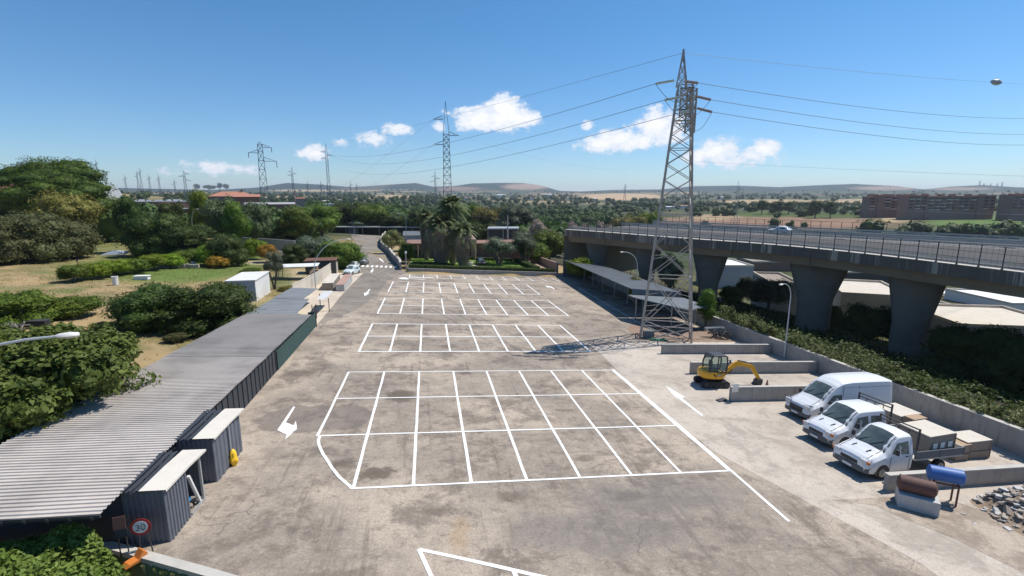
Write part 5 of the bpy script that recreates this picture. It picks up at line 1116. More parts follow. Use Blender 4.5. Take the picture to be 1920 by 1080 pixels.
    m = MB(); m.cyl((1.08,.18,.72),(1.55,.18,1.05),.055,n=8); m.cyl((1.55,.18,1.05),(1.85,.18,1.42),.03,n=8); m.cyl((2.0,.18,1.86),(2.7,.18,1.74),.055,n=8); m.cyl((2.7,.18,1.74),(3.1,.18,1.62),.03,n=8); m.cyl((3.2,.18,1.5),(3.6,.18,1.0),.045,n=8); m.cyl((3.6,.18,1.0),(3.85,.18,.6),.028,n=8)
    m.build('hydraulic_rams', MAT['exc_dark'], t)
    return t
digger()
b = at_plane(22.75,28.98); t = thing('traffic_cone', 'faded red traffic cone behind the bay wall beside the digger bucket', 'cone', b+Vector((0,0,.75)))
m = MB(); m.box((0,0,.02),(.36,.36,.04)); m.build('base', MAT['exc_dark'], t); m = MB(); m.lathe([(.14,.04),(.03,.62),(0,.63)], n=14); m.build('cone', MAT['terracotta'], t, smooth=True)
m = MB(); m.box((0,0,.35),(.5,.5,.7)); o = m.build('concrete_block', MAT['block_pale']); o.location = b+Vector((0,0,.02)); tag(o, 'small concrete block hidden behind the bay wall under the traffic cone', 'block')
# ------------------------------------------------------------------ tanks
t = thing('fuel_tank', 'rusty brown cylindrical tank on a concrete block in front of the low wall', 'tank', at_plane(20.55,16.3), -.72)
m = MB(); m.cyl((-.6,0,.98),(.6,0,.98),.34,n=24); m.cyl((.6,0,.98),(.68,0,.98),.33,.2,n=24); m.cyl((-.68,0,.98),(-.6,0,.98),.2,.33,n=24); m.build('drum', MAT['tank_brown'], t, smooth=True)
m = MB(); m.cyl((.69,0,.98),(.71,0,.98),.1,n=12); m.build('cap', MAT['rust'], t); m = MB(); m.bx(-.62,.78,-.5,.5,-.05,.66); m.build('concrete_base', MAT['block_pale'], t, bevel=.02)
t = thing('fuel_tank', 'blue cylindrical tank raised on a steel leg frame beside the rusty tank', 'tank', at_plane(22.3,16.55), -.62)
m = MB(); m.cyl((-.58,0,1.28),(.58,0,1.28),.33,n=24); m.cyl((.58,0,1.28),(.65,0,1.28),.32,.2,n=24); m.cyl((-.65,0,1.28),(-.58,0,1.28),.2,.32,n=24); m.build('drum', MAT['tank_blue'], t, smooth=True)
m = MB()
for x in (-.42,.42): m.beam((x,-.32,.98),(x,.32,.98),.06); pass
for y in (-.3,.3): m.beam((-.42,y,.98),(.42,y,.98),.06)
m.build('frame', MAT['rust'], t)
for x in (-.42,.42):
    for y in (-.3,.3): m = MB(); m.beam((x,y,-.05),(x,y,1.0),.06); m.build('leg', MAT['rust'], t)
# rubble heap
def rubble():
    n = 40; vs = []; fs = []; x0, x1, y0, y1 = 22.0, 31.5, 8.0, 16.6
    for j in range(n+1):
        for i in range(n+1):
            x = x0+(x1-x0)*i/n; y = y0+(y1-y0)*j/n; e = sst(22.8, 25.0, x+(y-14)*-.15)*sst(7.6, 10, y)*(1-sst(16.0, 16.7, y)); h = float(e)*(.75+.7*mnoise.noise(Vector((x*.5, y*.5, 1)))+.25*mnoise.noise(Vector((x*2, y*2, 3)))); vs.append((x, y, SX*x+SY*y-.03+max(0, h)))
    fs = [(j*(n+1)+i, j*(n+1)+i+1, (j+1)*(n+1)+i+1, (j+1)*(n+1)+i) for j in range(n) for i in range(n)]; m = MB(); m.raw(vs, fs); m.cur = 1; R = random.Random(11)
    for _ in range(2600):
        i = R.randrange(len(vs)); v = vs[i]; g0 = v[2]-(SX*v[0]+SY*v[1]-.03)
        if g0 < .06 and R.random() > .04: continue
        s = R.uniform(.05, .2)*(1.6 if R.random() < .12 else 1); m.cur = R.choice((1,1,2,3)); m.box((v[0]+R.uniform(-.1,.1), v[1]+R.uniform(-.1,.1), v[2]+s*.15), (s*R.uniform(.8,2), s, s*R.uniform(.2,.6)), R.uniform(0,3.1), Matrix.Rotation(R.uniform(-.6,.6),3,'X'))
    tag(m.build('rubble', [MAT['dirt'], MAT['rubble_m'], MAT['block_brown'], MAT['block_pale']]), kind='stuff')
rubble()
# junk by the pylon and the blocks on the left strip
R = random.Random(3); m = MB()
for i in range(34): a = R.uniform(0,.5); m.beam((R.uniform(-.9,.9),R.uniform(-.7,.7),R.uniform(.05,.9)),(R.uniform(-.9,.9)+.6,R.uniform(-.7,.7),R.uniform(.05,.9)),R.uniform(.04,.1))
o = m.build('scrap_heap', MAT['dark_steel']); o.location = at_plane(29.6,45.8); tag(o, 'dark heap of scrap metal bars beside the pylon foot and right wall', 'scrap heap')
m = MB()
for i in range(10): m.beam((-1.1,R.uniform(-.2,.2),.85+i*.02),(1.1,R.uniform(-.2,.2),.8+i*.02),.07)
o = m.build('pipe_bundle', MAT['galv']); o.location = at_plane(29.7,46.6); tag(o, 'bundle of pale pipes lying on the scrap by the right wall', 'pipes')
m = MB(); m.bx(-.5,.5,-.3,.3,0,.75); m.bx(-.55,.55,-.35,.35,.752,.8); o = m.build('utility_box', MAT['roof_blue_grey']); o.location = at_plane(21.9,45.9); tag(o, 'grey utility box between the left legs of the tall pylon', 'utility box')
m = MB()
for i in range(5): m.cyl((-.6+i*.3,0,0),(-.6+i*.3+R.uniform(-.05,.05),0,.75),.1,n=8)
o = m.build('black_canisters', MAT['exc_dark']); o.location = at_plane(24.6,48.6); tag(o, 'row of upright black canisters under the tall pylon', 'canisters')
m = MB(); vs = []
for j in range(7):
    for i in range(11): vs.append((i*.17-.9, j*.14-.4, .05+.16*abs(mnoise.noise(Vector((i*.5,j*.6,2))))+.1*mnoise.noise(Vector((i*1.7,j*1.9,5)))))
m.raw(vs, [(j*11+i, j*11+i+1, (j+1)*11+i+1, (j+1)*11+i) for j in range(6) for i in range(10)]); o = m.build('crumpled_netting', MAT['green_mesh']); o.location = at_plane(22.6,44.9); tag(o, 'crumpled green netting on the ground at the pylon foot', 'netting')
def blockstack(x, y, w, l, h, rz, label, mt, top):
    t = thing('block_stack', label, 'block stack', at_plane(x, y), rz, 'long stacks of building blocks on the concrete strip'); m = MB(); ny = int(l/.5); nz = int(h/.24); R = random.Random(int(x*10))
    for j in range(ny):
        for k in range(nz):
            for s in (0, 1):
                wx = w/2*.985; m.box(((s-.5)*w/2+R.uniform(-.015,.015), -l/2+(j+.5)*l/ny, (k+.5)*h/nz), (wx, l/ny*.965, h/nz*.95))
    m.build('blocks', MAT[mt], t); m = MB(); m.bx(-w/2-.03,w/2+.03,-l/2,l/2,h+.003,h+.03); m.build('top_cover', MAT[top], t)
blockstack(-14.5,76.6,1.5,8.6,1.2,.05,'brown stack of blocks nearest the corrugated fence','block_brown','cream')
blockstack(-12.6,76.4,1.15,9.2,1.1,.02,'pale sided stack of blocks nearest the parking bays','block_pale','pink_wall')
def cfence(pts, h, label):
    t = thing('corrugated_fence', label, 'fence'); m = MB(); L = []
    for a, b in zip(pts, pts[1:]):
        a = Vector(a); b = Vector(b); d = (b-a); n = int(d.length/.22); nn = Vector((-d.y, d.x)).normalized()*.035
        for i in range(n): L.append(a+d*(i/n)+(nn if i % 2 else -nn))
    L.append(Vector(pts[-1]))
    for a, b in zip(L, L[1:]): m.face((a.x,a.y,Tf(a.x,a.y)-.2),(b.x,b.y,Tf(b.x,b.y)-.2),(b.x,b.y,Tf(b.x,b.y)+h),(a.x,a.y,Tf(a.x,a.y)+h))
    m.build('sheeting', MAT['cream'], t); m = MB()
    for a, b in zip(pts, pts[1:]): m.beam((a[0],a[1],Tf(*a)+h+.02),(b[0],b[1],Tf(*b)+h+.02),.09)
    m.build('rail', MAT['cream'], t); return t
cfence([(-16.7,63.5),(-16.6,78),(-17.0,90.5),(-16.2,92.3)], 2.0, 'pale corrugated metal fence between the dirt track and the concrete strip')
# ------------------------------------------------------------------ foliage meshes (numpy)
def npmesh(name, V, F, mats, mi=None):
    me = bpy.data.meshes.new(name); V = np.asarray(V, 'f'); F = np.asarray(F, 'i'); me.vertices.add(len(V)); me.vertices.foreach_set('co', V.ravel())
    k = F.shape[1]; me.loops.add(F.size); me.loops.foreach_set('vertex_index', F.ravel()); me.polygons.add(len(F)); me.polygons.foreach_set('loop_start', np.arange(len(F), dtype='i')*k)
    for m in mats: me.materials.append(m)
    if mi is not None: me.polygons.foreach_set('material_index', mi)
    me.update(calc_edges=True); return me
def leafquads(rs, C, Nn, size, asp=.55, fold=.0):
    n = len(C); Nn = Nn/np.maximum(1e-6, np.linalg.norm(Nn, axis=1, keepdims=True)); r = rs.normal(size=(n, 3)); t = np.cross(Nn, r); t /= np.maximum(1e-6, np.linalg.norm(t, axis=1, keepdims=True)); b = np.cross(Nn, t)
    s = (size*rs.uniform(.6, 1.4, n))[:, None] if np.isscalar(size) else size[:, None]
    V = np.stack([C-t*s, C-b*s*asp+Nn*s*fold, C+t*s, C+b*s*asp+Nn*s*fold], 1).reshape(-1, 3); F = np.arange(n*4).reshape(-1, 4); return V, F
def crown_arrays(clumps, n, leaf, seed=0, asp=.55, up=.35, shell=(.78,1.06), lumps=.22, core=.72):
    rs = np.random.RandomState(seed); cl = np.array(clumps, float); w = (cl[:,3]*cl[:,4]+cl[:,4]*cl[:,5]+cl[:,3]*cl[:,5]); w /= w.sum(); k = rs.choice(len(cl), n, p=w)
    u = rs.normal(size=(n, 3)); u[:, 2] += up*.6; u /= np.linalg.norm(u, axis=1, keepdims=True); R = cl[k, 3:6]
    # lumpy radius so the outline is uneven
    ph = k*1.7+seed; lum = 1+lumps*(np.sin(u[:,0]*5+ph)*np.sin(u[:,1]*6+ph*1.3)+np.sin(u[:,2]*7+ph*.7)*.6); rad = rs.uniform(shell[0], shell[1], n)*lum
    C = cl[k, :3]+u*R*rad[:, None]; keep = np.ones(n, bool)
    for j in range(len(cl)):
        d = np.linalg.norm((C-cl[j, :3])/cl[j, 3:6], axis=1); keep &= ~((d < .6) & (k != j))
    C = C[keep]; Nn = (u/R)[keep]; Nn /= np.linalg.norm(Nn, axis=1, keepdims=True); Nn = Nn+rs.normal(size=Nn.shape)*.55; Nn[:, 2] += up
    return leafquads(rs, C, Nn, leaf, asp, .18)
_ICO = None
def ico():
    global _ICO
    if _ICO is None:
        b = bmesh.new(); bmesh.ops.create_icosphere(b, subdivisions=2, radius=1); b.verts.ensure_lookup_table(); _ICO = (np.array([v.co[:] for v in b.verts]), np.array([[v.index for v in f.verts] for f in b.faces])); b.free()
    return _ICO
def crown_mesh(name, clumps, n, leaf, mat, seed=0, core=.74, **kw):
    V, F = crown_arrays(clumps, n, leaf, seed, **kw); Vs = [V]; Fs = [F]; o = len(V); iv, if_ = ico()
    if core:
        for (x, y, z, a, b, c) in clumps:
            q = iv*(1+.12*np.sin(iv[:, [1]]*6+x*9)); Vs.append(q*np.array([a, b, c])*core+np.array([x, y, z])); f = if_+o; Fs.append(np.concatenate([f, f[:, [2]]], 1)); o += len(iv)
    V = np.vstack(Vs); F = np.vstack(Fs).astype('i')
    me = bpy.data.meshes.new(name); quads = F[F[:, 2] != F[:, 3]]; tris = F[F[:, 2] == F[:, 3]][:, :3]
    me.vertices.add(len(V)); me.vertices.foreach_set('co', V.astype('f').ravel()); me.loops.add(quads.size+tris.size); me.loops.foreach_set('vertex_index', np.concatenate([quads.ravel(), tris.ravel()]).astype('i'))
    me.polygons.add(len(quads)+len(tris)); me.polygons.foreach_set('loop_start', np.concatenate([np.arange(len(quads))*4, quads.size+np.arange(len(tris))*3]).astype('i')); me.materials.append(mat); me.update(calc_edges=True); return me
def clumpset(seed, n, R=.36, flat=1., zc=.6, rr=(.16,.26), zmin=.2, spread=1.):
    rs = random.Random(seed); out = [(0,0,zc,R*.8,R*.8,R*.8*flat)]
    for i in range(n):
        a = rs.uniform(0, 6.28); e = rs.uniform(-.5, 1.1); q = rs.uniform(.55, .95)*spread; r = rs.uniform(*rr); z = zc+math.sin(e)*R*q*flat*1.1
        out.append((math.cos(a)*math.cos(e)*R*q, math.sin(a)*math.cos(e)*R*q, max(zmin, z), r, r, r*rs.uniform(.65, .95)))
    return out
def trunk_mb(h, r, limbs, seed=0, lean=.0):
    rs = random.Random(seed); m = MB(); pts = [Vector((lean*i*.3, 0, h*i/4)) for i in range(5)]; m.tube(pts, [r*(1.25-.15*i) for i in range(5)], 8)
    for i in range(limbs):
        a = 6.28*i/limbs+rs.uniform(-.4,.4); p0 = Vector((0,0,h*rs.uniform(.45,.95))); p1 = p0+Vector((math.cos(a)*.12, math.sin(a)*.12, .14)); p2 = p1+Vector((math.cos(a)*.12, math.sin(a)*.12, .16)); m.tube([p0,p1,p2], [r*.6, r*.42, r*.2], 6)
    return m
PROTO = {}
def proto(kind, clumps, n, leaf, mat, trunk=(.4,.035,5), seed=0, multi=False, **kw):
    """unit tree: 1 high, about 1 wide, kept as meshes until a real tree uses them"""
    me = crown_mesh('crown', clumps, n, leaf, MAT[mat], seed, **kw); tm = None
    if trunk:
        if multi:
            m = MB(); rs = random.Random(seed)
            for i in range(4): a = 1.57*i+rs.uniform(-.3,.3); m.tube([Vector((.02*math.cos(a),.02*math.sin(a),-.05)), Vector((.07*math.cos(a),.07*math.sin(a),.18)), Vector((.17*math.cos(a),.17*math.sin(a),.38)), Vector((.24*math.cos(a),.24*math.sin(a),.6))], [.04,.03,.022,.012], 7)
        else: m = trunk_mb(trunk[0], trunk[1], trunk[2], seed)
        o = m.build('trunk', MAT['bark'], smooth=True); tm = o.data; bpy.data.objects.remove(o)
    PROTO[kind] = (me, tm)
def plant(kind, loc, w, h, label, mat=None, cat='tree', name='tree', group=None, rz=None, sink=.15):
    me, tm = PROTO[kind]; w2 = w if not isinstance(w, tuple) else w[0]; d2 = w2 if not isinstance(w, tuple) else w[1]
    e = bpy.data.objects.new(name, None); COL.objects.link(e); loc = Vector(loc); e.location = (loc.x, loc.y, loc.z-sink); e.scale = (w2, d2, h+sink); e.rotation_euler = (0, 0, (loc.x*1.3+loc.y*.7) % 6.28 if rz is None else rz); tag(e, label, cat, group)
    o = bpy.data.objects.new('crown', me); COL.objects.link(o); o.parent = e
    if mat: o.material_slots[0].link = 'OBJECT'; o.material_slots[0].material = MAT[mat]
    if tm: q = bpy.data.objects.new('trunk', tm); COL.objects.link(q); q.parent = e
    return e
proto('broad', clumpset(1, 15, .36, .95, .6), 9000, .019, 'leaf_mid', seed=1)
proto('broad2', clumpset(7, 18, .38, .85, .58, (.12,.22)), 9000, .019, 'leaf_mid', seed=2)
proto('tall', clumpset(3, 14, .34, 1.15, .56, (.14,.22)), 8000, .019, 'leaf_mid', seed=3)
proto('thicket', clumpset(5, 22, .40, .7, .42, (.14,.24), .12), 11000, .017, 'leaf_dark', trunk=(.3,.03,5), seed=5)
proto('thicket2', clumpset(15, 20, .42, .75, .45, (.12,.2), .1), 10000, .017, 'leaf_dark', trunk=(.3,.03,5), seed=15)
proto('mound', [(x, y, z, a, b, c) for x, y, z, a, b, c in clumpset(31, 20, .4, .8, .42, (.15,.24), .16)]+[(.28*math.cos(i*1.05), .28*math.sin(i*1.05), .2, .2, .2, .2) for i in range(6)], 14000, .016, 'leaf_dark', trunk=None, seed=31)
proto('mound2', clumpset(33, 22, .42, .75, .44, (.12,.2), .14)+[(.32*math.cos(i*.9), .32*math.sin(i*.9), .18, .18, .18, .19) for i in range(7)], 14000, .016, 'leaf_dark', trunk=None, seed=33)
proto('bush', clumpset(9, 18, .38, .8, .4, (.15,.24), .14), 9000, .022, 'leaf_mid', trunk=None, seed=9)
proto('olive', clumpset(11, 16, .38, .62, .66, (.13,.2), .4), 7500, .016, 'leaf_olive', multi=True, seed=11, asp=.3, shell=(.6,1.15), core=.6)
_r = random.Random(77); pc = []
while len(pc) < 46:
    x, y = _r.uniform(-.46,.46), _r.uniform(-.4,.4)
    if (x/.46)**2+(y/.4)**2 > 1: continue
    zt = .93-.62*max(0, x+.12)**1.15-.9*max(0, -x-.26)-.9*y*y; z = zt-.1-_r.random()**1.5*.34; r = _r.uniform(.085,.15)
    pc.append((x, y, max(.4, z), r*1.15, r*1.15, r*_r.uniform(.5,.75)))
pc += [(0,0,.6,.34,.3,.2),(-.16,0,.72,.2,.2,.14)]
proto('pine', pc, 36000, .0095, 'leaf_pine', trunk=(.5,.03,7), seed=13, asp=.4, shell=(.82,1.07), lumps=.2, core=.8)
proto('flower', clumpset(21, 18, .4, .8, .5, (.13,.2), .15), 8000, .02, 'flower_pink', trunk=(.3,.02,5), seed=21)
def tree_px(kind, px, D, w, top, label, mat=None, base=None, **kw):
    """crown centre column, distance (or visible base row), crown width in photo pixels, top row"""
    b = hit(px, base) if base else spot(px, D); h = hat(b, top); return plant(kind, b, wpx(b, w), h, label, mat, **kw)
L_ = 'trees and bushes on the left plot'; M_ = 'trees between the road and the far pylons'
T_ = [
 ('pine',114,122,196,268,'big dark umbrella pine, tallest tree at the upper left',None,None,L_,'pine_tree'),
 ('mound',-8,0,130,398,'dark olive bush cut off by the left edge below the big pine','leaf_grey',494,L_,'large_bush'),
 ('mound2',62,0,130,374,'tallest of the grey green bushes below the big pine','leaf_grey',490,L_,'large_bush'),
 ('mound',122,0,110,396,'right one of the grey green bushes below the big pine','leaf_grey',484,L_,'large_bush'),
 ('broad',132,100,110,362,'olive yellow round tree between the big pine and the huge dark bush','leaf_yellow',None,L_,'tree'),
 ('tall',212,0,64,375,'single round bright green tree right of the olive yellow tree','leaf_bright',450,L_,'tree'),
 ('broad2',255,105,60,362,'dark tree just right of the bright round tree, below the white gable','leaf_dark',None,L_,'tree'),
 ('mound',300,100,110,386,'wide dark thicket behind the pile of planks','leaf_dark',None,L_,'tree'),
 ('mound2',352,100,120,404,'low dark tree right of the leaning grey pole','leaf_dark',None,L_,'tree'),
 ('tall',330,135,60,384,'dark tree under the long low building with the white awning','leaf_dark',None,L_,'tree'),
 ('tall',384,128,56,362,'bright green tree beside the pale lamp, left of the terracotta roofs','leaf_bright',None,L_,'tree'),
 ('broad',425,118,76,372,'spiky grey green tree in front of the terracotta roofs','leaf_cactus',None,L_,'tree'),
 ('broad2',480,122,72,374,'mottled grey green tree below the flat topped pylon','leaf_cactus',None,L_,'tree'),
 ('tall',448,112,60,384,'tall mid green tree between two mottled grey green trees','leaf_mid',None,L_,'tree'),
 ('mound',430,92,80,428,'dark bush behind the orange leaved bush','leaf_dark',None,L_,'tree'),
 ('bush',395,0,56,442,'bright green bush at the right end of the vine row','leaf_bright',498,L_,'bush'),
 ('bush',410,0,42,470,'orange and yellow leaved bush at the right end of the vine row','leaf_orange',502,L_,'bush'),
 ('bush',480,104,46,432,'light green bush in front of the grey boundary wall','leaf_bright',None,L_,'bush'),
 ('bush',505,100,40,444,'orange tinted bush in front of the grey boundary wall','leaf_orange',None,L_,'bush'),
 ('mound2',30,0,150,534,'flat spreading green bush at the left edge above the garden lamp','leaf_mid',606,L_,'bush'),
 ('bush',138,0,110,544,'flat topped bright green bush right of the spreading bush at the left edge','leaf_mid',592,L_,'bush'),
 ('mound',302,0,160,520,'left half of the broad dark green tree mass beside the long shed','leaf_dark',614,L_,'tree'),
 ('mound2',402,0,184,512,'right half of the broad dark tree mass beside the white cabin','leaf_dark',615,L_,'tree'),
 ('bush',262,0,76,538,'bright green left fringe bush of the broad dark tree mass','leaf_mid',605,L_,'bush'),
 ('olive',515,0,46,470,'small olive tree at the bend of the dirt track','leaf_olive',542,L_,'olive_tree'),
 ('mound',552,96,60,450,'dark tree behind the small olive tree','leaf_dark',None,L_,'tree'),
 ('mound2',590,102,92,430,'grey green tree left of the tree over the parked cars','leaf_olive',None,L_,'tree'),
 ('mound',636,97,90,442,'bright mid green tree overhanging the parked cars','leaf_mid',None,L_,'tree'),
 ('thicket',600,112,80,436,'shaded green tree behind the tree over the parked cars','leaf_mid',None,L_,'tree'),
 ('tall',560,150,84,392,'tall green tree above the grey boundary wall','leaf_mid',None,M_,'tree'),
 ('broad',605,165,84,384,'rounded dark green tree left of the row canopy','leaf_mid',None,M_,'tree'),
 ('thicket',528,160,50,402,'brownish tree behind the small red walled house','leaf_yellow',None,M_,'tree'),
 ('broad2',655,246,90,378,'broad dark green tree above the left end of the row canopy','leaf_dark',None,M_,'tree'),
 ('broad',700,242,80,384,'dark green tree above the middle of the row canopy','leaf_mid',None,M_,'tree'),
 ('thicket',748,240,84,390,'very dark bushy tree behind the curved lamp and yellow flowering tree','leaf_dark',None,M_,'tree'),
 ('broad2',792,236,66,392,'dark green tree just left of the palm crowns','leaf_dark',None,M_,'tree'),
 ('bush',632,240,50,404,'small bright tree peeping above the roof end of the canopy','leaf_bright',None,M_,'tree'),
 ('broad',885,210,70,384,'dark green tree right of the tallest palm crown','leaf_mid',None,M_,'tree'),
 ('broad2',925,200,90,384,'olive brown topped tree behind the utility pole','leaf_yellow',None,M_,'tree'),
 ('broad',965,185,84,386,'big grey green tree directly behind the utility pole','leaf_olive',None,M_,'tree'),
 ('thicket',905,160,60,402,'dark bushy tree above the small metal roofed sheds','leaf_dark',None,M_,'tree'),
 ('thicket2',1030,128,80,418,'dense dark green tree left of the viaduct end','leaf_mid',None,M_,'tree'),
 ('bush',1000,118,60,436,'rounded green bush behind the right olive tree','leaf_mid',None,M_,'bush'),
 ('flower',1010,140,48,402,'pale pink flowering tree left of the viaduct end',None,None,'flowering shrubs along the motorway','oleander'),
 ('flower',735,0,44,424,'yellow cream flowering tree at the bend of the stepped wall','flower_cream',476,M_,'flowering_tree'),
 ('bush',762,112,34,440,'dark green tree between the yellow flowering tree and the villa','leaf_mid',None,M_,'tree'),
 ('olive',936,0,78,445,'left olive tree on the villa lawn','leaf_olive',496,'olive trees on the villa lawn','olive_tree'),
 ('olive',985,0,76,434,'right olive tree on the villa lawn','leaf_olive',494,'olive trees on the villa lawn','olive_tree'),
 ('bush',1088,96,58,466,'bright green round bush at the far end of the long carport','leaf_bright',None,'bushes beside the carports and viaduct','bush'),
 ('bush',1190,72,32,500,'yellow green bush at the foot of the lamp behind the long carport','leaf_yellow',None,'bushes beside the carports and viaduct','bush'),
 ('tall',1322,55,46,546,'dark green bush right of the tall pylon foot','leaf_mid',None,'bushes beside the carports and viaduct','bush'),
 ('broad2',1255,84,60,470,'grey green tree seen through the tall pylon under the viaduct','leaf_olive',None,'bushes beside the carports and viaduct','tree'),
 ('thicket',1628,66,96,550,'dark tree standing between the two nearest viaduct piers','leaf_dark',None,'bushes beside the carports and viaduct','tree'),
 ('mound2',1800,52,140,590,'dark tree right of the nearest pier against the white buildings','leaf_dark',None,'bushes beside the carports and viaduct','tree'),
 ('mound',1893,48,150,598,'shadowed dark tree mass at the right edge below the white roofs','leaf_dark',None,'bushes beside the carports and viaduct','tree'),
 ('bush',1752,54,60,636,'low olive bush at the right side of the nearest pier','leaf_olive',None,'bushes beside the carports and viaduct','bush'),
 ('bush',1370,92,46,520,'green bush behind the middle pier foot','leaf_mid',None,'bushes beside the carports and viaduct','bush'),
 ('thicket',1440,96,80,505,'olive grey bush under the viaduct beside the grey shed roof','leaf_olive',None,'bushes beside the carports and viaduct','bush'),
 ('bush',1395,105,40,500,'small olive bush under the viaduct, left of the olive grey one','leaf_olive',None,'bushes beside the carports and viaduct','bush'),
 ('bush',1555,75,50,552,'green bush between the flared pier and the dark tree','leaf_mid',None,'bushes beside the carports and viaduct','bush'),
]
for kind, px, D, w, top, lab, mt, base, grp, nm in T_:
    tree_px(kind, px, D or 90, w, top, lab, mt, base, group=grp, name=nm, rz=(-YAW-.6 if kind == 'pine' else None), cat={'pine_tree':'tree','olive_tree':'tree','large_bush':'bush','flowering_tree':'tree','oleander':'shrub'}.get(nm, nm))
# trees beyond the viaduct and along the horizon that stand out singly
F_ = [(1218,380,'bright green tree between the tan field and the pylon legs',300,46,'leaf_bright'),(1190,388,'brownish green tree left of the bright green one beyond the viaduct',290,50,'leaf_yellow'),(1160,392,'olive brown tree beyond the left part of the viaduct',280,50,'leaf_yellow'),
      (1428,375,'dark round tree alone on the tan field beyond the viaduct',640,20,'leaf_dark'),(1456,377,'dark double crowned tree right of the lone round tree',640,24,'leaf_dark'),(1478,378,'dark flat tree, last of three on the tan field',640,22,'leaf_dark'),
      (1528,376,'dark tree at the left of the pair before the apartment block',560,30,'leaf_dark'),(1556,378,'dark tree at the right of the pair before the apartment block',560,26,'leaf_dark'),
      (370,345,'small round tree on the skyline right of the dark three armed pylon',430,12,'leaf_dark'),(413,343,'round tree with a thin stem on the left skyline',420,10,'leaf_dark'),(424,345,'low tree touching the round stemmed tree on the left skyline',420,12,'leaf_dark'),(393,347,'wide low tree on the left skyline above the terracotta roofs',420,26,'leaf_dark')]
for px, top, lab, D, w, mt in F_: tree_px('broad' if w < 40 else 'thicket', px, D, w, top, lab, mt, 357.5 if px < 440 else None, group='single trees in the middle distance')
for px, D, w, top, mt, lab in ((1130,128,46,404,'flower_pink','white flowering oleander heap beyond the start of the viaduct'),(1075,135,44,406,'flower_pink','pink flowering oleander nearest the viaduct end'),(1100,132,36,408,'flower_pink','rose flowering oleander between its pink and white neighbours'),(1182,124,30,411,'flower_pink','small white oleander farther along the viaduct')):
    tree_px('flower', px, D, w, top, lab, mt, group='flowering shrubs along the motorway', name='oleander', cat='shrub')
# near broad leaved tree at the left edge
def fig():
    rs = np.random.RandomState(4); b = Vector((-20.0, 26.9, Tf(-20.0,26.9))); cl = []
    for i in range(42):
        a = rs.uniform(0, 6.28); r = rs.uniform(.5, 5.0); x = math.cos(a)*r*1.0; y = math.sin(a)*r*1.1; z = 3.7+1.9*math.sqrt(max(0, 1-(r/5.4)**2))*rs.uniform(.3, 1.0); s = rs.uniform(.8, 1.35); cl.append((x, y, z-1.2, s, s, s*.75))
    cl.append((0,0,2.1,3.9,3.9,2.1))
    me = crown_mesh('crown', cl, 64000, .135, MAT['leaf_fig'], 4, core=.78, asp=.62, shell=(.75,1.12), up=.5)
    t = thing('fig_tree', 'near broad leaved tree overhanging the long shed roof at the left edge', 'tree', b); o = bpy.data.objects.new('crown', me); COL.objects.link(o); o.parent = t
    m = MB()
    for i in range(5): a = i*1.26; m.tube([Vector((.1*math.cos(a),.1*math.sin(a),-.3)), Vector((.5*math.cos(a),.5*math.sin(a),.9)), Vector((1.6*math.cos(a),1.6*math.sin(a),2.1)), Vector((2.6*math.cos(a),2.6*math.sin(a),3.0))], [.2,.15,.1,.05], 8)
    m.build('trunk', MAT['bark'], t, smooth=True); return t
FIG = fig()
def mass(name, fn, n, leaf, mat, label, cat, seed=0, asp=.6, kind=None, up=.5):
    """leafy mass over a surface: fn(u, v) -> point, rough up normal"""
    rs = np.random.RandomState(seed); uv = rs.uniform(0, 1, (n, 2)); C = np.array([fn(a, b) for a, b in uv]); d = rs.uniform(-.32, .08, n); C[:, 2] += d
    if name in ('brambles', 'undergrowth'):
        q = np.array([mnoise.noise(Vector((c[0]*.7, c[1]*.6, 9)))+.6*mnoise.noise(Vector((c[0]*2.3, c[1]*2.3, 5))) for c in C]); C = C[q > -.16]; n = len(C); C[:, 2] += np.where(rs.rand(n) < .06, rs.uniform(.1, .6, n), 0)
    Nn = rs.normal(size=(n, 3))*.7; Nn[:, 2] += up*2
    V, F = leafquads(rs, C, Nn, leaf, asp, .15); me = npmesh(name, V, F, [MAT[mat]]); o = bpy.data.objects.new(name, me); COL.objects.link(o); 
    if kind: tag(o, label, None, None, kind)
    else: tag(o, label, cat)
    return o
def ivy_pt(u, v):
    x = -18+u*9.2; y = 8.5+v*8.6; lim = 16.3-.467*(x+11.35)*(x > -11.35)
    if y > lim-.2: y = lim-.2-(y-lim)*.6
    z = SX*x+SY*y+.6-1.4*sst(-10.9,-9.2,x)+.8*(mnoise.noise(Vector((x*.45, y*.45, 1)))+.55)+.25*mnoise.noise(Vector((x*1.6, y*1.6, 4)))+0
    return (x, y, z)
mass('ivy_bush', ivy_pt, 52000, .085, 'leaf_ivy', 'low mass of light green ivy in the bottom left corner', 'bush', 2)
def bram(u, v):
    y = 16+u*34; x = 31.7+v*(3.6+1.8*math.sin(y*.4)+1.1*math.sin(y*1.3)); z = SX*31.7+SY*y+1.65+1.1*mnoise.noise(Vector((x*.45,y*.4,2)))+.6*mnoise.noise(Vector((x*1.4,y*1.4,7)))-1.0*v**1.5+.15
    return (x, y, z)
mass('brambles', bram, 46000, .12, 'leaf_bramble', 'band of brambles growing along the outside of the tall right wall', 'brambles', 3, asp=.35)
def under(u, v):
    y = 14+u*84; x = 36.5+v*(19+10*math.sin(u*7)**2); z = Tf(x, y)+.9*max(0, mnoise.noise(Vector((x*.25,y*.25,2)))+.25)+.35*mnoise.noise(Vector((x*1.2,y*1.2,7)))+.3
    return (x, y, z)
mass('undergrowth', under, 42000, .17, 'leaf_dark', 'dark undergrowth below the viaduct', 'undergrowth', 13, asp=.5, kind='stuff')
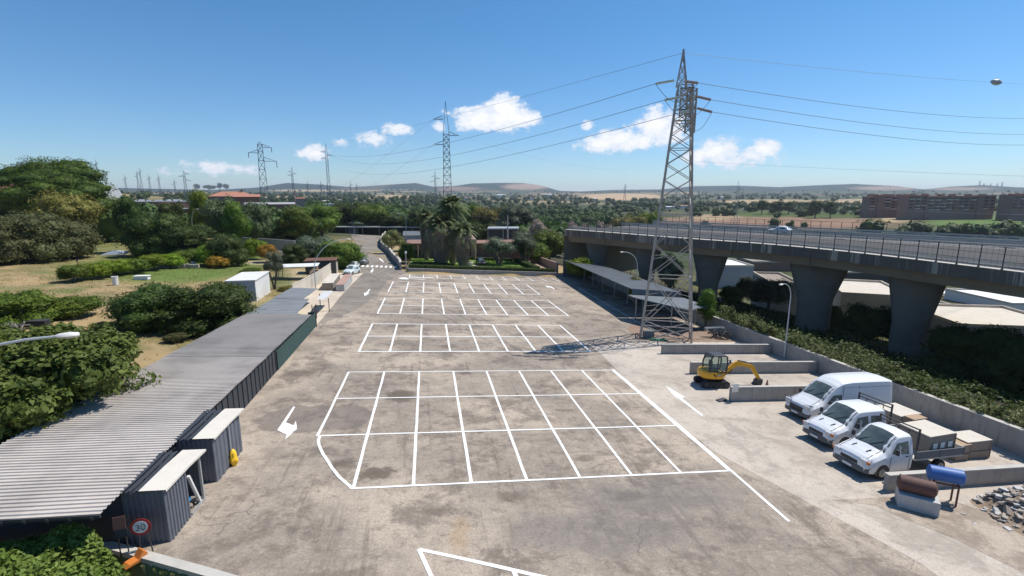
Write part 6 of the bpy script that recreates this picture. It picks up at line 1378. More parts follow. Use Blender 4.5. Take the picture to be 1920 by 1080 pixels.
def vine_row():
    b0 = hit(125, 532); b1 = hit(345, 497); rs = np.random.RandomState(8)
    for i in range(7):
        f = (i+.5)/7; px = 140+i*36; base = 528-i*5.2; top = 486-i*4.4
        tree_px('bush' if i % 2 else 'thicket', px, 0, 56, top, ['vine at the left end of the leafy row, beside the garden lamp','second vine bush from the left in the leafy row','third vine bush from the left, behind the white bin','fourth vine bush, in the middle of the leafy row','fifth vine bush from the left in the leafy row','sixth vine bush, before the low stone edging','seventh vine bush at the right end below the plank pile'][i], 'leaf_bright' if i % 3 else 'leaf_mid', base, group='row of vine bushes on the left plot', name='vine_bush', cat='bush')
vine_row()
# ------------------------------------------------------------------ palms
def palm(px, D, topc, skirt_w, label, fr=3.2, nf=70, skirt=True, base=None):
    b = spot(px, D); Hc = hat(b, topc); t = thing('palm_tree', label, 'palm', b, 0, 'palm trees in front of the villa'); m = MB(); rs = random.Random(px)
    if skirt:
        sk = skirt_w; prof = []
        for i in range(15): f = i/14; prof.append((sk*(.40+.72*f**.8)*(1 if f < .86 else 1-(f-.86)*4.5), Hc*.97*f))
        n = 26; vs = []; fs = []
        for i, (r, z) in enumerate(prof):
            for k in range(n): a = 6.283*k/n; q = r*(1+.12*rs.uniform(-1,1)); vs.append((q*math.cos(a), q*math.sin(a), z))
        m.raw(vs, [(i*n+k, i*n+(k+1)%n, (i+1)*n+(k+1)%n, (i+1)*n+k) for i in range(14) for k in range(n)])
        for i in range(320):
            f = rs.uniform(.25, 1); a = rs.uniform(0, 6.283); r = np.interp(f, [p[1]/(Hc*.97) for p in prof], [p[0] for p in prof]); z = Hc*.97*f; m.beam((r*.95*math.cos(a), r*.95*math.sin(a), z), (r*1.12*math.cos(a+.1), r*1.12*math.sin(a+.1), z-rs.uniform(.8,1.8)), rs.uniform(.04,.14), .03)
        m.build('dead_frond_skirt', MAT['palm_skirt'], t)
    else:
        m.cyl((0,0,-.3),(0,0,Hc),.38,.3,12); m.build('trunk', MAT['palm_skirt'], t)
    V = []; F = []
    for i in range(nf):
        a = rs.uniform(0, 6.283); e = rs.uniform(-.7, 1.35); L = fr*rs.uniform(.75, 1.1); d = Vector((math.cos(a), math.sin(a), 0)); s = Vector((-d.y, d.x, 0)); K = 15; pts = []
        for k in range(K+1): f = k/K; dr = math.cos(e)*L*f; zz = math.sin(e)*L*f-L*.55*f*f*(1.1-.3*math.sin(e)); pts.append(d*dr+Vector((0,0,zz)))
        for k in range(1, K+1):
            f = k/K; ll = L*.26*math.sin(min(1, f*1.15+.18)*math.pi*.82)+.08; T1 = (pts[k]-pts[k-1]).normalized(); 
            for sg in (-1, 1):
                tip = pts[k]+s*(sg*ll*.85)+T1*ll*.5-Vector((0,0,ll*.35)); w = .11+.02*L/3; i0 = len(V); V += [tuple(pts[k]-T1*w), tuple(pts[k]+T1*w), tuple(tip)]; F.append((i0, i0+1, i0+2))
    V = np.array(V)+np.array([0,0,Hc]); me = npmesh('crown', V, F, [MAT['palm_leaf']]); o = bpy.data.objects.new('crown', me); COL.objects.link(o); o.parent = t; return t
palm(828, 104, 418, 2.9, 'stout palm with a thick skirt of dead fronds, left of the tallest palm', 4.2, 120)
palm(849, 107, 386, 1.7, 'tallest palm with its crown touching the slim pylon', 4.0, 120)
palm(868, 101, 430, 1.7, 'smallest palm with a narrow brown skirt, right of the tallest palm', 3.2, 90)
palm(800, 112, 404, 1.2, 'leaning grey green palm crown behind the stout palm', 2.8, 60)
# ------------------------------------------------------------------ far woodland
def woodland(name, label, N, r0, r1, leafn, size, mat, seed, cond=None, a0=-46, a1=66):
    rs = np.random.RandomState(seed); Vs = []; Fs = []; o = 0; cnt = 0
    while cnt < N:
        az = math.radians(rs.uniform(a0, a1)); r = math.sqrt(rs.uniform(r0*r0, r1*r1)) if r1/r0 < 2.2 else r0*(r1/r0)**rs.uniform(0, 1); x, y = r*math.sin(az), r*math.cos(az)
        px, py = projpix(np.array([x]), np.array([y]), np.array([Tf(x, y)])); px, py = float(px[0]), float(py[0])
        if not (-80 < px < 2000): 
            if rs.rand() > .1: continue
        if cond and not cond(x, y, px, py, rs): continue
        h = size*rs.uniform(.55, 1.25); w = h*rs.uniform(.8, 1.4); z = Tf(x, y)-.3; k = rs.randint(2, 4); cl = [(x, y, z+h*.5, w*.5, w*.5, h*.48)]+[(x+rs.uniform(-.4,.4)*w, y+rs.uniform(-.4,.4)*w, z+h*rs.uniform(.3,.75), w*.3, w*.3, h*.25) for _ in range(k)]
        V, F = crown_arrays(cl, leafn, w*.13*(60/leafn)**.35, rs.randint(1e6), asp=.7, up=.5, shell=(.8,1.05)); Vs.append(V); Fs.append(F+o); o += len(V)
        iv, f_ = ico(); q = iv*np.array([w*.42, w*.42, h*.42])+np.array([x, y, z+h*.48]); Vs.append(q); f = f_+o; Fs.append(np.concatenate([f, f[:, :1]], 1)); o += len(iv); cnt += 1
    V = np.vstack(Vs); F = np.vstack(Fs).astype('i'); tri = F[:, 3] == F[:, 0]; me = bpy.data.meshes.new(name); Q = F[~tri]; Tt = F[tri][:, :3]
    me.vertices.add(len(V)); me.vertices.foreach_set('co', V.astype('f').ravel()); me.loops.add(Q.size+Tt.size); me.loops.foreach_set('vertex_index', np.concatenate([Q.ravel(), Tt.ravel()]).astype('i')); me.polygons.add(len(Q)+len(Tt)); me.polygons.foreach_set('loop_start', np.concatenate([np.arange(len(Q))*4, Q.size+np.arange(len(Tt))*3]).astype('i'))
    me.materials.append(MAT[mat]); me.update(calc_edges=True); ob = bpy.data.objects.new(name, me); COL.objects.link(ob); tag(ob, label, kind='stuff')
def c_mid(x, y, px, py, rs):
    if x > 20 and y < 190 and px > 1040: return False
    if 600 < px < 850 and y < 250: return False
    if 440 < px < 545 and y < 170: return rs.rand() < .6
    if -45 < x < -16 and y < 232 and px > 640: return False
    return px < 1130 or (py < 408 and rs.rand() < .35)
woodland('woodland', 'green woods filling the middle distance behind the villa and canopy', 430, 168, 480, 330, 9.5, 'leaf_far', 1, c_mid)
def c_far(x, y, px, py, rs):
    if abs(px-1165) < 85 and abs(py-369) < 7: return False
    if 1210 < px < 1740 and 406 < py < 436: return rs.rand() < .05
    if 1740 < px and 398 < py < 436: return rs.rand() < .03
    if abs(px-740) < 36 and abs(py-369) < 3.5: return False
    if abs(px-1450) < 170 and abs(py-379) < 5: return rs.rand() < .15
    hl = math.exp(-(((x+690)/260)**2+((y-820)/200)**2))
    if hl > .3: return rs.rand() < .06
    return True
woodland('woodland', 'woods and hedges scattered over the plain beyond', 1500, 400, 1500, 70, 9, 'leaf_far', 2, c_far)
woodland('woodland', 'small far woods below the hills', 1100, 1500, 4400, 26, 13, 'leaf_far', 3, lambda x, y, px, py, rs: c_far(x, y, px, py, rs) and rs.rand() < .9)
# grass tufts on the dry plot and the lawn
def tufts(name, n, poly, mat, size, seed, label, asp=.18):
    rs = np.random.RandomState(seed); P_ = []; xs = [p[0] for p in poly]; ys = [p[1] for p in poly]
    def ins(x, y):
        c = False; j = len(poly)-1
        for i in range(len(poly)):
            if (poly[i][1] > y) != (poly[j][1] > y) and x < (poly[j][0]-poly[i][0])*(y-poly[i][1])/(poly[j][1]-poly[i][1])+poly[i][0]: c = not c
            j = i
        return c
    while len(P_) < n:
        x = rs.uniform(min(xs), max(xs)); y = rs.uniform(min(ys), max(ys))
        if ins(x, y) and vnoise(np.array(x), np.array(y), .5, seed) > rs.uniform(.2, .7): P_.append((x, y, Tf(x, y)+size*.4))
    C = np.array(P_); Nn = rs.normal(size=(n, 3)); Nn[:, 2] *= .3; Nn /= np.linalg.norm(Nn, axis=1, keepdims=True); up = np.tile([0,0,1.], (n,1))+rs.normal(size=(n,3))*.3; t = up; s = size*rs.uniform(.5,1.3,n)[:, None]; b = np.cross(Nn, t)
    V = np.stack([C-t*s-b*s*asp, C-t*s+b*s*asp, C+t*s*.8+b*s*asp*1.6, C+t*s-b*s*asp*1.6], 1).reshape(-1, 3); me = npmesh(name, V, np.arange(n*4).reshape(-1, 4), [MAT[mat]]); o = bpy.data.objects.new(name, me); COL.objects.link(o); tag(o, label, kind='stuff')
tufts('dry_grass', 14000, [(-17.2,18),(-17.2,66),(-20,92),(-60,105),(-75,80),(-55,50),(-30,20)], 'dry_grass', .085, 5, 'dry grass over the left plot')
tufts('weeds', 9000, [(32.5,20),(32.5,70),(60,90),(80,70),(60,20)], 'leaf_mid', .22, 6, 'weeds under the viaduct')

for px, row, w, h_, mt, lab in ((30,575,34,.8,'leaf_yellow','small dry shrub above the spreading bush at the left edge'),(205,512,30,.7,'leaf_grey','low grey shrub in front of the white bin'),(262,590,40,1.0,'leaf_mid','small shrub where the dry field meets the broad dark tree mass'),(345,560,40,.9,'leaf_yellow','yellowish shrub behind the broad dark tree mass'),(470,512,44,1.2,'leaf_mid','small green shrub just behind the white cabin'),(455,535,50,1.3,'leaf_dark','dark shrub touching the front of the white cabin'),(175,458,30,1.2,'leaf_bright','small bright shrub beside the brick shack'),(330,640,44,1.0,'leaf_grey','low grey shrub on the sandy strip behind the long shed'),(190,620,44,1.1,'leaf_yellow','dry yellow shrub left of the sandy strip'),(540,545,36,.9,'leaf_yellow','dry shrub between the dirt track and the slate grey roof')):
    b = hit(px, row); plant('bush', b, wpx(b, w), h_, lab, mt, cat='shrub', name='shrub', group='small shrubs on the left plot', sink=.05)
# ------------------------------------------------------------------ villa, garden and buildings
def hedge(name, a, b, w, h, label, mat='leaf_hedge', n=None):
    a = Vector(a); b = Vector(b); d = b-a; L = d.length; d.normalize(); s = Vector((-d.y, d.x)); n = n or int(L*420); rs = np.random.RandomState(int(abs(a.x*7+a.y))); u = rs.uniform(0, L, n); f = rs.randint(0, 4, n); v = rs.uniform(-.5, .5, n)*w; z = rs.uniform(0, h, n)
    top = f < 2; v = np.where(top, v, np.where(f == 2, -w/2, w/2)); z = np.where(top, h+rs.normal(size=n)*.03, z); C = np.stack([a.x+d.x*u+s.x*v, a.y+d.y*u+s.y*v, T(a.x+d.x*u+s.x*v, a.y+d.y*u+s.y*v)+z], 1)+rs.normal(size=(n,3))*.03
    Nn = rs.normal(size=(n,3))*.6; Nn[:,2] += top*1.2; Nn[:, 0] += np.where(top, 0, np.sign(v)*s.x); Nn[:, 1] += np.where(top, 0, np.sign(v)*s.y); V, F = leafquads(rs, C, Nn, .085, .6, .1)
    t = thing(name, label, 'hedge'); me = npmesh('foliage', V, F, [MAT[mat]]); o = bpy.data.objects.new('foliage', me); COL.objects.link(o); o.parent = t
    m = MB(); k = max(1, int(L/4))
    for i in range(k):
        p = a+d*(L*i/k); q = a+d*(L*(i+1)/k); ww = s*(w/2-.06); m.raw([(p.x-ww.x,p.y-ww.y,Tf(p.x,p.y)-.1),(q.x-ww.x,q.y-ww.y,Tf(q.x,q.y)-.1),(q.x+ww.x,q.y+ww.y,Tf(q.x,q.y)-.1),(p.x+ww.x,p.y+ww.y,Tf(p.x,p.y)-.1),(p.x-ww.x,p.y-ww.y,Tf(p.x,p.y)+h-.05),(q.x-ww.x,q.y-ww.y,Tf(q.x,q.y)+h-.05),(q.x+ww.x,q.y+ww.y,Tf(q.x,q.y)+h-.05),(p.x+ww.x,p.y+ww.y,Tf(p.x,p.y)+h-.05)], [(4,5,6,7),(0,1,5,4),(2,3,7,6),(3,0,4,7),(1,2,6,5)])
    m.build('core', MAT[mat], t); return t
wallrun('garden_wall', [(-4.0,96.0),(25.2,95.6)], .85, .3, MAT['concrete'], 'low concrete wall carrying the front hedge at the end of the yard')
hedge('hedge', (-3.9,96.9), (24.9,96.7), 1.2, .62, 'long clipped hedge on the low wall across the end of the yard')
hedge('hedge', (-3.4,103.2), (5.2,102.8), 1.0, .5, 'short inner hedge in front of the palms')
hedge('hedge', (21.6,97.5), (20.6,116), 1.3, .9, 'clipped side hedge at the right edge of the villa lawn')
hedge('hedge', (9.5,118.2), (20.0,117.6), 1.0, .6, 'back hedge behind the olive trees')
grid_sheet('garden_lawn', [(-3.9,97.0),(24.6,96.4),(23.6,98),(21.0,118),(-3.9,118.5)], .815, MAT['lawn_flat'] if 'lawn_flat' in MAT else MAT['terrain'])
grid_sheet('garden_path', [(9.2,97.6),(12.4,97.5),(13.2,104),(10.2,108),(8.8,103)], .83, MAT['apron'])
grid_sheet('side_path', [(22.4,97),(25.0,97),(24.8,120),(21.9,120)], .83, MAT['dirt'])
tufts('lawn_grass', 14000, [(-3.9,97.6),(21,96.2),(20.4,117),(-4.5,117.5)], 'lawn_m', .07, 7, 'short grass of the villa lawn', .5)
t = thing('garden_well', 'small round stone well on the villa lawn beside the black car', 'well', (8.0,102.5,Tf(8,102.5))); m = MB(); m.lathe([(.9,0),(.95,.7),(1.1,.75),(1.1,.9),(.8,.92),(.75,.3),(0,.3)], n=16); m.build('basin', MAT['concrete_light'], t)
def gable(poly, z0, z1, zr, name): pass
def house(name, label, c, w, d, h, rz, wall, roof, rh=.0, over=.5, wins=(), grp=None, flat=False, cat='building', chim=False, hip=False):
    """c: ground point of the middle of the front; local x along the front, y away"""
    t = thing(name, label, cat, c, rz, grp); m = MB(); m.bx(-w/2, w/2, 0, d, -1.5, h); m.build('wall', MAT[wall], t); m = MB(); X, o = w/2+over, over
    if flat: m.bx(-X, X, -o, d+o, h+.003, h+.25)
    elif hip:
        r = max(0, w/2-d/2); m.raw([(-X,-o,h),(X,-o,h),(X,d+o,h),(-X,d+o,h),(-r,d/2,h+rh),(r,d/2,h+rh)], [(0,1,5,4),(1,2,5),(2,3,4,5),(3,0,4),(3,2,1,0)])
    else: m.raw([(-X,-o,h),(X,-o,h),(X,d+o,h),(-X,d+o,h),(-X,d/2,h+rh),(X,d/2,h+rh),(-w/2,0,h),(-w/2,d,h),(w/2,0,h),(w/2,d,h)], [(0,1,5,4),(2,3,4,5),(0,4,3),(1,2,5)])
    rf = m.build('roof', MAT[roof], t)
    if chim: m = MB(); m.bx(w*.2,w*.2+.8,d*.4,d*.4+.8,h,h+rh+1.0); m.build('chimney', MAT[wall], rf)
    for (x, z, ww, hh) in wins:
        m = MB(); m.bx(x-ww/2-.08, x+ww/2+.08, -.03, .1, z-.08, z+hh+.08); f = m.build('window', MAT['white_panel'], t); m = MB(); m.bx(x-ww/2, x+ww/2, -.05, -.032, z, z+hh); m.build('pane', MAT['window_dark'], f)
    return t
# the villa
c_ = Vector((.5, 118.5, Tf(.5,118.5))); t = thing('villa', 'low pink brown villa with a curved porch behind the palms and olive trees', 'house', c_, .0)
m = MB(); m.bx(-5.2,4.5,0,9,-1,3.3); m.bx(11,22.5,1.5,9,-1,3.0); m.build('wall', MAT['brown_wall'], t)
m = MB(); m.bx(4.5,11,.5,9,-1,3.3); m.build('porch_wall', MAT['pink_wall'], t)
m = MB(); m.bx(-5.7,4.6,-.6,9.3,3.303,3.65); m.bx(10.9,23,.9,9.3,3.003,3.3); m.build('roof', MAT['brown_wall'], t)
m = MB(); pts = [(5.0+5.8*i/10, -.9-.9*math.sin(math.pi*(i/10)), 3.9) for i in range(11)]; vs = [(x, y, 4.35) for x, y, z in pts]+[(x, y, 3.3) for x, y, z in pts]+[(x, 9, 4.5) for x, y, z in pts]
m.raw(vs, [(i, i+1, 12+i, 11+i) for i in range(10)]+[(22+i, 23+i, i+1, i) for i in range(10)]); m.build('porch_roof', MAT['pink_wall'], t)
m = MB(); m.raw([(x, y-.02, z) for x, y, _ in pts for z in (4.28, 4.5)], [(2*i, 2*i+2, 2*i+3, 2*i+1) for i in range(10)]); m.build('porch_band', MAT['cream'], t)
for x0, x1 in ((-4.6,-2.4),(-2.0,1.2)): m = MB(); m.bx(x0,x1,-.04,.02,.0,2.1); m.build('window', MAT['window_dark'], t)
m = MB(); m.bx(6.2,9.6,.44,.5,-.2,2.4); m.build('porch_opening', MAT['window_dark'], t)
for x in (5.4,10.4,-3.0): m = MB(); m.cyl((x,-1.0,-.6),(x,-1.0,3.3),.14,n=8); m.build('porch_column', MAT['pink_wall'], t)
# garden side wall right and stepped wall along the road
wallrun('garden_wall', [(26.6,100),(25.5,122),(22,128)], 2.4, .3, MAT['pink_wall'], 'pinkish plastered wall right of the lawn below the flowering trees', zf=lambda x, y: Tf(x, y))
def stepped():
    pts = [g(745,501), g(738,486), g(731,477), g(724,470), g(722,458), g(716,448)]; P_ = [(-5.6,99.5),(-6.0,105),(-8.4,120),(-10.6,137),(-14.4,158),(-17.0,185),(-18.6,226)]
    t = thing('stepped_wall', 'stepped grey concrete wall along the right side of the road', 'wall'); m = MB(); mc = MB()
    for i, (a, b) in enumerate(zip(P_, P_[1:])):
        a = Vector(a); b = Vector(b); k = 2
        for j in range(k):
            p = a.lerp(b, j/k); q = a.lerp(b, (j+1)/k); zt = Tf(p.x, p.y)+1.5; n = Vector((-(q-p).y, (q-p).x)).normalized()*.18; m.prism([(p.x-n.x,p.y-n.y),(q.x-n.x,q.y-n.y),(q.x+n.x,q.y+n.y),(p.x+n.x,p.y+n.y)], lambda x, y: Tf(x, y)-.3, zt); mc.prism([(p.x-n.x*1.3,p.y-n.y*1.3),(q.x-n.x*1.3,q.y-n.y*1.3),(q.x+n.x*1.3,q.y+n.y*1.3),(p.x+n.x*1.3,p.y+n.y*1.3)], zt+.003, zt+.1)
    m.build('wall', MAT['concrete'], t); mc.build('coping', MAT['concrete_light'], t)
stepped()
# row canopy across the head of the road
def canopy(px0, px1, D, row, h, depth, label, roof='roof_blue_grey', nm='canopy'):
    a = spot(px0, D); b = spot(px1, D); z = a.z+hat(a, row); zb = min(a.z, b.z)-1; d = Vector((b.x-a.x, b.y-a.y)); L = d.length; rz_ = math.atan2(d.y, d.x); t = thing(nm, label, 'canopy', (a.x, a.y, zb), rz_); H = z-zb
    m = MB(); m.bx(0,L,0,depth,H-.35,H); m.build('roof', MAT[roof], t); m = MB(); m.bx(0,L,depth-.2,depth,0,H-.36); m.build('back_wall', MAT['wall_dark_metal'], t)
    for i in range(max(2, int(L/7))+1): x = .2+(L-.4)*i/max(2, int(L/7)); m = MB(); m.beam((x,.3,0),(x,.3,H-.35),.18); m.build('post', MAT['galv'], t)
    return t, H, L
t, H, L = canopy(617, 836, 228, 425.5, 3, 9, 'very long low canopy crossing the head of the road beyond the trees', 'galv')
m = MB(); m.bx(8.5,13,1.0,1.2,0,H-.8); m.build('door_panel', MAT['roof_blue_grey'], t); 
canopy(893, 922, 160, 431, 3, 6, 'small metal roofed shelter between the palms and the dark shed', nm='shelter')
t, H, L = canopy(914, 973, 150, 428, 3, 8, 'dark shed with a sloping pale metal roof beside the utility pole', 'galv', nm='shed')
m = MB(); m.bx(.5,L-.3,.8,1.0,0,H-.4); m.build('front_wall', MAT['wall_dark_metal'], t)
c_ = spot(795, 142); house('outbuilding', 'pale grey outbuilding with a narrow window left of the palms', c_, 11, 6, hat(c_, 441), azp(795)*0, 'bluish_panel', 'roof_blue_grey', 1., .3, wins=[(-3,1.8,.6,1.6),(-1.2,1.8,.5,1.6)])
# left plot cabin and neighbours
c_ = at_plane(-22.35, 63.0); t = thing('white_cabin', 'white box cabin with a pale roof beside the broad dark tree mass', 'cabin', c_, .06); m = MB(); m.bx(-1.6,1.6,0,6.8,-.3,2.45); m.build('wall', MAT['white_panel'], t); m = MB(); m.bx(-1.7,1.7,-.1,6.9,2.453,2.55); m.build('roof', MAT['white_panel'], t); m = MB(); m.bx(-1.55,1.55,-.03,-.003,0,2.4); m.build('front_panel', MAT['bluish_panel'], t)
c_ = spot(-4, 128); house('red_roofed_house', 'house with a red tiled roof at the far left edge behind the pine', c_, 9, 9, hat(c_, 362), -.3, 'terracotta', 'terracotta', 3.0, .5, chim=True)
c_ = spot(221, 150); H = hat(c_, 372); t = thing('arched_hall', 'white hall with a rounded gable peeping out right of the big pine', 'hall', c_, .9); m = MB(); out = [(-2.9,0)]+[(2.9*-math.cos(a), H+ (hat(c_, 347)-H)*math.sin(a)) for a in [math.pi*i/10 for i in range(11)]]+[(2.9,0)]; m.side(out, 0, 10); m.build('shell', MAT['white_far'], t)
c_ = spot(300, 165); house('long_low_building', 'long low flat roofed building with white clutter on its roof', c_, 19, 9, hat(c_, 379), azp(300), 'brown_wall', 'plaster_grey', flat=True, wins=[(-6,1.5,1.4,1.6),(-2,1.5,1.4,1.6),(5,1.5,1.4,1.6)])
t = bpy.data.objects['long_low_building']; H = hat(c_, 379); m = MB(); R = random.Random(2)
for i in range(12): x = R.uniform(-6,7); m.box((x,R.uniform(1,4),H+.4),(R.uniform(.6,1.8),R.uniform(.5,1.5),R.uniform(.3,.9)))
m.build('rooftop_units', MAT['white_far'], t)
m = MB(); m.bx(1,9,-3,-.1,H-2.3,H-2.1); m.build('awning', MAT['white_far'], t)
c_ = spot(442, 215); house('red_roofed_house', 'wide house with terracotta roofs below the three skyline trees', c_, 17, 9, hat(c_, 368), azp(442), 'pink_wall', 'terracotta', 2.0, .6, hip=True, chim=True)
c_ = spot(470, 205); house('red_roofed_house', 'low terracotta roofed wing right of the wide terracotta house', c_, 9, 7, hat(c_, 369), azp(470), 'terracotta', 'terracotta', 1.0, .6)
c_ = spot(512, 175); house('grey_roofed_house', 'house with a grey roof and brick wall under the flat topped pylon', c_, 15, 8, hat(c_, 383), azp(512), 'terracotta', 'plaster_grey', .6, .6, wins=[(5,2.2,1.2,2.0)])
c_ = spot(566, 330); house('red_roofed_house', 'tiny house with a pale red roof right of the red and white pole', c_, 5.5, 5, hat(c_, 372), azp(566), 'pink_wall', 'terracotta', .5, .3)
c_ = spot(620, 260); house('white_house', 'small white flat house among dark trees left of the road head', c_, 5.5, 5, hat(c_, 383), azp(620), 'white_far', 'white_far', flat=True, over=.1)
wallrun('boundary_wall', [tuple(spot(445,128)[:2]), tuple(spot(555,124)[:2])], 3.0, .3, MAT['plaster_grey'], 'grey rendered wall behind the orange tinted bush', zf=lambda x, y: Tf(x, y))
wallrun('boundary_wall', [tuple(spot(470,112)[:2]), tuple(spot(540,112)[:2])], 1.3, .25, MAT['white_far'], 'low white wall in front of the grey rendered wall', zf=lambda x, y: Tf(x, y))
b = hit(180, 440); house('brick_shack', 'small shack with a grey door behind the olive yellow tree', b, 3.6, 3, 2.6, 0, 'terracotta', 'roof_grey', .3, .2); t = bpy.data.objects['brick_shack']; m = MB(); m.bx(.2,1.6,-.05,-.003,0,2.2); m.build('door', MAT['bluish_panel'], t)
# plank pile, boards, tarpaulin, bins
b = hit(318, 468); R = random.Random(9); t = thing('plank_pile', 'untidy pile of grey planks beside the leaning pole', 'plank pile', b, .2)
for k in range(2):
    m = MB()
    for i in range(26): y = R.uniform(-1.5,1.5); m.beam((R.uniform(-4.5,-2),y,.2+R.uniform(0,.6)+k*.5),(R.uniform(2,4.5),y+R.uniform(-1,1),.5+R.uniform(0,.8)+k*.6),.22,.07)
    m.build('planks', MAT['wood_grey' if k else 'wood'], t)
m = MB(); m.box((1.5,.5,1.9),(4.5,2.2,.08),.1); m.build('sheet', MAT['plaster_grey'], t); m = MB(); m.box((3.2,-1.6,.45),(2.2,1.6,.6),.2); m.build('white_sheet', MAT['white_far'], t)
b = hit(240, 455); m = MB()
for i in range(4): m.box((i*.55,0,.9),(.42,.06,1.9),.1,Matrix.Rotation(.45,3,'X') @ Matrix.Rotation(-.3,3,'Y'))
o = m.build('leaning_boards', MAT['white_far']); o.location = b; tag(o, 'four white boards leaning below the bright round tree', 'boards')
b = hit(215, 478); m = MB(); m.raw([(-2.2,-.8,.1),(2.2,-.6,.1),(2.5,.9,.6),(-1.5,1.0,.7),(0,.3,1.0)], [(0,1,4),(1,2,4),(2,3,4),(3,0,4)]); o = m.build('tarpaulin', MAT['bluish_panel']); o.location = b; tag(o, 'blue grey tarpaulin lying left of the plank pile', 'tarpaulin')
def bin_(px, row, w, h, lab, mt, nm='water_bin'):
    b = hit(px, row); t = thing(nm, lab, 'bin', b); m = MB(); m.lathe([(w*.42,0),(w*.5,h*.9),(w*.53,h*.92),(w*.53,h),(w*.44,h),(w*.42,h*.8),(0,h*.78)], n=14); m.build('tub', MAT[mt], t, smooth=True); return t
bin_(217,534,.75,1.15,'tall white plastic bin in front of the leafy row','white_panel'); bin_(363,500,.7,.9,'pale blue barrel at the right end of the leafy row','bluish_panel','barrel')
b = hit(267, 524); m = MB(); m.bx(-.9,.9,-.4,.4,0,.5); m.bx(-1.0,1.0,-.5,.5,.503,.58); o = m.build('white_table', MAT['white_far']); o.location = b; tag(o, 'white topped bench under the middle of the leafy row', 'bench')
b = hit(335, 502); m = MB()
for i in range(9): m.box((-3+i*.75,R.uniform(-.2,.2),.25),(.65,.5,.55+R.uniform(-.1,.2)),R.uniform(-.1,.1))
o = m.build('stone_edging', MAT['rubble_m']); o.location = b; tag(o, 'low row of stones below the bare shrub in the leafy row', 'stones')
b = hit(20, 624); m = MB()
for i in range(22): m.beam((R.uniform(-1.2,1.2),R.uniform(-.6,.6),R.uniform(0,.7)),(R.uniform(-1.2,1.2),R.uniform(-.6,.6),R.uniform(0,.9)),.08)
o = m.build('pallet_heap', MAT['wood_grey']); o.location = b; tag(o, 'heap of grey pallets at the left edge above the broad leaved tree', 'pallets')
b = hit(75, 616); m = MB()
for i in range(6): m.bx(-.7,.7,-.4,.4,i*.14,i*.14+.07)
o = m.build('pallet_stack', MAT['dark_steel']); o.location = b; tag(o, 'small dark stack of pallets right of the grey pallet heap', 'pallets')
# roofs near the blue car park fence: lean to with white awning, timber scraps
b = Vector((-20.8,84,Tf(-20.8,84))); t = thing('open_shelter', 'open shelter with a white sheet roof left of the corrugated fence', 'shelter', b, .1); m = MB(); m.bx(-3,3,-2,2,2.1,2.2); m.build('roof', MAT['white_panel'], t)
for x in (-2.8,2.8):
    for y in (-1.8,1.8): m = MB(); m.cyl((x,y,-.2),(x,y,2.1),.06,n=6); m.build('post', MAT['wood_grey'], t)
b = Vector((-18.9,92,Tf(-18.9,92))); t = thing('brown_roofed_shed', 'brown flat roofed shed behind the white sheet roof', 'shed', b, .1); m = MB(); m.bx(-2.5,2.5,-2,2,-.2,2.4); m.build('wall', MAT['dark_steel'], t); m = MB(); m.bx(-2.7,2.7,-2.2,2.2,2.403,2.5); m.build('roof', MAT['rust'], t)
b = Vector((-18.2,82,Tf(-18.2,82))); m = MB()
for i in range(7): m.box((R.uniform(-.5,.5),R.uniform(-2,2),1.0+R.uniform(0,.6)),(.12,1.8,.9),R.uniform(-.3,.3),Matrix.Rotation(R.uniform(.3,.9),3,'Y'))
o = m.build('timber_frames', MAT['cardboard']); o.location = b; tag(o, 'brown timber frames leaning on the outside of the corrugated fence', 'timber')
b = hit(560, 492); t = thing('climbing_frame', 'small orange timber climbing frame under the dark tree', 'frame', b); m = MB()
for x in (-.8,.8): m.beam((x,0,0),(x,0,3.2),.1)
for z in (.8,1.6,2.4,3.1): m.beam((-.9,0,z),(.9,0,z),.08)
m.build('frame', MAT['terracotta'], t)
# ------------------------------------------------------------------ buildings beyond the viaduct
def factory(px0, px1, D, row, depth, label, wall, roof, rz=None, nm='industrial_building', wins=0, base=None):
    a = spot(px0, D); b = spot(px1, D); z = a.z+hat(a, row); zb = min(a.z, b.z)-1.2; d = Vector((b.x-a.x, b.y-a.y)); L = d.length; t = thing(nm, label, 'building', (a.x, a.y, zb), math.atan2(d.y, d.x)+(rz or 0), 'industrial buildings beyond the viaduct'); H = z-zb
    m = MB(); m.bx(0,L,0,depth,0,H); m.build('wall', MAT[wall], t); m = MB(); m.bx(.3,L-.3,.3,depth-.3,H+.003,H+.06); m.build('roof', MAT[roof], t); m = MB()
    for q in ((0,L,-.02,.25),(0,L,depth-.25,depth)): m.bx(q[0],q[1],q[2],q[3],H+.003,H+.5)
    m.bx(-.02,.25,.26,depth-.26,H+.003,H+.5); m.bx(L-.25,L,.26,depth-.26,H+.003,H+.5); m.build('roof_edge', MAT['cream'], t)
    for i in range(wins): x = L*(i+.5)/wins; m = MB(); m.bx(x-.5,x+.5,-.06,-.021,H-2.0,H-1.1); m.build('window', MAT['window_dark'], t)
    return t
factory(1735, 1860, 100, 597, 22, 'white flat roofed factory right of the nearest pier', 'white_far', 'cream', -.1, wins=0)
factory(1790, 1990, 78, 612, 16, 'nearer factory roof behind the dark trees at the right edge', 'plaster_grey', 'cream', -.15)
factory(1800, 1905, 128, 566, 16, 'grey factory with small windows just under the viaduct at the right', 'bluish_panel', 'white_far', -.1, wins=6)
factory(1750, 1815, 150, 560, 14, 'brownish building between the nearest pier and the grey factory', 'pink_wall', 'plaster_grey', 0)
factory(1895, 2010, 112, 572, 18, 'pale factory at the right edge under the viaduct', 'white_far', 'white_far', 0)
factory(1570, 1680, 96, 552, 18, 'tan flat roofed building between the two nearest piers', 'cream', 'cream', -.35)
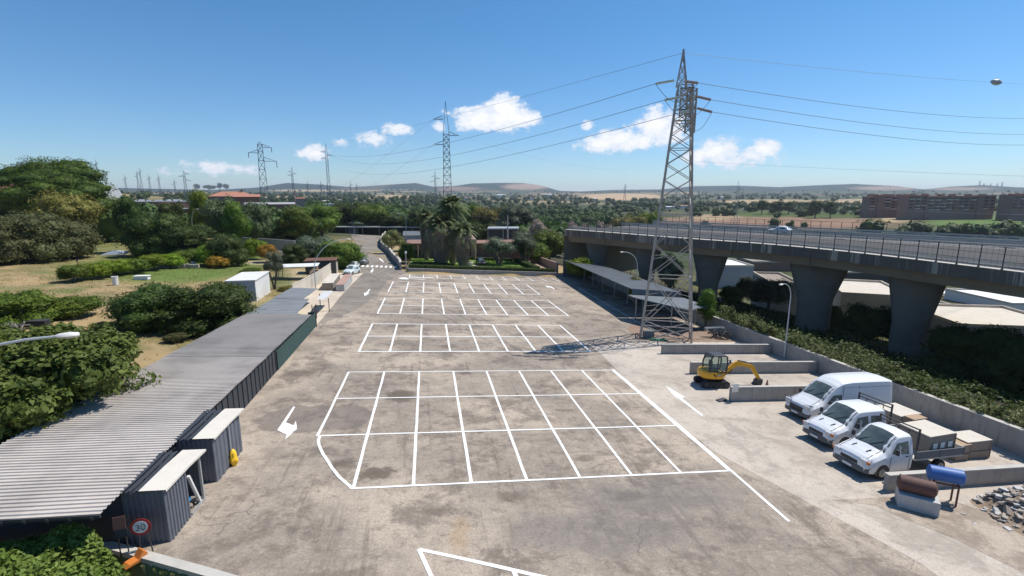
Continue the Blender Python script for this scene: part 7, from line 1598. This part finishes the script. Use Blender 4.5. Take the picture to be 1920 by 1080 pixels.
factory(1580, 1670, 150, 512, 14, 'dark long shed under the viaduct between the two nearest piers', 'dark_steel', 'plaster_grey', 0)
factory(1440, 1490, 104, 532, 14, 'grey shed with a brown roof left of the flared pier', 'bluish_panel', 'block_brown', -.2)
factory(1340, 1410, 150, 500, 16, 'blue grey shed with a white roof edge between the middle piers', 'bluish_panel', 'white_far', 0)
factory(1410, 1500, 190, 492, 14, 'long brown building under the viaduct left of the flared pier', 'brown_wall', 'block_brown', 0)
def flats(px0, px1, D, rt, label, floors=4, rz=0, bays=10, seed=0):
    a = spot(px0, D); b = spot(px1, D); z = a.z+hat(a, rt); zb = min(a.z, b.z)-3; d = Vector((b.x-a.x, b.y-a.y)); L = d.length; H = z-zb; t = thing('apartment_block', label, 'building', (a.x,a.y,zb), math.atan2(d.y,d.x)+rz, 'red brick apartment blocks on the right horizon'); R = random.Random(seed)
    m = MB(); hs = []
    for i in range(5):
        x0, x1 = L*i/5, L*(i+1)/5; hh = H-R.uniform(0,1.6); dy = R.uniform(-.5,1.5); hs.append((x0,x1,hh,dy)); m.bx(x0,x1,dy,14,0,hh)
    m.build('wall', MAT['brick_red'], t); m = MB()
    for x0,x1,hh,dy in hs: m.bx(x0-.2,x1+.2,dy-.8,14.5,hh+.003,hh+.7)
    m.build('roof', MAT['terracotta'], t); m = MB()
    for i in range(6): x = L*(i+.5)/6+R.uniform(-2,2); m.bx(x-2,x+2,5,10,H-.5,H+1.6)
    m.build('roof_structures', MAT['brown_wall'], t); fh = 3.3
    for i in range(bays):
        x = L*(i+.5)/bays; sec = hs[min(4, int(i*5/bays))]
        for f in range(floors):
            zt = sec[2]-1.2-f*fh; w = L/bays*.32; m = MB(); m.bx(x-w, x+w, sec[3]-.12, sec[3]-.01, zt-1.5, zt); m.build('window', MAT['window_dark'], t)
            if (i+f+seed) % 3: m = MB(); m.bx(x-w*1.1, x+w*1.1, sec[3]-1.3, sec[3]-.13, zt-2.4, zt-1.52); m.build('balcony', MAT['cream' if R.random() < .55 else 'brown_wall'], t)
    return t
flats(1700, 1868, 520, 367, 'long stepped red brick apartment block right of centre on the horizon', 4, .05, 14, 1)
flats(1626, 1702, 560, 367, 'shorter brick apartment block joined to the left of the long one', 4, -.1, 6, 2)
flats(1893, 1990, 500, 366, 'brick apartment block cut off by the right edge', 4, .1, 7, 3)
# bushes and white specks of far houses
R = random.Random(4)
def far_house(px, row, D, w, h, label, mt='white_far', rf=None):
    b = hit(px, row+(4.5 if row > 362 else 1.8)); dd = fd(b); w = (w/D*FPX)/FPX*dd*.8; H = max(2.5, hat(b, row+.5)); t = thing('distant_house', label, 'house', b, azp(px), 'tiny houses in the distance'); m = MB(); m.bx(-w/2,w/2,0,w*.6,-3,H); m.build('wall', MAT[mt], t); m = MB(); o = w*.02; m.raw([(-w/2-o,-o,H),(w/2+o,-o,H),(w/2+o,w*.6+o,H),(-w/2-o,w*.6+o,H),(-w/2,w*.3,H*1.25),(w/2,w*.3,H*1.25)], [(0,1,5,4),(2,3,4,5),(0,4,3),(1,2,5)]); m.build('roof', MAT[rf or mt], t)
for px, row, D, w, lab, rf in ((718,355.5,2600,16,'leftmost white speck of a house on the ridge left of the slim pylon','white_far'),(730,355,2600,14,'second white house speck on the ridge left of the slim pylon','white_far'),(739,355.5,2600,16,'third white house speck on the ridge left of the slim pylon','white_far'),(752,355,2600,15,'fourth white house speck on the ridge left of the slim pylon','white_far'),(762,355,2600,22,'fifth, widest white house speck on the ridge left of the slim pylon','white_far'),(778,356,2600,14,'rightmost white house speck on the ridge left of the slim pylon','white_far'),
                      (940,365,1200,26,'pale villa on a rise right of the palms','white_far'),(1027,364,1000,22,'white rounded roof bright on the horizon right of the palms','white_far'),(872,370,700,10,'small house with a pale red roof right of the tallest palm','terracotta'),(1002,371,700,14,'reddish house half hidden in trees left of the viaduct','terracotta'),
                      (1272,385,420,18,'house with a red roof seen through the tall pylon','terracotta'),(1256,387,420,8,'small white shed beside the red roofed house behind the pylon','white_far'),(1402,390,600,12,'low white building on the plain right of the rusty pylon','white_far'),(1350,369,1500,30,'pale building on the plain left of the rusty pylon','cream'),(1112,372,900,14,'small white building left of the tan field','white_far'),(645,374,600,14,'grey roofed house among the woods right of the slender pylon','plaster_grey'),(612,376,500,9,'pale cluster house among the woods below the slender pylon','cream'),(1500,398,480,7,'white van sized hut on the green plain','white_far'),(1594,388,700,14,'pale low house left of the apartment blocks','cream')):
    far_house(px, row, D, w, 5, lab, 'white_far' if rf != 'plaster_grey' else 'cream', rf)
b = spot(16, 1)
# ------------------------------------------------------------------ haze
hz = NT('haze_volume'); hz.t.nodes.remove(hz.b); pv = hz.n('ShaderNodeVolumePrincipled'); pv.inputs['Color'].default_value = (.80,.88,1,1); pv.inputs['Density'].default_value = HAZE; pv.inputs['Anisotropy'].default_value = .2; hz.lk(pv.outputs[0], hz.out.inputs['Volume'])
m = MB(); m.bx(-9800, 9800, -9800, 9800, -90, 150); o = m.build('haze', hz.m); tag(o, kind='stuff')
